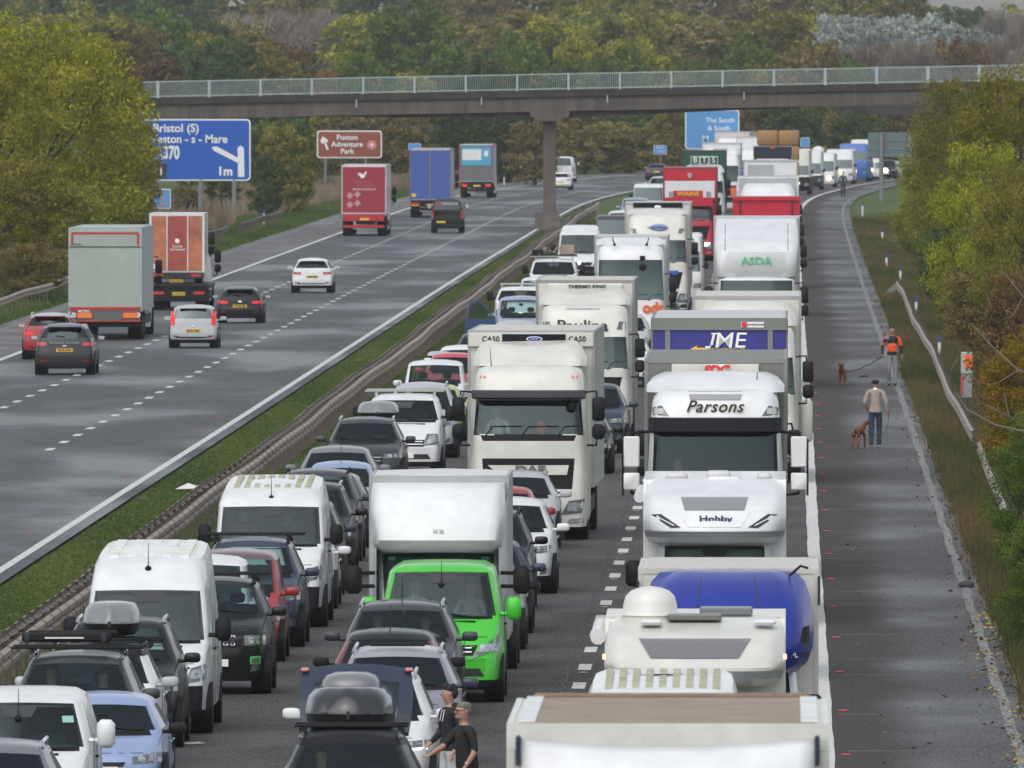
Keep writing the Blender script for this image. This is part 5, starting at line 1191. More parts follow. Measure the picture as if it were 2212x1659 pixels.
b = MB(); b.box(-.70, -.60, .85, .98, .53, .575, .02); b.box(.60, .70, .85, .98, .53, .575, .02); b.split('tail_lamp', REDL, tg)
car('white car with lit lamp strips, between the black estate and the two men', 790, 162.5, 1462, W=1.84, L=4.5, col=WHITE, sty='suv', group=G2, led=True, rails=CHR, mir=WHITE)
car('silver-purple car with an open sunroof and silver rails, middle lane', 852, 153.4, 1407, W=1.86, L=4.6, col=paint((.22, .22, .27), 'purple_grey_paint'), sty='suv', group=G2, rails=CHR, mir=NAV, sun=True, roof=paint((.30, .30, .33), 'pale_purple_roof'))
car('dark red car with a tall aerial behind the car with the open sunroof', 836, 146.6, 1369, W=1.80, L=4.1, col=DRD, sty='hatch', group=G2, aerial=True, roof=BLK, mir=BLACK)
car('dark grey car with silver roof rails right in front of the green van', 862, 142.6, 1307, W=1.88, L=4.4, col=DGR, sty='suv', group=G2, rails=CHR, aerial=True)
van('bright green van with two people in the front seats', 950, 139.6, 1224, W=1.96, L=4.9, col=GRN, group=G2, zn=1.00, zc=1.28, mir=GRN, low=GRN, rw=.80, aerial=True, hl=((.44, .66), (.93, .84), (.95, 1.08), (.66, .86)), mz=1.45)
for q in (-1, 1): o = sh.patch(r_, 'side_intake', BLACK, sorted_quad([(q * .52, .50), (q * .86, .56), (q * .86, .70), (q * .58, .68)]), .012, 4, 2); sh.patch(o, 'fog_lamp', LENS, sorted_quad([(q * .66, .56), (q * .76, .57), (q * .76, .64), (q * .66, .63)]), .02, 1, 1)
# box van with bulging front above the cab
r_, sh, H_ = van('white box van with a bulging front over the cab and long black mirrors', 943, 136.8, H=2.30, W=1.94, L=2.6, col=WHITE, group=G2, zn=1.05, zc=1.36, zw=2.12, mir=None, low=BLACK, rw=.93, axles=(1.0, 5.2), name='luton_van', cat='box van')
box_body(r_, 2.20, 2.0, 6.4, .75, 3.34, WHITE, lip=.10, crown=.03)
w = 1.08; rings = [R(2.16, w * .82, .75, 2.1, .93, 1, .05, .16), R(2.22, w * .92, .55, 2.1, .93, 1, .06, .18), R(2.36, w * .97, .44, 2.1, .93, 1, .07, .18), R(2.8, w * .99, .62, 2.1, .95, 1, .08, .18), R(3.12, w * .98, .88, 2.1, .95, 1, .08, .18), R(3.24, w * .97, 1.1, 2.1, .95, 1, .08, .18)]
s2_ = Shell(rings, [.2, .6, 1], lambda l, k, i: 'body'); s2_.build(r_, dict(body=WHITE), names={'body': 'bulging_front'}, smooth=50)
for q in (-1, 1): sh.patch(r_, 'windscreen_sticker', mat('pale_green_sticker', (.25, .50, .44), .5), sorted_quad([(q * .68, 2.02), (q * .80, 2.02), (q * .79, 2.08), (q * .68, 2.08)]), .008, 1, 1)
text('KB', .10, mat('moulded_grey', (.55, .55, .56), .5), r_, (.02, s2_.fy(0, 2.5) - .015, 2.5), sx=1.5)
b = MB()
for q in (-1, 1): b.add([(q * .97, .7, .9), (q * 1.09, 2.02, .9), (q * 1.09, 2.02, 3.1), (q * .97, .85, 2.3)], [(0, 1, 2, 3)]); b.add([(q * .96, .7, .9), (q * 1.08, 2.02, .9), (q * 1.08, 2.02, 3.1), (q * .96, .85, 2.3)], [(3, 2, 1, 0)])
b.build('side_fairing', WHITE, r_)
for q in (-1, 1):
    b = MB(); cx = q * 1.33; b.box(cx - .13, cx + .13, .85, .98, 1.50, 1.95, .06); b.tube([(q * .95, 1.1, 1.83), (cx, .95, 1.83)], .035, 6); b.tube([(q * .95, 1.1, 1.62), (cx, .95, 1.62)], .035, 6); b.build('long_arm_mirror', BLACK, r_, 50)
chassis(r_, 2.1, 2.2, 6.3, (5.2,), .72, .35)
car('black tall car half hidden right of the box van, nearest of that group', 988, 132.4, 1174, W=1.92, L=4.6, col=BLK, sty='suv', group=G2, mir=NAV)
car('silver car with a black mirror half hidden right of the box van', 1017, 128.2, H=1.55, W=1.82, col=SIL, group=G2, mir=BLACK)
car('dark navy car with its mirror sticking out right of the box van', 1034, 124.6, H=1.6, W=1.84, col=NAV, sty='suv', group=G2, mir=NAV)
car('black car with a reddish windscreen in front of the white tall car', 1044, 119.6, 1106, W=1.84, col=BLK, sty='suv', group=G2, rails=BLACK)
car('white tall car with dark lower bumper, right of the box van', 1094, 116.0, 1081, W=1.86, L=4.5, col=WHITE, sty='suv', group=G2, mir=WHITE, rails=None)
car('red car behind the white tall car, middle lane', 1075, 110.2, 1055, W=1.78, L=3.9, col=RED, sty='hatch', group=G2, mir=RED)
car('silver tall car in front of the cream lorry', 1110, 106.2, 1021, W=1.86, L=3.9, col=SIL, sty='suv', group=G2, rails=CHR, mir=SIL)
def lorry(label, x, s, ytop, box=CREAM, cabm=CREAM, W=2.55, L=10., artic=False, grp=G2, zb=2.0, zt=2.95, zr=3.5, dtop=None, dz0=None, dip=0., frame=ALU, cabW=2.48, name='box_lorry', visor=None, bx0=2.35, hl=True, deflm=None, roofm=None, yaw=0., bump=None,
          low_hl=((.72, .56), (1.20, .54), (1.22, .88), (.86, .90)), gr=True, rear=False, cat='lorry', lean=.18, mir=BLACK, sides=True, defW=2.4, seats=True, boxz=1.05, vism=None, wp=None):
    root = place(name, label, cat, x, s, L, grp, rear, yaw); H = EYE - (ytop - HZ) / s
    sh = cab(root, cabW, 0, zb, zt, zr, 2.2, cabm, lean=lean, bump=bump, mir=mir, seats=seats, wp=wp)
    box_body(root, W, bx0, L, boxz, H, box, frame=frame, roofm=roofm, ribs=sides)
    if dtop: deflector(root, defW, .55 + lean, bx0 - .1, dz0 or zr - .02, dtop, deflm or cabm, dip=dip)
    if hl:
        headlamps(root, sh, list(low_hl))
        for q in (-1, 1): sh.patch(root, 'fog_lamp', LENS, sorted_quad([(q * .80, .36), (q * 1.14, .36), (q * 1.14, .46), (q * .86, .46)]), .02, 3, 1)
    if gr:
        o = sh.patch(root, 'grille', BLACK, [(-.72, .62), (.72, .62), (.98, 1.72), (-.98, 1.72)], .012, 8, 4)
        for i in range(5): zz = .72 + i * .16; sh.patch(o, 'grille_bar', TRIM, [(-.70, zz), (.70, zz), (.72, zz + .03), (-.72, zz + .03)], .022, 6, 1)
        plate(root, sh, .42)
    if visor:
        z0, z1 = visor; v2 = [R(z0, cabW / 2 * .93, -.02, .8, .95, 1, .07, .14), R(z0 + .03, cabW / 2 * .95, -.06, .8, .95, 1, .07, .14), R(z1, cabW / 2 * .95, .18, .8, .95, 1, .07, .14), R(z1 + .01, cabW / 2 * .9, .3, .8, .95, 1, .07, .14)]
        Shell(v2, [.1, .5, 1], lambda l, k, i: 'body').build(root, dict(body=vism or mat('visor_plastic', (.035, .034, .043), .45, spec=.2)), names={'body': 'sun_visor'})
    chassis(root, 2.5, 1.0, L - .3, (1.4, L - 4.2, L - 2.9, L - 1.6) if artic else (1.4, L - 2.4))
    return root, sh, H
# cream lorry in front
r_, sh, H_ = lorry('cream lorry with black refrigeration unit lettered CA50 and two driver-side mirrors', 1141, 104.4, 718.5, W=2.62, L=11.5, zb=2.20, zt=2.90, zr=3.62, dtop=4.12, dip=.10, visor=(2.93, 3.10), cabW=2.50, yaw=.012, gr=False, wp=BLACK, low_hl=((.68, .54), (1.10, .57), (1.17, .86), (.84, .82)))
b = MB(); b.box(-1.30, 1.30, 2.27, 2.338, 3.98, 4.27, .01); b.build('fridge_unit', CREAM, r_)
b = MB(); b.box(-.60, .72, 2.24, 2.275, 4.03, 4.24, .01); b.build('fridge_grille', mat('fridge_black', (.008, .009, .013), .6, spec=.15), r_)
b = MB(); b.ell((.07, 2.235, 4.14), (.17, .012, .055), 16, 6); o = b.build('oval_badge', SWH, r_, 60)
b = MB(); b.ell((.07, 2.225, 4.14), (.145, .012, .042), 16, 6); b.build('badge_face', mat('badge_blue', (.02, .04, .30), .4), o, 60); text('Carrier', .05, SWH, r_, (.07, 2.205, 4.14))
for xx in (-.84, .96): text('CA50', .155, INK, r_, (xx, 2.262, 4.135), bold=.003)
sh.patch(r_, 'front_panel', CREAM, [(-.90, 1.70), (.90, 1.70), (.93, 2.02), (-.93, 2.02)], .008, 8, 2)
sh.patch(r_, 'grille_band', BLACK, [(-.90, .98), (.90, .98), (.96, 1.70), (-.96, 1.70)], .006, 8, 3)
sh.patch(r_, 'name_panel', CREAM, [(-.60, 1.36), (.80, 1.36), (.84, 1.56), (-.84, 1.56)], .02, 6, 2); sh.patch(r_, 'lower_grille', BLACK, [(-.62, .50), (.62, .50), (.66, .95), (-.66, .95)], .01, 6, 2)
text('DAF', .22, mat('badge_grey', (.16, .17, .17), .4, .3), r_, (.04, sh.fy(0, 1.46) - .04, 1.46), bold=.012, sx=1.5)
for q in (-1, 1): sh.patch(r_, 'roof_lamp', AMB, sorted_quad([(q * .90, 3.36), (q * 1.02, 3.36), (q * 1.02, 3.41), (q * .90, 3.41)]), .02, 1, 1)
b = MB(); b.ell((.90, .2, 2.78), (.11, .06, .10), 10, 6); b.tube([(.9, .25, 2.8), (.86, .2, 3.0)], .02, 5); b.build('kerb_mirror', BLACK, r_, 60)
b = MB(); b.tube([(-.78, .5, 3.6), (-.80, .6, 3.98)], [.012, .005], 5); b.build('aerial', BLACK, r_)
b = MB(); b.ell((.25, .62, 2.32), (.12, .10, .16), 8, 6); b.build('red_toy', mat('toy_red', (.5, .07, .04), .7), r_, 60)
car('dark car low beside the cream lorry trailer', 1244, 90.0, H=1.5, W=1.8, col=BLK, group=G2, seats=False)
car('dark blue off-road car in front of the lorry with refrigeration name', 1277, 85.6, H=1.75, W=1.90, col=NAV, sty='suv', group=G2, seats=False)
r_, sh, H_ = lorry('white lorry lettered THERMO KING with angular black lettering above its windscreen', 1262, 83.4, 608, L=12, zb=1.95, zt=2.76, zr=3.60, dtop=4.02, dip=.14, artic=True, seats=False, frame=mat('grey_box_frame', (.30, .30, .29), .5, .3))
b = MB(); b.box(-.98, .98, 2.25, 2.34, 3.86, 4.12, .03); b.build('fridge_unit', CREAM, r_); text('THERMO KING', .13, INK, r_, (.05, 2.235, 4.03), bold=.004, sx=1.12)
text('Paulina', .40, INK, r_, (-.05, sh.fy(0, 3.06) - .03, 3.04), bold=.006, sx=1.2); sh.patch(r_, 'roof_hatch', SIL, [(-.48, 3.47), (.40, 3.47), (.40, 3.56), (-.48, 3.56)], .02, 4, 1)
for q in (-1, 1): sh.patch(r_, 'roof_lamp', LENSD, sorted_quad([(q * .84, 2.96), (q * 1.08, 2.94), (q * 1.08, 3.14), (q * .90, 3.16)]), .02, 2, 1)
car('white car showing between the two lorries, middle lane', 1344, 71.2, H=1.55, W=1.84, col=WHITE, sty='suv', group=G2, seats=False)
car('grey car behind the white one between the two lorries', 1346, 66.0, 678, W=1.84, col=SIL, sty='suv', group=G2, seats=False)
r_, sh, H_ = lorry('white lorry with orange and yellow lettering ending in ods below the windscreen', 1362, 63.4, 513, box=WHITE, cabm=WHITE, L=12, zb=1.75, zt=3.10, zr=3.62, dtop=3.86, dip=.02, gr=False, seats=False, W=2.5)
text('ods', .50, mat('orange_lettering', (.75, .12, .02), .5), r_, (.78, sh.fy(.6, 1.46) - .05, 1.46), bold=.022); text('Fo', .42, MATS['orange_lettering'], r_, (-.02, sh.fy(0, 1.46) - .05, 1.46), bold=.02)
b = MB(); b.ell((.42, .15, 2.85), (.13, .08, .12), 10, 6); b.box(.32, .5, .1, .2, 3.1, 3.24); b.build('kerb_mirror', BLACK, r_, 60)
for q in (-1, 1): b = MB(); b.tube([(q * .55, .45, 3.6), (q * .62, .5, 3.85)], .02, 5); b.ell((q * .55, .42, 3.62), (.05, .05, .06), 8, 5); b.build('air_horn', BLACK, r_, 60)
car('thin slice of a dark car right of the lorry with orange lettering', 1418, 60.0, H=1.5, W=1.75, col=BLK, group=G2, seats=False)
r_, sh, H_ = lorry('white lorry with a blue oval logo above its windscreen and a black top band', 1420, 56.0, 440, L=13, zb=2.1, zt=2.95, zr=3.95, dtop=4.18, dip=.0, gr=True, seats=False, artic=True)
b = MB(); b.box(-.95, .95, 2.22, 2.34, 4.05, 4.38, .02); b.build('fridge_grille', MATS['fridge_black'], r_)
b = MB(); b.ell((0, 2.21, 4.22), (.14, .02, .06), 12, 6); b.build('oval_badge', SWH, r_, 60)
y_ = sh.fy(0, 3.42) - .02; b = MB(); b.ell((.06, y_, 3.44), (.34, .03, .15), 18, 6); b.build('oval_logo', mat('pale_blue_logo', (.25, .33, .60), .5), r_, 60); text('Wild Water', .16, mat('ink_blue', (.05, .07, .2), .5), r_, (.02, y_ - .04, 3.44), sx=1.05)
for q in (-1, 1): sh.patch(r_, 'roof_lamp', LENSD, sorted_quad([(q * .80, 3.22), (q * 1.06, 3.22), (q * 1.02, 3.40), (q * .84, 3.40)]), .02, 2, 1)
sh.patch(r_, 'blue_stripe', mat('stripe_blue', (.02, .12, .50), .4), [(-1.15, 1.62), (1.15, 1.62), (1.15, 1.78), (-1.15, 1.78)], .02, 6, 1)
boxy('white coach-built van with an orange mirror beside the logo lorry', 1461, 53.2, 505, 2.2, 6, WHITE, G2, win=(1.3, 2.1))
car('dark car in the shadow right of the logo lorry', 1440, 50.0, H=1.5, W=1.8, col=BLK, group=G2, seats=False)
r_, sh, H_ = lorry('red lorry with a white panel and a yellow-on-red WAINS name board', 1490, 44.0, 363, box=LRED, cabm=LRED, L=13, W=2.64, zb=2.0, zt=2.70, zr=3.50, dtop=None, artic=True, seats=False, frame=mat('dark_red_frame', (.16, .05, .05), .5))
def flatp(root, name, m, x0, x1, z0, z1, y, t=.03): b = MB(); b.box(x0, x1, y - t, y, z0, z1); return b.build(name, m, root)
flatp(r_, 'white_top_panel', WHITE, -1.22, 1.22, 3.12, 3.94, .10); flatp(r_, 'name_board', LRED, -.80, .64, 3.14, 3.46, .06); text('WAINS', .27, mat('gold_lettering', (.75, .40, .03), .4), r_, (-.08, .02, 3.30), bold=.01, sx=1.25)
flatp(r_, 'red_visor', LRED, -1.20, 1.10, 2.70, 3.11, .02, .05); text('Scania', .14, MATS['gold_lettering'], r_, (.0, -.04, 2.90)); 
for q in (-1, 1): flatp(r_, 'roof_lamp', LENS, q * .92 - .11, q * .92 + .11, 3.17, 3.42, .05)
flatp(r_, 'front_board', LRED, -.80, .70, 3.98, 4.46, 2.32); b = MB(); b.prism([(-.13, 4.3), (-.10, 4.12), (-.02, 4.06), (.06, 4.12), (.09, 4.3)][::-1], 2.25, 2.29); b.build('crest', ALU, r_)
headlamps(r_, sh, [(.72, .72), (1.0, .72), (1.0, .92), (.72, .92)], True, LED, LED)
r_, sh, H_ = lorry('dark green lorry with white boxed BTS lettering on its front board', 1521, 36.6, 326, box=paint((.010, .085, .055), 'dark_green_paint'), cabm=WHITE, L=13, zb=2.0, zt=2.7, zr=3.2, dtop=3.66, dip=.14, artic=True, seats=False, frame=DGR)
for i, ch in enumerate('BTS'):
    flatp(r_, 'letter_box', WINK, -.54 + i * .54 - .26, -.54 + i * .54 + .26, 3.66, 4.16, 2.33, .02); flatp(r_, 'letter_ground', MATS['dark_green_paint'], -.54 + i * .54 - .225, -.54 + i * .54 + .225, 3.70, 4.12, 2.31, .02); text(ch, .46, WINK, r_, (-.54 + i * .54, 2.27, 3.93), bold=.004)
r_, sh, H_ = lorry('white lorry with an orange disc on its front, behind the green one', 1558, 33.4, 310, box=WHITE, cabm=WHITE, L=13, zb=1.95, zt=3.0, zr=3.7, dtop=4.2, artic=True, seats=False, mir=mat('blue_mirror', (.03, .05, .40), .4))
b = MB(); b.cyl((.75, -.06, 1.35), (.75, .05, 1.35), .26, 16); b.build('orange_disc', MATS['orange_lettering'], r_)
flatp(r_, 'grey_roof_panel', SIL, -.5, .4, 3.95, 4.12, .80)
# lorries beyond, where the road bends
def far_lorry(label, x, s, ytop, W=2.5, L=12, box=WHITE, cabm=WHITE, grp=G1, low=1.9, **k): return lorry(label, x, s, ytop, box=box, cabm=cabm, W=W, L=L, grp=grp, seats=False, zb=low, zt=low + .8, zr=min(3.4, EYE - (ytop - HZ) / s - .15), sides=False, **k)
r_, sh, H_ = far_lorry('maroon-framed far trailer with a white name panel', 1530, 25.8, 294, W=2.2, box=mat('maroon_frame', (.16, .03, .07), .5), grp=G2); H2 = H_
flatp(r_, 'white_name_panel', WHITE, -.62, .82, H2 - .95, H2 - .32, 2.30); text('HOBBS', .26, INK, r_, (.1, 2.25, H2 - .62)); flatp(r_, 'mauve_panel', mat('mauve', (.22, .12, .25), .5), -.7, .9, H2 - .30, H2 - .1, 2.30)
far_lorry('long pale trailer seen side-on behind the maroon one', 1578, 26.4, 285, W=2.9, L=13, box=mat('pale_curtain', (.55, .52, .49), .6), grp=G2)
far_lorry('white far lorry left of the hay bales', 1614, 30.4, 296, W=1.6, box=WHITE, grp=G2, dtop=None)
# ------------------------------------------------------------ right lane
root = place('box_lorry', 'nearest white lorry at the bottom right with a brown translucent box roof', 'lorry', 1442, 272, 7.0, G1)
H_ = EYE - (1572 - HZ) / 272
box_body(root, 2.55, .55, 6.6, 1.05, H_, CREAM, frame=mat('cream_rail', (.66, .66, .62), .45, noise=.15), lip=.20, ribs=False, roofm=mat('brown_roof_sheet', (.30, .24, .18), .7, noise=.25, nscale=2.5))
b = MB()
for q in (-1, 1): b.box(q * 1.13 - .07, q * 1.13 + .07, .7, 6.4, H_ + .01, H_ + .03, .005)
b.build('roof_edge_sheet', mat('bright_rail', (.66, .68, .68), .4, noise=.2), root)
b = MB(); b.box(-1.15, 1.15, 6.45, 6.62, H_ + .0, H_ + .05, .02); b.build('rear_roof_rail', mat('tan_rail', (.22, .15, .10), .7, noise=.3), root)
v = []; f = []
for j, (zz, yy, hw) in enumerate([(4.58, .40, 1.18), (4.52, .30, 1.19), (4.3, .12, 1.17), (4.0, -.10, 1.10), (3.6, -.3, 1.05), (3.2, -.42, 1.02)]):
    for i in range(17): u = i / 16 * 2 - 1; v.append((u * hw, yy + (.16 if j > 1 else .02) * u * u, zz - (.07 if j < 2 else .04) * (1 - u * u) ** 1))
for j in range(5):
    for i in range(16): f.append((j * 17 + i, (j + 1) * 17 + i, (j + 1) * 17 + i + 1, j * 17 + i + 1))
o = mesh('roof_deflector', v, f, WHITE, root, 60); sm = o.modifiers.new('thick', 'SOLIDIFY'); sm.thickness = .04
b = MB()
for q in (-1, 1): b.box(q * 1.19 - .02, q * 1.19 + .02, .26, .5, 4.36, 4.60, .01)
b.split('corner_rubber', NAV, root)
for q in (-1, 1): b = MB(); b.box(q * 1.06 - .045, q * 1.06 + .045, .46, .55, 4.10, 4.18, .01); b.build('marker_lamp', LENS, root)
shc = cab(root, 2.4, -.6, 1.9, 2.7, 3.25, 1.9, WHITE); chassis(root, 2.4, .5, 6.5, (.6, 5.0))
van('white van with mossy yellow-green roof ribs just above the nearest lorry', 1428, 184, 1473, W=1.92, L=5.0, col=WHITE, group=G1, ribs=9, ribm=MATS['mossy_roof'], rw=.88, seats=False)
# older motorhome with a dome
def motorhome(label, x, s, W, L, zcrest, zroof, zsky, zlow, m, grp=G1, cabm=WHITE, band=SIL, pod_y=.35, win=True, cabz=(1.0, 1.25, 1.95), name='motorhome'):
    r_, sh, H_ = van(label, x, s, H=cabz[2] + .12, W=1.92, L=2.6, col=cabm, group=grp, zn=cabz[0], zc=cabz[1], zw=cabz[2], axles=(1.0, L - 1.6), name=name, cat='motorhome', rw=.84)
    w = W / 2
    b = MB(); b.prismx([(1.75, .42), (1.75, zlow + .1), (2.3, zroof - .03), (L, zroof), (L, .42)], -w, w); b.build('living_body', m, r_, 30)
    a, c = zsky
    rings = [R(zlow - .10, w * .86, pod_y + .35, 2.4, .9, 1, .10, .3), R(zlow, w * .96, pod_y + .10, 2.4, .9, 1, .12, .34), R(zlow + .10, w * .985, pod_y, 2.4, .9, 1, .12, .34), R(zlow + .14, w * 1.0, pod_y + .01, 2.4, .91, 1, .12, .34), R(a, w * 1.0, pod_y + .22, 2.4, .93, 1, .12, .30), R(c, w * .985, pod_y + .75, 2.4, .94, 1, .10, .26), R(zcrest, w * .965, pod_y + 1.05, 2.5, .95, 1, .08, .2), R(zroof - .02, w * .94, 2.3, 2.6, .95, 1, .05, .1)]
    ps = Shell(rings, [.2, .6, 1], lambda l, k, i: 'band' if l == 1 else 'body'); ps.build(r_, dict(body=m, band=band), names={'body': 'overcab_pod', 'band': 'pod_stripe'}, smooth=50)
    return r_, sh, ps
r_, sh, ps = motorhome('older white motorhome with a white satellite dome and a grey skylight', 1500, 173.5, 2.27, 5.6, 2.80, 2.97, (2.47, 2.74), 2.24, CREAM)
ps.patch(r_, 'front_skylight', mat('smoked_skylight', (.17, .16, .17), .18, coat=1), [(-.55, 2.50), (.55, 2.50), (.70, 2.73), (-.70, 2.73)], .03, 8, 3)
b = MB(); b.tube([(-.57, 2.5, 2.92), (-.57, 2.5, 3.0)], .35, 24); b.build('dome_base', CREAM, r_, 40)
b = MB(); b.tube([(-.57, 2.5, z_) for z_ in (2.98, 3.02, 3.12, 3.22, 3.29, 3.33, 3.345)], [.37, .345, .34, .31, .24, .13, .02], 26); b.build('satellite_dome', paint((.70, .69, .65), 'dome_white', .1), r_, 60)
b = MB(); b.box(-.35, .33, 1.95, 2.5, 2.93, 3.01, .02); b.build('roof_hatch', mat('smoked_hatch', (.14, .145, .13), .3, coat=.6), r_); 
b = MB(); b.box(.05, .72, 3.0, 3.6, 2.96, 3.06, .02); b.build('roof_vent', GRY, r_)
for xx in (-.55, .88): b = MB(); b.box(xx - .14, xx + .14, 1.6, 1.9, 2.88, 2.95, .03); b.build('roof_fitting', WHITE, r_)
b = MB(); b.tube([(-1.22, 2.0, 2.72), (-1.22, 5.4, 2.76)], .10, 10); b.build('awning_case', WHITE, r_, 50)
for q in (-1, 1): b = MB(); b.box(q * 1.13 - .022, q * 1.13 + .022, .62, .68, 2.48, 2.55, .01); b.build('marker_lamp', mat('lit_marker', (1, .6, .4), .3, emit=(1, .45, .25), es=1.3), r_)
text('HYMER', .07, mat('pod_grey_ink', (.3, .3, .32), .5), r_, (0, ps.fy(0, 2.29) - .01, 2.285), sx=1.3)
# white van with a cream box and a blue sleeping pod
r_, sh, H_ = van('white-cabbed box van with a big glossy blue sleeping pod on its cab roof', 1572, 166, H=2.2, W=1.95, L=2.6, col=WHITE, group=G1, axles=(1.0, 6.4), zw=2.08, name='box_van', cat='box van', rw=.86)
box_body(r_, 2.35, 2.5, 7.8, .8, 3.27, CREAM, frame=mat('cream_rail2', (.58, .57, .52), .5, noise=.2), lip=.06, roofm=mat('cream_roof_sheet', (.55, .54, .49), .7, noise=.2, nscale=5)); chassis(r_, 2.2, 2.4, 7.6, (6.4,), .75, .36)
w = 1.12; rings = [R(1.96, w * .80, .55, 2.4, .86, 1, .10, .3), R(2.10, w * .93, .30, 2.4, .88, 1, .14, .4), R(2.30, w * .99, .20, 2.4, .90, 1, .16, .45), R(2.60, w * 1.0, .35, 2.4, .90, 1, .18, .5), R(2.90, w * .97, .70, 2.4, .90, 1, .18, .5), R(3.12, w * .90, 1.15, 2.4, .90, 1, .16, .5), R(3.24, w * .80, 1.6, 2.42, .9, 1, .12, .4), R(3.27, w * .6, 2.0, 2.44, .9, 1, .06, .2)]
ps = Shell(rings, [.25, .6, 1], lambda l, k, i: 'body'); ps.build(r_, dict(body=RBL), names={'body': 'sleeping_pod'}, smooth=60)
for q in (-1, 1): b = MB(); pts = [(q * (.35 + .14 * (3.2 - z_)), ps.fy(.35 + .14 * (3.2 - z_), z_) - .006, z_) for z_ in np.linspace(2.35, 3.2, 8)]; b.tube(pts, .012, 5); b.build('pod_seam', DGR, r_, 60)
ps.patch(r_, 'pod_side_window', BLACK, [(.93, 2.33), (1.06, 2.36), (1.07, 2.58), (.98, 2.55)], .012, 3, 3); ps.patch(r_, 'recess', mat('deep_blue_shine', (.02, .045, .45), .25, coat=1), [(-.30, 2.72), (.34, 2.72), (.28, 2.84), (-.25, 2.84)], .015, 5, 2)
text('.PL', .09, WINK, r_, (.86, ps.fy(.86, 2.18) - .02, 2.20), sx=1.1); b = MB(); b.tube([(.8, 1.9, 3.2), (.95, 1.9, 3.33), (1.05, 1.9, 3.30)], .018, 5); b.build('air_hose', BLACK, r_)
b = MB(); b.box(-1.21, -1.175, 2.45, 2.56, 2.7, 3.12); b.box(1.175, 1.21, 2.45, 2.56, 2.8, 3.18); b.build('corner_post', TRIM, r_)
# new motorhome with name on its pod
r_, sh, ps = motorhome('new white motorhome lettered Hobby with slanted slim lamps on its pod', 1543, 135, 2.30, 7.2, 3.01, 3.22, (2.70, 2.95), 2.30, WHITE, pod_y=.45, cabz=(1.02, 1.28, 2.14), band=mat('band_grey', (.33, .34, .36), .4))  # grey band along the pod's lower edge
ps.patch(r_, 'front_skylight', mat('pale_skylight', (.24, .24, .25), .15, coat=1), [(-.48, 2.74), (.48, 2.74), (.54, 2.94), (-.54, 2.94)], .03, 8, 3)
ps.patch(r_, 'name_shield', WHITE, [(-.42, 2.47), (.42, 2.47), (.58, 2.70), (-.58, 2.70)], .012, 6, 2); text('Hobby', .135, mat('navy_lettering', (.02, .03, .10), .5), r_, (.02, ps.fy(0, 2.60) - .03, 2.60), sx=1.45, bold=.004)
for q in (1, -1):
    o = ps.patch(r_, 'slim_lamp', INK, mirror_pts([(.54, 2.465), (.70, 2.455), (1.02, 2.665), (.86, 2.675)]) if q < 0 else [(.54, 2.465), (.70, 2.455), (1.02, 2.665), (.86, 2.675)], .014, 5, 2)
    ps.patch(o, 'lamp_strip', SWH, [(q * .64, 2.50), (q * .66, 2.49), (q * .93, 2.63), (q * .92, 2.64)] if q > 0 else [(-.66, 2.49), (-.64, 2.50), (-.92, 2.64), (-.93, 2.63)], .024, 4, 1)
for xx, yy, ww in ((-.62, 3.2, .18), (.05, 4.2, .20), (.80, 3.0, .12)): b = MB(); b.box(xx - ww, xx + ww, yy, yy + .5, 3.16, 3.29, .05); b.build('roof_vent', mat('vent_grey', (.55, .54, .54), .4), r_, 50)
b = MB(); b.box(-.12, .42, 2.3, 2.9, 3.12, 3.24, .04); b.build('roof_hatch', WHITE, r_, 50)
b = MB(); b.tube([(-1.22, 2.6, 2.9), (-1.22, 6.8, 2.92)], .09, 10); b.build('awning_case', WHITE, r_, 50)
for q in (-1, 1): b = MB(); cx = q * 1.30; b.box(cx - .13, cx + .13, 1.0, 1.14, 1.50, 1.92, .06); b.tube([(q * .9, 1.2, 1.6), (cx, 1.1, 1.6)], .04, 6); b.build('long_arm_mirror', BLACK, r_, 50)
# lorry lettered Parsons
r_, sh, H_ = lorry('white lorry lettered Parsons with a tall dark-visored windscreen and an SDC trailer', 1545, 123, 782, box=mat('trailer_wall', (.17, .175, .16), .55, noise=.15), cabm=WHITE, W=2.50, L=14, grp=G1, artic=True, zb=2.15, zt=3.40, zr=4.16, dtop=4.44, dz0=4.10, dip=-.02, defW=2.48, cabW=2.48, visor=(3.40, 3.66), vism=mat('dark_visor', (.006, .0065, .010), .45, spec=.15), frame=mat('trailer_frame', (.25, .25, .24), .5, .4), mir=None, lean=.16, bx0=2.5)
flatp(r_, 'sdc_board', CREAM, -.78, .76, 4.34, 4.58, 2.47); flatp(r_, 'sdc_ground', WPL, -.17, .17, 4.36, 4.57, 2.43, .01); text('SDC', .20, mat('red_lettering', (.6, .03, .03), .5), r_, (0, 2.40, 4.47), bold=.012, shear=.25, sx=1.15)
y_ = sh.fy(0, 3.86) - .03; text('Parsons', .29, mat('gold_edge_lettering', (.42, .33, .20), .5), r_, (-.010, y_ + .002, 3.850), shear=.35, bold=.0015, sx=1.02, ext=.001, spacing=1.08); text('Parsons', .29, INK, r_, (-.02, y_ - .004, 3.858), shear=.35, bold=.002, sx=1.02, ext=.001, spacing=1.08)
headlamps(r_, sh, [(.82, 3.70), (1.10, 3.71), (1.12, 3.84), (.94, 3.88)], True, LENSD, mat('pale_lens', (.5, .5, .46), .2, coat=1), 'roof_lamp'); sh.patch(r_, 'roof_hatch', mat('hatch_grey', (.30, .30, .32), .4), [(-.44, 3.98), (.44, 3.98), (.48, 4.13), (-.48, 4.13)], .02, 5, 2)
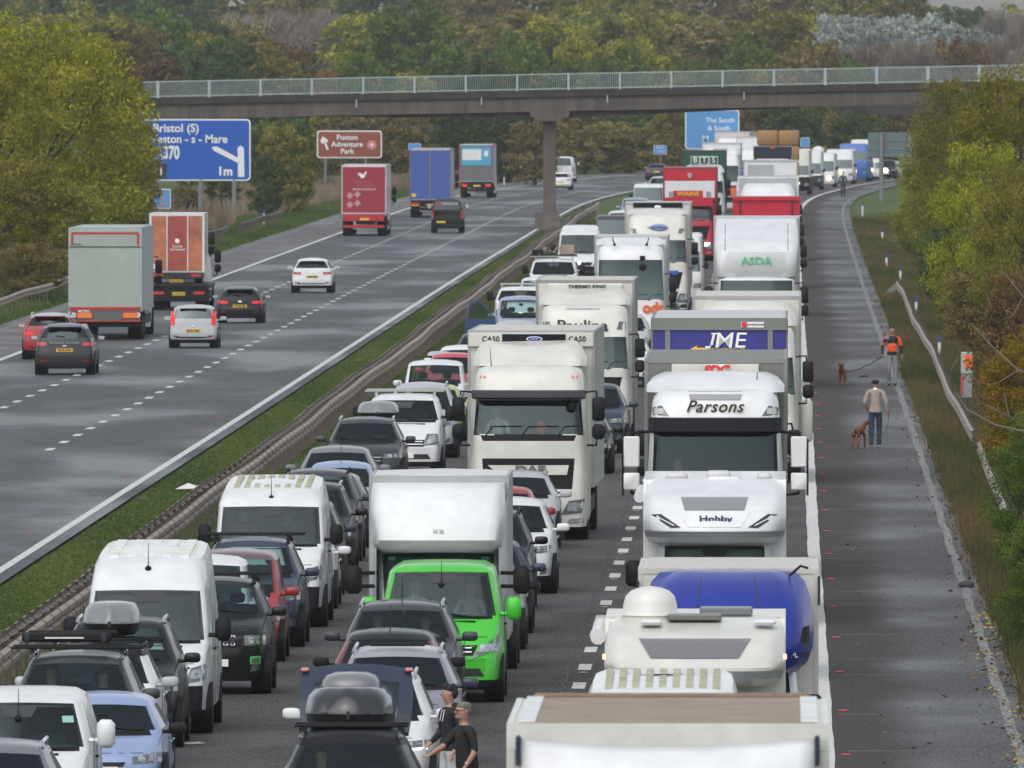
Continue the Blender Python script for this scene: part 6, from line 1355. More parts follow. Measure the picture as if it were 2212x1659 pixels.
for q in (-1, 1):
    cx = q * 1.47; b = MB(); b.box(cx - .14, cx + .14, .10, .26, 2.80, 3.34, .02); b.box(cx - .14, cx + .14, .10, .26, 2.40, 2.70, .02); o = b.build('wing_mirror', mat('white_mirror_shell', (.74, .74, .72), .3, coat=.7), r_, 45)
    b = MB(); b.tube([(q * 1.15, .4, 3.42), (cx, .3, 3.40), (cx, .28, 3.2)], .03, 6); b.tube([(q * 1.2, .4, 2.3), (cx, .3, 2.34), (cx, .28, 2.5)], .03, 6); b.box(cx + q * .15 - .02, cx + q * .15 + .02, .12, .25, 2.3, 3.3, .01); b.build('mirror_arm', BLACK, o)
b = MB(); b.tube([(.72, 1.3, 4.15), (.74, 1.3, 4.45)], [.015, .006], 5); b.ell((.72, 1.3, 4.17), (.05, .05, .03), 8, 5); b.build('aerial', BLACK, r_, 60)
b = MB(); b.tube([(-.28, .55, 2.28), (-.16, .5, 2.58)], .012, 5); b.tube([(.16, .55, 2.28), (.06, .5, 2.55)], .012, 5); b.build('phone_holder', ALU, r_)
# lorry with the JME board
r_, sh, H_ = lorry('lorry with a dark blue JME trailer board rising above the Parsons lorry', 1553, 112.9, 693, box=CREAM, cabm=WHITE, W=2.62, L=14, grp=G1, artic=True, zb=2.1, zt=3.0, zr=3.95, dtop=4.28, dip=.08, frame=mat('grey_green_frame', (.20, .21, .19), .5, .3), seats=False, bx0=3.0, roofm=mat('trailer_roof', (.45, .47, .47), .4))
H2 = H_; JB = mat('jme_blue', (.030, .030, .22), .45, noise=.1)
flatp(r_, 'front_wall', JB, -1.28, 1.28, 3.2, H2 - .18, 2.985); flatp(r_, 'frame_bar', MATS['grey_green_frame'], -1.30, 1.30, H2 - .22, H2 - .01, 2.96, .05)
for xx in (-1.0, .98): flatp(r_, 'frame_upright', MATS['grey_green_frame'], xx - .05, xx + .05, 3.2, H2 - .2, 2.95, .03)
text('ME', .42, WINK, r_, (.20, 2.93, H2 - .43), bold=.001, shear=.12, sx=1.15); text('TRANSPORT LTD', .09, mat('yellow_lettering', (.75, .45, .04), .5), r_, (.15, 2.92, H2 - .60), sx=1.0)
b = MB(); b.tube([(-.10, 2.92, H2 - .29), (-.15, 2.92, H2 - .50), (-.20, 2.92, H2 - .56), (-.27, 2.92, H2 - .55)], .028, 6); b.box(-.16, -.04, 2.915, 2.93, H2 - .30, H2 - .275); b.build('lettering', WINK, r_)
b = MB(); b.prism([(-.56, H2 - .58), (-.43, H2 - .64), (-.43, H2 - .60), (-.2, H2 - .60), (-.2, H2 - .56), (-.43, H2 - .56), (-.43, H2 - .52)], 2.91, 2.94); b.build('yellow_arrow', MATS['yellow_lettering'], r_)
flatp(r_, 'maker_label', WPL, .42, .86, H2 - .17, H2 - .06, 2.90, .01); flatp(r_, 'maker_mark', MATS['red_lettering'], .43, .53, H2 - .165, H2 - .065, 2.885, .01); text('LAWRENCE DAVID', .045, INK, r_, (.70, 2.885, H2 - .115), sx=.85)
r_, sh, H_ = lorry('cream lorry with a rounded roof fairing, between the JME board and the supermarket lorry', 1613, 92.0, 643, box=CREAM, cabm=CREAM, W=2.55, L=13, grp=G1, artic=True, zb=2.1, zt=2.95, zr=3.7, dtop=4.24, dip=-.02, seats=False)
b = MB(); b.box(1.28, 1.55, 1.0, 1.2, .95, 1.95, .06); b.build('open_side_panel', CREAM, r_, 50)
# supermarket lorry
r_, sh, H_ = lorry('tall white supermarket lorry lettered ASDA with a sloping curved front', 1634, 71.5, 474, box=WHITE, cabm=WHITE, W=2.60, L=14, grp=G1, artic=True, zb=2.3, zt=3.26, zr=3.44, seats=False, bx0=4.6)
w = 1.30; rings = [R(3.36, w * .95, .55, 4.7, .95, 1, .08, .3), R(3.55, w * .97, .38, 4.7, .95, 1, .10, .35), R(4.12, w * .99, .42, 4.7, .95, 1, .12, .4), R(4.30, w * .99, .75, 4.7, .96, 1, .12, .4), R(4.60, w * .98, 1.7, 4.7, .96, 1, .10, .4), R(4.85, w * .96, 2.9, 4.75, .96, 1, .06, .3), R(H_ - .01, w * .94, 4.1, 4.8, .96, 1, .03, .1)]
ps = Shell(rings, [.3, .7, 1], lambda l, k, i: 'body'); ps.build(r_, dict(body=WHITE), names={'body': 'curved_front'}, smooth=50); text('ASDA', .30, mat('green_lettering', (.12, .50, .28), .5), r_, (0, ps.fy(0, 3.82) - .02, 3.84), bold=.008, sx=1.2)
b = MB()
for q in (-1, 1): b.tube([(q * .95, ps.fy(.95, z_) - .005, z_) for z_ in np.linspace(4.15, 4.95, 6)], .012, 4)
b.build('panel_seams', DGR, r_)
r_, sh, H_ = lorry('lorry with a plain bright red tipper body above the supermarket lorry', 1655, 56, 427, box=LRED, cabm=WHITE, W=2.58, L=9, grp=G1, zb=2.0, zt=2.8, zr=3.2, seats=False, frame=LRED, sides=False)
for xx in (-1.0, 1.0): flatp(r_, 'hinge_bar', INK, xx - .03, xx + .03, H_ - .75, H_ - .12, 2.33)
flatp(r_, 'top_rim', LRED, -1.32, 1.32, H_ - .12, H_ + .02, 2.30, .06)
lorry('white lorry behind the red tipper with a pale blue-grey front panel', 1659, 50, 383, box=SIL, cabm=WHITE, W=2.62, L=12, grp=G1, zb=2.0, zt=2.9, zr=3.9, dtop=4.55, seats=False, frame=WHITE)
r_, sh, H_ = lorry('tall white lorry with a grey panel on its front, third above the red tipper', 1664, 44, 348, box=WHITE, cabm=WHITE, W=2.66, L=12, grp=G1, zb=2.0, zt=2.9, zr=3.4, dtop=None, seats=False)
flatp(r_, 'grey_front_panel', mat('panel_grey', (.36, .37, .40), .5), -1.1, .15, H_ - .85, H_ - .2, 2.32); flatp(r_, 'dark_patch', mat('patch_grey', (.2, .2, .21), .6), .0, .9, H_ - 1.0, H_ - .78, 2.32)  # grey front panel with a darker grey patch below it
r_, sh, H_ = lorry('lorry with a black top board in front of the hay bales', 1669, 36.2, 316.5, box=DGR, cabm=WHITE, W=2.3, L=8, grp=G1, zb=2.0, zt=2.8, zr=3.6, dtop=3.95, seats=False)
flatp(r_, 'black_board', mat('board_black', (.012, .014, .03), .4), -1.14, 1.14, H_ - .62, H_ - .02, 2.30); flatp(r_, 'red_mark', MATS['red_lettering'], -.15, .15, H_ - .12, H_ - .04, 2.26, .02)
r_, sh, H_ = lorry('flatbed lorry loaded with hay behind the black-boarded lorry', 1682, 34, 420, box=DGR, cabm=WHITE, W=2.5, L=11, grp=G1, zb=1.0, zt=1.3, zr=1.6, seats=False, hl=False, gr=False, boxz=.9, sides=False, mir=None, name='flatbed_lorry')
HAY = mat('hay', (.36, .20, .09), .95, noise=.35, nscale=9, bump=.6)
for i, (dx, lab) in enumerate(((-.68, 'left tall stack of brown hay bales on the flatbed lorry'), (.68, 'right tall stack of brown hay bales on the flatbed lorry'))):
    t = empty('hay_stack', (gx(1682, 34) + dx, FP / 34 + 2.6, 1.4), -head(FP / 34)); tag(t, lab, 'hay bales', 'hay stacks on the flatbed lorry'); b = MB(); zt = EYE - (281 - HZ) / 33.8 - 1.4
    n = 4
    for k in range(n): b.box(-.665, .665, 0, 2.4, zt * k / n + .01, zt * (k + 1) / n - .01, .10)
    b.build('bales', HAY, t, 60)
boxy('cream box lorry with one lit yellow lamp right of the hay', 1714, 29.6, 322, 2.5, 7, CREAM, G1, 'lorry', 'box_lorry', win=(1.4, 2.1), low=BLACK)
boxy('white van second right of the hay bales', 1748, 28.6, 326, 2.0, 5.5, WHITE, G1, win=(1.2, 2.0), low=DGR)
boxy('white motorhome with a round dome, far right lane', 1774, 28.0, 330, 2.2, 6, WHITE, G1, 'motorhome', 'motorhome', win=(1.2, 2.0))
o = empty('satellite_dome', (gx(1768, 27.8), FP / 27.8 + 1, EYE - (331 - HZ) / 27.8)); tag(o, 'round white dome on the roof of the far white motorhome', 'dome'); b = MB(); b.ell((0, 0, .2), (.5, .5, .35), 12, 8); b.build('cover', WHITE, o, 60)
boxy('white motorhome with a raised front over the cab, behind the far walker', 1813, 27.3, 323, 2.3, 6, WHITE, G1, 'motorhome', 'motorhome', win=(1.2, 1.9))
boxy('blue far lorry standing taller than the motorhomes around it', 1843, 26.8, 311, 2.5, 8, paint((.03, .13, .42), 'mid_blue_paint'), G1, 'lorry', 'box_lorry', win=(1.7, 2.4))
boxy('white high-topped lorry just behind the blue far lorry', 1861, 26.2, 302, 2.0, 8, WHITE, G1, 'lorry', 'box_lorry', win=(1.7, 2.4))
boxy('small cream far van under the grey sign back', 1891, 26.4, 343, 1.0, 4, CREAM, G1, win=(.9, 1.4))
car('dark far car with one glowing headlamp under the grey sign back', 1914, 26.3, H=1.6, W=1.7, col=BLK, sty='suv', group=G1, seats=False, det=False)
boxy('grey far car behind the grey sign back', 1938, 26.1, 352, 1.9, 4, SIL, G1, 'car', 'suv_car', win=(.9, 1.4))
def glow(x, y, s, r, m, label):
    o = empty('lit_headlamp', (gx(x, s), FP / s - .12, EYE - (y - HZ) / s)); tag(o, label, 'headlamp', 'lit far headlamps'); b = MB(); b.ell((0, 0, 0), (r, .05, r * .8), 10, 6); b.build('lens', m, o, 60)
YE = mat('yellow_glow', (1, .9, .4), .3, emit=(1, .95, .45), es=4); OR = mat('warm_glow', (1, .7, .4), .3, emit=(1, .78, .5), es=5)
for x, y, s, r, m, l in ((1721, 396, 29.6, .22, YE, 'glowing yellow headlamp of the cream box lorry right of the hay'), (1791, 385, 28, .16, OR, 'glowing headlamp of the far domed motorhome'), (1818, 373, 27.3, .12, YE, 'small glowing headlamp of the motorhome behind the far walker'), (1912, 368, 26.35, .24, OR, 'bright orange-white headlamp under the grey sign back'), (1500, 587, 44.1, .22, YE, 'bright yellowish headlamp of the red WAINS lorry')): glow(x, y, s, r, m, l)
# ------------------------------------------------------------ free carriageway: driving away
car('dark grey off-road car driving away at the far left, nearest of the free traffic', 139, 68.6, 699, W=1.90, L=4.35, col=paint((.017, .018, .021), 'near_black_grey'), sty='suv', away=True, group=GL, roof=GRY, plate_txt='RX18 LNG', rear_txt='RANGE ROVER', tl=(.60, .93, .93, 1.06), dark=True)
car('dark red off-road car beside the dark grey one at the left edge', 107, 65.3, 676, W=1.86, L=4.4, col=RED, sty='suv', away=True, group=GL, rails=SIL, roof=SIL, lamp='lit', dark=True)
car('silver small car with tall red lamps beside its rear window', 417, 62.8, 658.5, W=1.70, L=3.9, col=SIL, sty='mpv', away=True, group=GL, plate_txt='MV55 VMU', tl=(.74, .92, .92, 1.48), lamp='lit')
car('black small car with red lamps driving away right of the silver one', 518, 57.4, 619, W=1.76, L=4.0, col=BLK, sty='hatch', away=True, group=GL, plate_txt='WG24 ZJB', lamp='lit', dark=True, roof=paint((.14, .145, .15), 'anthracite_roof'))
car('white hatchback driving away alone on the free carriageway', 674, 50.9, 557.5, W=1.80, L=4.3, col=WHITE, sty='hatch', away=True, group=GL, plate_txt='YD63 XJO')
car('white small car half hidden by the bridge pier', 1210, 28.7, 372, W=1.75, L=4, col=WHITE, sty='hatch', away=True, group=GL, seats=False)
van('white van driving away just beyond the bridge pier', 1213, 27.0, 338, W=1.95, L=5, col=WHITE, away=True, group=GL, low=WHITE, seats=False)
r_, sh, H_ = van('black panel van with a red dot and white lettering on its rear', 966, 37.9, 430, W=1.86, L=4.7, col=BLK, away=True, group=GL, seats=False, zn=1.0)
b = MB(); b.cyl((-.0 + .48, 4.62, 1.62), (.48, 4.68, 1.62), .11, 12); b.build('red_dot', REDL, r_); text('POPUP OFFR'.replace(' OFFR', 'CKST'), .17, WINK, r_, (-.16, 4.70, 1.65), (math.pi / 2, 0, math.pi))
def rear_lorry(label, x, s, ytop, W, L, door, side, zb, frame=ALU, ttl=None, cabm=WHITE, art=True, bump=BLACK, name='articulated_lorry', group=GL, roofm=None, ribs=False):
    H = EYE - (ytop - HZ) / s; r = place(name, label, 'lorry', x, s, L, group, True); sh = cab(r, 2.4, 0, 1.9, 2.8, min(3.5, H - .1), 2.2, cabm, seats=False)
    box_body(r, W, 2.6, L, zb, H, side, frame=frame, ribs=ribs, roofm=roofm)
    b = MB(); b.box(-W / 2 + .06, W / 2 - .06, L - .02, L + .02, zb + .06, H - .09, .005); b.build('rear_doors', door, r)
    b = MB(); b.box(-W / 2 + .1, W / 2 - .1, L - .15, L - .02, zb - .42, zb - .02, .02); b.box(-W / 2 + .1, W / 2 - .1, L - .30, L - .16, .45, .62, .02); b.build('rear_bumper', bump, r)
    for q in (-1, 1): b = MB(); b.box(q * (W / 2 - .38) - .22, q * (W / 2 - .38) + .22, L - .03, L + .01, zb - .30, zb - .16, .01); b.build('tail_lamp', REDL, r)
    b = MB(); b.box(-.30, .22, L - .02, L + .012, zb - .36, zb - .24); b.build('number_plate', YPL, r)
    chassis(r, W, 1.0, L - .3, (1.4, L - 4.6, L - 3.3, L - 2.0) if art else (1.3, L - 1.6)); return r, H
MT = (math.pi / 2, 0, math.pi)
def rp(r, name, m, x0, x1, z0, z1, y, t=.012): b = MB(); b.box(-x1, -x0, y, y + t, z0, z1); return b.build(name, m, r)
PGR = mat('pale_green_grey', (.34, .39, .34), .5, noise=.12, nscale=1.2); PSD = mat('pale_grey_side', (.40, .44, .45), .55, noise=.25, nscale=.8)
r_, H_ = rear_lorry('tall pale green-grey lorry with a red stripe low on its rear doors', 227, 61, 492.5, 2.57, 15.0, PGR, PSD, 1.0, frame=PSD, roofm=PGR); L_ = 15.0
rp(r_, 'red_outline_top', REDL, -1.18, 1.18, H_ - .22, H_ - .15, L_ + .02); rp(r_, 'red_outline_side', REDL, -1.20, -1.13, H_ - .60, H_ - .2, L_ + .024); rp(r_, 'red_outline_side', REDL, 1.13, 1.20, H_ - .60, H_ - .2, L_ + .024)
rp(r_, 'red_stripe', REDL, -1.27, 1.27, 1.06, 1.16, L_ + .03); rp(r_, 'lower_red_stripe', REDL, -1.27, 1.27, .64, .68, L_ + .03); rp(r_, 'dark_panel', mat('green_grey_dark', (.10, .105, .10), .6), -1.25, 1.25, .66, 1.04, L_ + .01); rp(r_, 'door_gap', INK, -1.27, 1.27, H_ - .68, H_ - .65, L_ + .03)
for a in (-1.0, .62): rp(r_, 'hazard_panel_rim', REDL, a - .02, a + .56, .74, 1.0, L_ + .03); rp(r_, 'hazard_panel', AMB, a + .02, a + .52, .78, .96, L_ + .045)
for a, tx in ((-1.12, '60'), (1.17, '70')): b = MB(); b.cyl((-a, L_ + .03, .88), (-a, L_ + .05, .88), .085, 14); b.build('speed_disc', WPL, r_); text(tx, .09, INK, r_, (-a, L_ + .055, .88), MT)
text('MCT021', .11, WINK, r_, (.75, L_ + .05, .99 + .02), MT, bold=.003); text('MCT021', .10, INK, r_, (1.0, L_ + .03, H_ - .59), MT)
# breakdown lorry carrying the orange box van
root = place('recovery_lorry', 'low black recovery lorry carrying the orange fruit-painted box van', 'lorry', 386, 54.6, 10.0, GL, True)
sh = cab(root, 2.1, 0, 1.5, 2.0, 2.2, 2.0, WHITE, seats=False); b = MB(); b.box(-1.2, 1.2, 2.3, 9.95, .85, 1.02, .02); b.build('flat_bed', BLACK, root); b = MB(); b.box(-1.15, 1.15, 9.8, 10.0, .34, .84, .02); b.build('rear_panel', BLACK, root)
for q in (-1, 1): b = MB(); b.box(q * .80 - .22, q * .80 + .22, 9.99, 10.02, .62, .74); b.build('tail_lamp', REDL, root)
b = MB(); b.box(-.26, .26, 9.99, 10.02, .58, .72); b.build('number_plate', YPL, root); text('LG04 BGO', .11, INK, root, (0, 10.03, .65), MT); chassis(root, 2.3, 1, 9.7, (1.2, 7.4, 8.6), .85, .42)
root = place('box_lorry', 'orange and red fruit-painted box van riding on the low black recovery lorry', 'box van', 382, 54.35, 6.0, GL, True); root.location.z = 1.04
sh = cab(root, 2.0, 0, 1.2, 1.8, 2.1, 1.7, WHITE, seats=False, z0=.2); H_ = EYE - (461 - HZ) / 54.35 - 1.04
box_body(root, 2.17, 1.8, 6.0, .42, H_, WHITE, frame=WHITE, ribs=False)
FR = mat('fruit_orange', (.46, .15, .08), .5, noise=.45, nscale=1.4)
rp(root, 'left_door', FR, -1.0, -.40, .48, H_ - .1, 6.01); rp(root, 'middle_door', mat('fruit_red', (.36, .07, .05), .5, noise=.3, nscale=1.6), -.36, .42, .48, H_ - .1, 6.015); rp(root, 'right_door', FR, .46, 1.0, .48, H_ - .1, 6.01)
for a in (-.39, .43): rp(root, 'door_bar', WHITE, a - .02, a + .02, .46, H_ - .08, 6.03)
text('freshly', .15, WINK, root, (-.03, 6.03, 1.45), MT); text('harvested', .15, WINK, root, (-.03, 6.03, 1.33), MT); rp(root, 'round_sticker', WPL, -.95, -.72, .55, .75, 6.03)
b = MB(); b.prism([(-.12, 1.66), (-.06, 1.58), (.04, 1.58), (.08, 1.68), (.04, 1.76), (-.06, 1.76)][::-1], 6.025, 6.035); b.build('fruit_outline', WINK, root)
b = MB(); b.box(-1.05, 1.05, 5.9, 6.02, .16, .40, .02); b.build('rear_bumper', TRIM, root); rp(root, 'number_plate', YPL, -.28, .24, .0 + .02, .14, 5.96); text('PJ23 ADX', .11, INK, root, (.02, 5.98, .08), MT)
for q in (-1, 1): rp(root, 'tail_lamp', REDL, q * .75 - .2, q * .75 + .2, .24, .36, 6.03)
wheels(root, 2.0, (.9, 4.9), .33, .3, TRIM, sub=False)
r_, H_ = rear_lorry('red lorry with a white rooster and web address on its rear doors', 786, 38.6, 357, 2.50, 14, mat('door_red', (.30, .018, .04), .45, noise=.1), WHITE, 1.25, frame=mat('pale_side', (.45, .42, .43), .5), bump=REDL, roofm=WHITE)
b = MB(); c0 = (.08, H_ - .55); b.prism([(c0[0] + p * .9, c0[1] + q * .9) for p, q in ((-.25, .22), (-.28, .16), (-.18, .02), (-.1, -.16), (.06, -.2), (.16, -.05), (.32, .06), (.18, .07), (.3, .14), (.1, .12), (-.02, .02), (-.12, .08), (-.16, .2))], 14.02, 14.03); b.build('rooster', WINK, r_)
text('Vaniers, Toren,', .14, mat('faded_lettering', (.45, .25, .28), .5), r_, (.05, 14.03, H_ - .93), MT); text('altijd een stap voor', .12, MATS['faded_lettering'], r_, (-.05, 14.03, H_ - 1.12), MT); text('www.vmaerts.nl', .20, mat('pink_lettering', (.62, .45, .47), .5), r_, (-.02, 14.03, H_ - 1.33), MT, bold=.004)
for i, (a, c) in enumerate(((.78, 1.7), (.36, 1.62), (.78, 2.2), (.36, 2.12))): b = MB(); b.prism([(a - .2, H_ - c), (a, H_ - c - .2), (a + .2, H_ - c), (a, H_ - c + .2)], 14.02, 14.028 + i * .001); b.build('diamond_mark', MATS['faded_lettering'], r_)
r_, H_ = rear_lorry('blue lorry with double blue rear doors driving away', 929, 34.6, 322, 2.55, 14, mat('curtain_blue', (.045, .095, .34), .5, noise=.12), mat('grey_side', (.34, .36, .40), .5), 1.1, frame=mat('blue_frame', (.10, .12, .2), .5), roofm=CREAM)
rp(r_, 'door_bar', GRY, -.06, .06, 1.15, H_ - .1, 14.03); rp(r_, 'yellow_label', YPL, -1.15, -.88, 1.3, 1.5, 14.03); rp(r_, 'amber_panel', AMB, -1.15, -.7, .72, .92, 13.99)
r_, H_ = rear_lorry('lorry with a pale blue and red-edged rear, the farthest one driving away', 1029, 30.3, 312, 2.42, 9, mat('rear_grey', (.13, .125, .13), .6), mat('pale_blue_side', (.25, .42, .52), .5), 1.15, frame=mat('rear_red_edge', (.35, .05, .08), .5), art=False, roofm=WHITE)
rp(r_, 'blue_panel', mat('panel_blue', (.06, .32, .50), .5), -1.05, 1.05, H_ - 1.5, H_ - .2, 9.03); rp(r_, 'white_panel', WHITE, -1.0, .35, H_ - 1.12, H_ - .35, 9.05); rp(r_, 'white_mark', WHITE, .55, .85, H_ - .85, H_ - .45, 9.05)
for q in (-1, 1): rp(r_, 'lit_lamp', REDLIT, q * .85 - .18, q * .85 + .18, .78, .95, 9.0)
r_ = None
# ------------------------------------------------------------ people and dogs
SKIN = mat('skin', (.42, .24, .17), .6, noise=.1, nscale=20); SKIN2 = mat('ruddy_skin', (.40, .20, .14), .6, noise=.1, nscale=20)
HAIRD = mat('dark_hair', (.018, .014, .012), .8, noise=.3, nscale=30); HAIRG = mat('grey_hair', (.16, .155, .15), .85, noise=.3, nscale=30); HAIRB = mat('brown_hair', (.06, .035, .022), .85)
def skinned(name, J, E, m, parent, rule=None, sub=1, root=0, vox=.012):
    """J: list of (x,y,z,rx,ry); E: edges; one continuous skinned surface"""
    me = bpy.data.meshes.new(name); me.from_pydata([j[:3] for j in J], E, []); me.update()
    o = bpy.data.objects.new(name, me); COL.objects.link(o)
    md = o.modifiers.new('skin', 'SKIN'); md.use_smooth_shade = True; md.branch_smoothing = .6
    sv = me.skin_vertices[0].data
    for i, j in enumerate(J): sv[i].radius = (j[3], j[4]); sv[i].use_root = (i == root)
    s = o.modifiers.new('sub', 'SUBSURF'); s.levels = sub; s.render_levels = sub
    
    if vox: rm = o.modifiers.new('one', 'REMESH'); rm.mode = 'VOXEL'; rm.voxel_size = vox; rm.use_smooth_shade = True
    sm = o.modifiers.new('sm', 'SMOOTH'); sm.factor = .5; sm.iterations = 2
    bpy.context.view_layer.update()
    ev = o.evaluated_get(bpy.context.evaluated_depsgraph_get()); nm = bpy.data.meshes.new_from_object(ev)
    bpy.data.objects.remove(o); nm.name = name; nm.materials.clear()
    for x in m: nm.materials.append(x)
    if rule:
        for p in nm.polygons: p.material_index = rule(p.center)
    nm.polygons.foreach_set('use_smooth', [True] * len(nm.polygons))
    return link(name, nm, parent)
def hand(J, E, wi, d, side, r=.009, curl=.5):
    """palm and five unequal fingers from wrist index wi, pointing along d"""
    w = Vector(J[wi][:3]); d = Vector(d).normalized(); a = d.cross(Vector(side)).normalized(); sd = Vector(side).normalized()
    J.append((*(w + d * .05), .036, .016)); pi = len(J) - 1; E.append((wi, pi)); J.append((*(w + d * .09), .038, .014)); p2 = len(J) - 1; E.append((pi, p2))
    for k, (o, l) in enumerate(((-.030, .062), (-.010, .074), (.010, .068), (.029, .052))):
        b0 = w + d * .10 + sd * o; b1 = b0 + d * l * .5 + a * l * curl * .3; b2 = b1 + d * l * .35 + a * l * curl * .7
        J.append((*b0, r, r)); J.append((*b1, r * .95, r * .95)); J.append((*b2, r * .8, r * .8)); n = len(J); E += [(p2, n - 3), (n - 3, n - 2), (n - 2, n - 1)]
    t0 = w + d * .04 - sd * .042; J.append((*t0, r * 1.2, r * 1.2)); J.append((*(t0 + d * .045 - sd * .018 + a * .012), r, r)); n = len(J); E += [(pi, n - 2), (n - 2, n - 1)]
def person(label, x, s, rz, arms, legs, top, trousers, shoes, skin, hair, h=1.80, lean=0., bald=False, hairkind='short', head_turn=0., sleeves=True, glasses=False, beard=False, y_off=0., longer=None, belly=0., z0=0., loc=None):
    """arms: (elbow, wrist) for left, right; legs: (knee, ankle, toe) for left, right — metres, facing -Y"""
    k = h / 1.80; Y = FP / s + y_off
    r = empty('person', loc or (gx(x, s), Y, z0), rz); tag(r, label, 'person', None)
    J = [(0, .0, .96, .160, .125), (0, lean * .3, 1.12, .150 + belly * .5, .125 + belly), (0, lean * .7, 1.32, .178, .135 + belly * .5), (0, lean, 1.46, .105, .088), (0, lean * 1.05 - .01, 1.535, .052, .052), (0, lean * 1.1 - .015, 1.60, .074, .090), (0, lean * 1.1 - .015, 1.68, .092, .114), (0, lean * 1.1 - .005, 1.755, .080, .098)]
    E = [(i, i + 1) for i in range(7)]
    for q, (el, wr), (kn, an, to) in ((-1, arms[0], legs[0]), (1, arms[1], legs[1])):
        n = len(J); J.append((q * .18, lean * .9, 1.43, .074, .072)); J.append((*el, .058 if sleeves else .046, .056 if sleeves else .046)); J.append((*wr, .036 if sleeves else .030, .034 if sleeves else .028)); E += [(3, n), (n, n + 1), (n + 1, n + 2)]
        d = (Vector(wr) - Vector(el)).normalized(); hand(J, E, n + 2, d, (0, 1, 0) if abs(d.y) < .6 else (1, 0, 0))
        n = len(J); J.append((q * .095, 0, .88, .100, .105)); J.append((*kn, .072, .074)); J.append((*an, .054, .058)); J.append((*to, .046, .032)); E += [(0, n), (n, n + 1), (n + 1, n + 2), (n + 2, n + 3)]
    J = [(a * k, b_ * k, c * k, d_ * (k if d_ > .02 else 1), e * (k if e > .02 else 1)) for a, b_, c, d_, e in J]
    wl, wr_ = Vector(arms[0][1]) * k, Vector(arms[1][1]) * k; el = [Vector(arms[0][0]) * k, Vector(arms[1][0]) * k]
    def rule(c):
        if c.z > 1.505 * k: return 3
        for w, e in ((wl, el[0]), (wr_, el[1])):
            dv = (w - e).normalized(); t = (c - e).dot(dv)
            if (c - (e + dv * t)).length < .1 and t > ((w - e).length - .02 if sleeves else .01) and t < .5: return 3
        if c.z < .10 * k: return 2
        if c.z < .93 * k and abs(c.x) < .20 * k: return 1
        return 0
    body = skinned('body', J, E, [top, trousers, shoes, skin], r, rule, 2)
    hx, hy, hz = 0, (lean * 1.1 - .015) * k, 1.69 * k
    hd = empty('head_parts', (0, 0, 0)); bpy.data.objects.remove(hd)
    Rm = Matrix.Rotation(head_turn, 4, 'Z')
    def hp(p): v = Rm @ Vector((p[0], p[1], 0)); return (hx + v.x * k, hy + v.y * k, hz + p[2] * k)
    b = MB()
    if bald: b.ell(hp((0, .034, -.012)), (.100 * k, .098 * k, .066 * k), 14, 8)
    else:
        b.ell(hp((0, .022, .050)), (.086 * k, .104 * k, .066 * k), 14, 8); b.ell(hp((0, .052, .0)), (.084 * k, .068 * k, .088 * k), 14, 8)
        if hairkind == 'tousled':
            rr_ = random.Random(7)
            for _ in range(26): a = rr_.uniform(0, 6.28); q = rr_.uniform(.03, .08); b.ell(hp((q * math.cos(a), q * math.sin(a), .075 + rr_.uniform(-.01, .03))), (.03, .03, .024), 6, 4)
    b.build('hair', hair, r, 80)
    b = MB(); b.ell(hp((0, -.098, -.022)), (.013, .020, .022), 8, 5); 
    for q in (-1, 1): b.ell(hp((q * .080, .01, -.015)), (.012, .018, .028), 8, 5)
    b.build('nose_and_ears', skin, r, 80)
    b = MB()
    for q in (-1, 1): b.ell(hp((q * .030, -.088, .008)), (.011, .008, .006), 6, 4)
    b.build('eyes', INK, r); b = MB(); b.ell(hp((0, -.088, -.058)), (.024, .008, .005), 8, 4); b.build('mouth', mat('lips', (.28, .10, .09), .6), r)
    if beard: b = MB(); b.ell(hp((0, -.055, -.082)), (.052, .050, .036), 10, 6); b.build('beard', mat('grey_stubble', (.25, .22, .20), .9), r, 80)
    if glasses:
        b = MB()
        for q in (-1, 1): b.tube([hp((q * .012, -.104, .008)), hp((q * .058, -.098, .010)), hp((q * .085, .0, .008))], .004, 4); b.ell(hp((q * .034, -.104, .004)), (.022, .004, .015), 8, 4)
        b.build('glasses', INK, r)
    return r, k
def cl(name, c, rough=.85, n=.2): return mat(name, c, rough, noise=n, nscale=9)
BEI = cl('beige_jumper', (.36, .29, .24)); JEAN = cl('dark_jeans', (.022, .036, .062)); JOG = cl('grey_joggers', (.22, .22, .225)); DRKJ = cl('black_jacket', (.022, .018, .024)); ORG = mat('orange_panel', (.80, .085, .015), .7, noise=.1); SHW = cl('white_trainers', (.60, .60, .60)); TSH = cl('black_tshirt', (.010, .010, .011), .8); HOOD = cl('dark_hoodie', (.012, .011, .018), .8)
# man in beige jumper walking away
r_, k = person('man in a beige jumper and dark jeans walking away with the nearer brown dog', 1891, 84.6, math.pi, (((-.27, .05, 1.17), (-.30, -.02, .93)), ((.27, .04, 1.16), (.20, -.12, 1.00))), (((-.10, -.05, .52), (-.09, .05, .09), (-.09, -.10, .04)), ((.10, .04, .51), (.10, .18, .13), (.11, .06, .05))), BEI, JEAN, SHW, SKIN2, HAIRD, 1.84, bald=True)
b = MB(); b.tube([(0, .0, 1.50), (0, -.01, 1.555)], [.085, .062], 12); b.build('shirt_collar', WINK, r_, 60); b = MB(); b.tube([(0, 0, .94), (0, 0, 1.0)], [.168, .165], 14); b.build('jumper_hem', BEI, r_, 60)
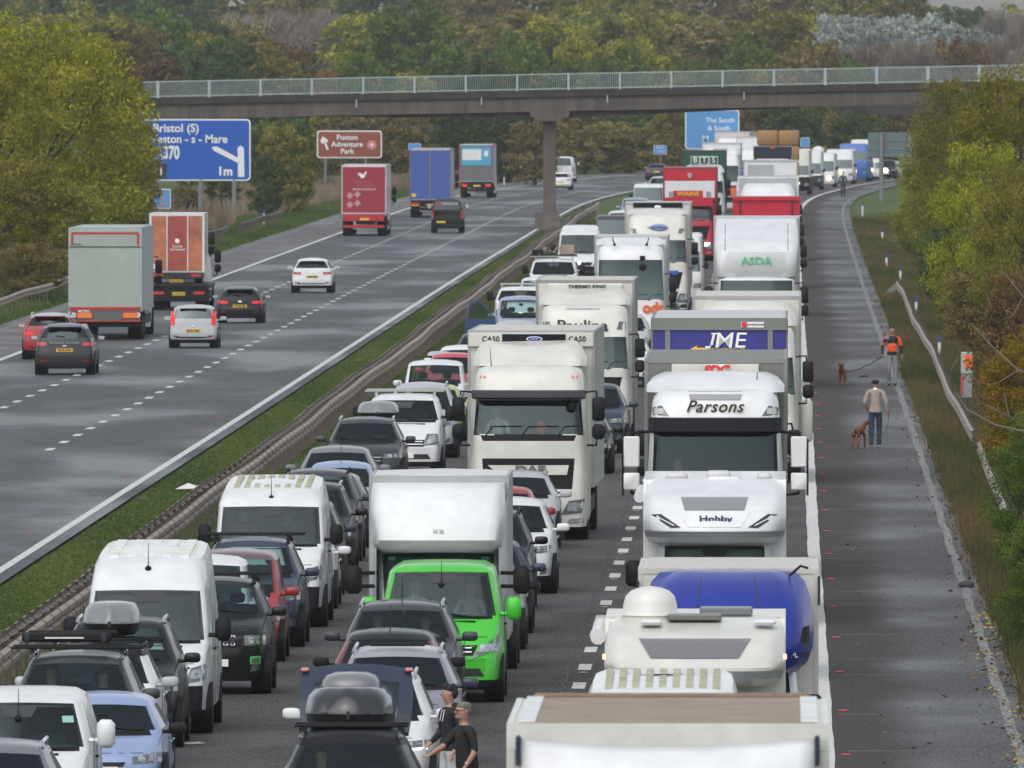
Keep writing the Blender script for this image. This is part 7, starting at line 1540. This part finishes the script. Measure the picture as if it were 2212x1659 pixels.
# man in the orange and black jacket walking towards the camera
r_, k = person('man in a black and orange jacket and grey joggers holding a lead', 1927, 71.1, .0, (((-.28, .04, 1.17), (-.29, -.06, .93)), ((.28, .03, 1.17), (.29, .0, .93))), (((-.10, -.10, .52), (-.09, .06, .12), (-.09, -.06, .04)), ((.10, -.02, .50), (.10, -.05, .09), (.10, -.17, .04))), DRKJ, JOG, TSH, SKIN2, HAIRD, 1.84)
b = MB(); b.ell((0, -.115, 1.18), (.145, .035, .135), 14, 8, .5); b.build('orange_chest_panel', ORG, r_, 60)
for q in (-1, 1): b = MB(); b.tube([(q * .13, .0, 1.50), (q * .20, .0, 1.45), (q * .245, .0, 1.33), (q * .262, .01, 1.25)], [.058, .070, .064, .056], 10); b.build('orange_sleeve', ORG, r_, 60)
b = MB(); b.tube([(.02, -.13, 1.14), (.10, -.155, 1.24)], .012, 5); b.build('pocket_flash', DRKJ, r_); b = MB(); b.ell((-.13, -.10, 1.47), (.055, .05, .075), 8, 6); b.build('grey_hood_lining', JOG, r_, 60); b = MB(); b.ell((0, .05, 1.50), (.12, .10, .07), 10, 6); b.build('hood', cl('maroon_hood', (.12, .02, .03)), r_, 60)
# two men beside the black estate
r_, k = person('young man with tousled dark hair in a dark hoodie beside the black estate', 972, 165.2, math.radians(-60), (((-.26, .03, 1.18), (-.22, -.18, 1.02)), ((.26, .04, 1.17), (.25, -.08, .93))), (((-.10, -.03, .52), (-.10, .02, .09), (-.10, -.12, .04)), ((.10, -.02, .52), (.10, .02, .09), (.10, -.12, .04))), HOOD, cl('pale_trousers', (.5, .5, .5)), SHW, SKIN, HAIRD, 1.80, hairkind='tousled', head_turn=math.radians(-25))
b = MB(); b.ell((0, .06, 1.50), (.12, .10, .065), 12, 6); b.build('hood', HOOD, r_, 60)
for q in (-1, 1): b = MB(); b.tube([(q * .03, -.10, 1.47), (q * .035, -.135, 1.32)], .005, 4); b.build('drawstring', WINK, r_)
r_, k = person('older man with glasses and a black t-shirt reaching out to the wing mirror', 1010, 169.6, math.radians(-62), (((-.25, -.22, 1.22), (-.14, -.46, 1.13)), ((.27, -.03, 1.18), (.25, -.16, .98))), (((-.11, -.03, .52), (-.11, .02, .09), (-.11, -.12, .04)), ((.11, -.02, .52), (.11, .02, .09), (.11, -.12, .04))), TSH, cl('dark_trousers', (.02, .02, .022)), TSH, SKIN, HAIRG, 1.79, sleeves=False, glasses=True, beard=True, belly=.06, lean=-.05)
b = MB(); b.tube([(.255, -.14, 1.01), (.252, -.155, 1.0)], .036, 12); b.build('wrist_watch', ALU, r_)
# far walker
r_, k = person('far walker in shorts on the bend of the hard shoulder', 1821, 30.1, 0, (((-.27, .04, 1.17), (-.28, -.04, .93)), ((.27, .04, 1.17), (.28, -.04, .93))), (((-.10, -.08, .52), (-.09, .03, .09), (-.09, -.10, .04)), ((.10, .02, .51), (.10, .12, .10), (.10, .0, .04))), NAV, NAV, TSH, SKIN2, HAIRD, 1.82)
# dogs
DOGM = mat('russet_fur', (.20, .058, .024), .85, noise=.35, nscale=7); DOGM2 = mat('brown_fur', (.25, .090, .038), .85, noise=.35, nscale=7)
def dog(label, x, s, rz, m, head=0., tail_up=True, k=1.):
    r = empty('dog', (gx(x, s), FP / s, 0), rz); tag(r, label, 'dog')
    c, sn = math.cos(head), math.sin(head)
    def H(px, py, pz): return (px * c - (py + .30) * sn, -.30 + px * sn + (py + .30) * c, pz)
    J = [(0, .36, .55, .088, .090), (0, .20, .53, .095, .100), (0, -.02, .50, .115, .120), (0, -.22, .52, .115, .135), (0, -.32, .62, .080, .085), (*H(0, -.40, .72), .066, .066), (*H(0, -.46, .76), .072, .068), (*H(0, -.56, .73), .045, .040), (*H(0, -.64, .715), .034, .030)]
    E = [(i, i + 1) for i in range(8)]
    n = len(J); J += [(0, .44, .58, .035, .035), (0, .50, .68, .022, .022), (0, .52, .80, .014, .014)] if tail_up else [(0, .44, .58, .035, .035), (0, .52, .50, .022, .022), (0, .56, .38, .014, .014)]; E += [(0, n), (n, n + 1), (n + 1, n + 2)]
    for q in (-1, 1):
        f = .03 * q
        n = len(J); J += [(q * .085, -.24, .44, .050, .060), (q * .090, -.20 + f, .28, .034, .036), (q * .088, -.23 + f, .14, .022, .024), (q * .088, -.235 + f, .04, .024, .022), (q * .088, -.28 + f, .02, .026, .018)]; E += [(3, n)] + [(n + i, n + i + 1) for i in range(4)]
        n = len(J); J += [(q * .080, .33, .46, .058, .070), (q * .088, .24 - f, .33, .044, .050), (q * .086, .38 - f, .19, .025, .026), (q * .086, .36 - f, .05, .022, .022), (q * .086, .31 - f, .02, .026, .018)]; E += [(0, n)] + [(n + i, n + i + 1) for i in range(4)]
    J = [tuple(v * k for v in j) for j in J]; skinned('body', J, E, [m], r, None, 2, root=2, vox=0)
    for q in (-1, 1): b = MB(); p = H(q * .075, -.45, .755); b.ell(tuple(v * k for v in p), (.022, .03, .055), 8, 6); b.build('ear', m, r, 60)
    b = MB(); p = H(0, -.665, .725); b.ell(tuple(v * k for v in p), (.018, .014, .014), 8, 5); b.build('nose', INK, r); return r
dog('brown dog standing with raised tail on a lead, facing the camera, farther of the two', 1819, 71.0, math.radians(-6), DOGM2, k=.90)
dog('russet dog walking away beside the man in the beige jumper, head turned right', 1856, 84.6, math.radians(162), DOGM, head=math.radians(-48), tail_up=False, k=.90)
def lead(label, pts, m=BLACK, r0=.011):
    P = [Vector((gx(x, s), FP / s, EYE - (y - HZ) / s)) for x, y, s in pts]; r = empty('dog_lead', P[0]); tag(r, label, 'dog lead')
    b = MB(); b.tube([p - P[0] for p in P], r0, 5); b.build('strap', m, r, 60)
lead('dark lead running from the farther dog to the man in the orange jacket', [(1822, 800, 71.5), (1838, 803, 71.3), (1860, 796, 71.2), (1880, 786, 71.1), (1898, 775, 71.1), (1907, 769, 71.2)], TRIM, .014)
lead('thin lead from the hand of the man in beige down to the nearer dog', [(1921, 888, 84.6), (1919, 905, 84.5), (1918, 920, 84.5), (1912, 935, 84.6), (1898, 941, 84.7), (1880, 938, 84.8), (1869, 925, 84.9)], TRIM, .008)
# people sitting behind windscreens
_seat = {}
def sitter(root, label, x, y, z, top, hair=HAIRD, skin=SKIN, turn=0., k=1.):
    key = (top.name, hair.name)
    r = empty('person', (0, 0, 0)); tag(r, label, 'person')
    h = -root.rotation_euler.z; a = root.rotation_euler.z
    M = Matrix.Rotation(a, 3, 'Z'); p = M @ Vector((x, y, z)); r.location = Vector(root.location) + p; r.rotation_euler = (0, 0, a + turn)
    if key not in _seat:
        J = [(0, .05, -.10, .15, .11), (0, .04, .12, .15, .11), (0, .05, .34, .17, .11), (0, .05, .45, .11, .08), (0, .03, .52, .060, .060), (0, .02, .61, .078, .092), (0, .02, .68, .098, .114), (0, .03, .76, .084, .098)]; E = [(i, i + 1) for i in range(7)]
        for q in (-1, 1):
            n = len(J); J += [(q * .18, .05, .43, .062, .06), (q * .24, -.06, .18, .045, .045), (q * .16, -.30, .24, .03, .028)]; E += [(3, n), (n, n + 1), (n + 1, n + 2)]; hand(J, E, n + 2, (-q * .3, -1, .1), (1, 0, 0))
            n = len(J); J += [(q * .10, -.02, -.12, .085, .085), (q * .13, -.42, -.08, .06, .06), (q * .12, -.50, -.42, .04, .04)]; E += [(0, n), (n, n + 1), (n + 1, n + 2)]
        _seat[key] = [('body', skinned('body', J, E, [top, skin], r, lambda c: 1 if (c.z > .52 or c.y < -.27) and c.z > -.05 else 0, 1).data)]
        b = MB(); b.ell((0, .045, .745), (.096, .11, .07), 12, 7); b.ell((0, .075, .69), (.094, .075, .085), 12, 7); _seat[key].append(('hair', b.build('hair', hair, r, 80).data))
        b = MB(); b.ell((0, -.08, .68), (.013, .02, .02), 8, 5); _seat[key].append(('nose', b.build('nose', skin, r, 80).data))
    else:
        for nm, me in _seat[key]: link(nm, me, r)
    r.scale = (k, k, k); return r
def find(lbl):
    for o in COL.objects:
        if o.parent is None and lbl in str(o.get('label', '')): return o
MARO = cl('maroon_top', (.14, .02, .04)); GREY_T = cl('grey_top', (.2, .2, .21)); PALE = cl('pale_top', (.5, .52, .55)); REDT = cl('red_top', (.40, .03, .03))
for lbl, who in (
    ('black ski rack, with two', (('driver behind the windscreen of the dark car with the ski rack', -.36, 2.05, .80, PALE, HAIRG), ('dark-haired passenger in the dark car with the ski rack', .36, 2.05, .76, TSH, HAIRB))),
    ('bright green van with two', (('driver at the left of the bright green van windscreen', -.42, 2.0, 1.10, PALE, HAIRB), ('passenger at the right of the bright green van windscreen', .44, 2.0, 1.08, GREY_T, HAIRB))),
    ('mossy ribbed roof', (('driver in a maroon top in the van with the mossy roof', -.50, 1.95, 1.30, MARO, HAIRD), ('passenger in the middle of the van with the mossy roof', .25, 2.1, 1.22, TSH, HAIRB))),
    ('lettered Hobby', (('driver seen low behind the Hobby motorhome windscreen', -.45, 1.9, 1.22, GREY_T, HAIRG), ('passenger seen low behind the Hobby motorhome windscreen', .45, 1.9, 1.22, GREY_T, HAIRB))),
    ('green sticker', (('driver of the bottom left white van', -.42, 1.95, 1.02, GREY_T, HAIRB),)),
    ('in front of the green van', (('driver of the dark grey car in front of the green van', -.36, 2.05, .76, GREY_T, HAIRG), ('passenger of the dark grey car in front of the green van', .36, 2.05, .74, PALE, HAIRB))),
    ('open sunroof and silver', (('driver of the car with the open sunroof', -.36, 2.05, .66, PALE, HAIRB),)),
    ('tall aerial behind', (('driver of the dark red car with the aerial', -.35, 2.0, .53, GREY_T, HAIRG),)),
    ('lettered Parsons', (('lorry driver in a red top behind the Parsons windscreen', -.66, 1.05, 2.16, REDT, HAIRG),)),
    ('lettered CA50', (('lorry driver behind the windscreen of the cream lorry', -.66, 1.0, 2.0, PALE, HAIRG),)),
    ('tailgate raised', (('driver low behind the windscreen of the black estate', -.36, 2.0, .72, TSH, HAIRG),)),
    ('door wide open', (('person leaning out beside the open blue door', -.55, 1.6, .86, TSH, HAIRB),))):
    rt = find(lbl)
    for (lab, x, y, z, top, hair) in who: sitter(rt, lab, x, y, z, top, hair)
# ------------------------------------------------------------ haze: one box of even air
bpy.context.view_layer.update()
b = MB(); b.box(-620, 720, -360, 3700, -3, 34); hz = b.build('haze', mat('haze_air', (1, 1, 1))); tag(hz, kind='stuff')
m = hz.data.materials[0]; t = m.node_tree; t.nodes.remove(t.nodes['Principled BSDF']); pv = t.nodes.new('ShaderNodeVolumePrincipled')
pv.inputs['Color'].default_value = (.86, .90, .95, 1); pv.inputs['Density'].default_value = .00006; pv.inputs['Anisotropy'].default_value = .1
t.links.new(pv.outputs[0], t.nodes['Material Output'].inputs['Volume'])
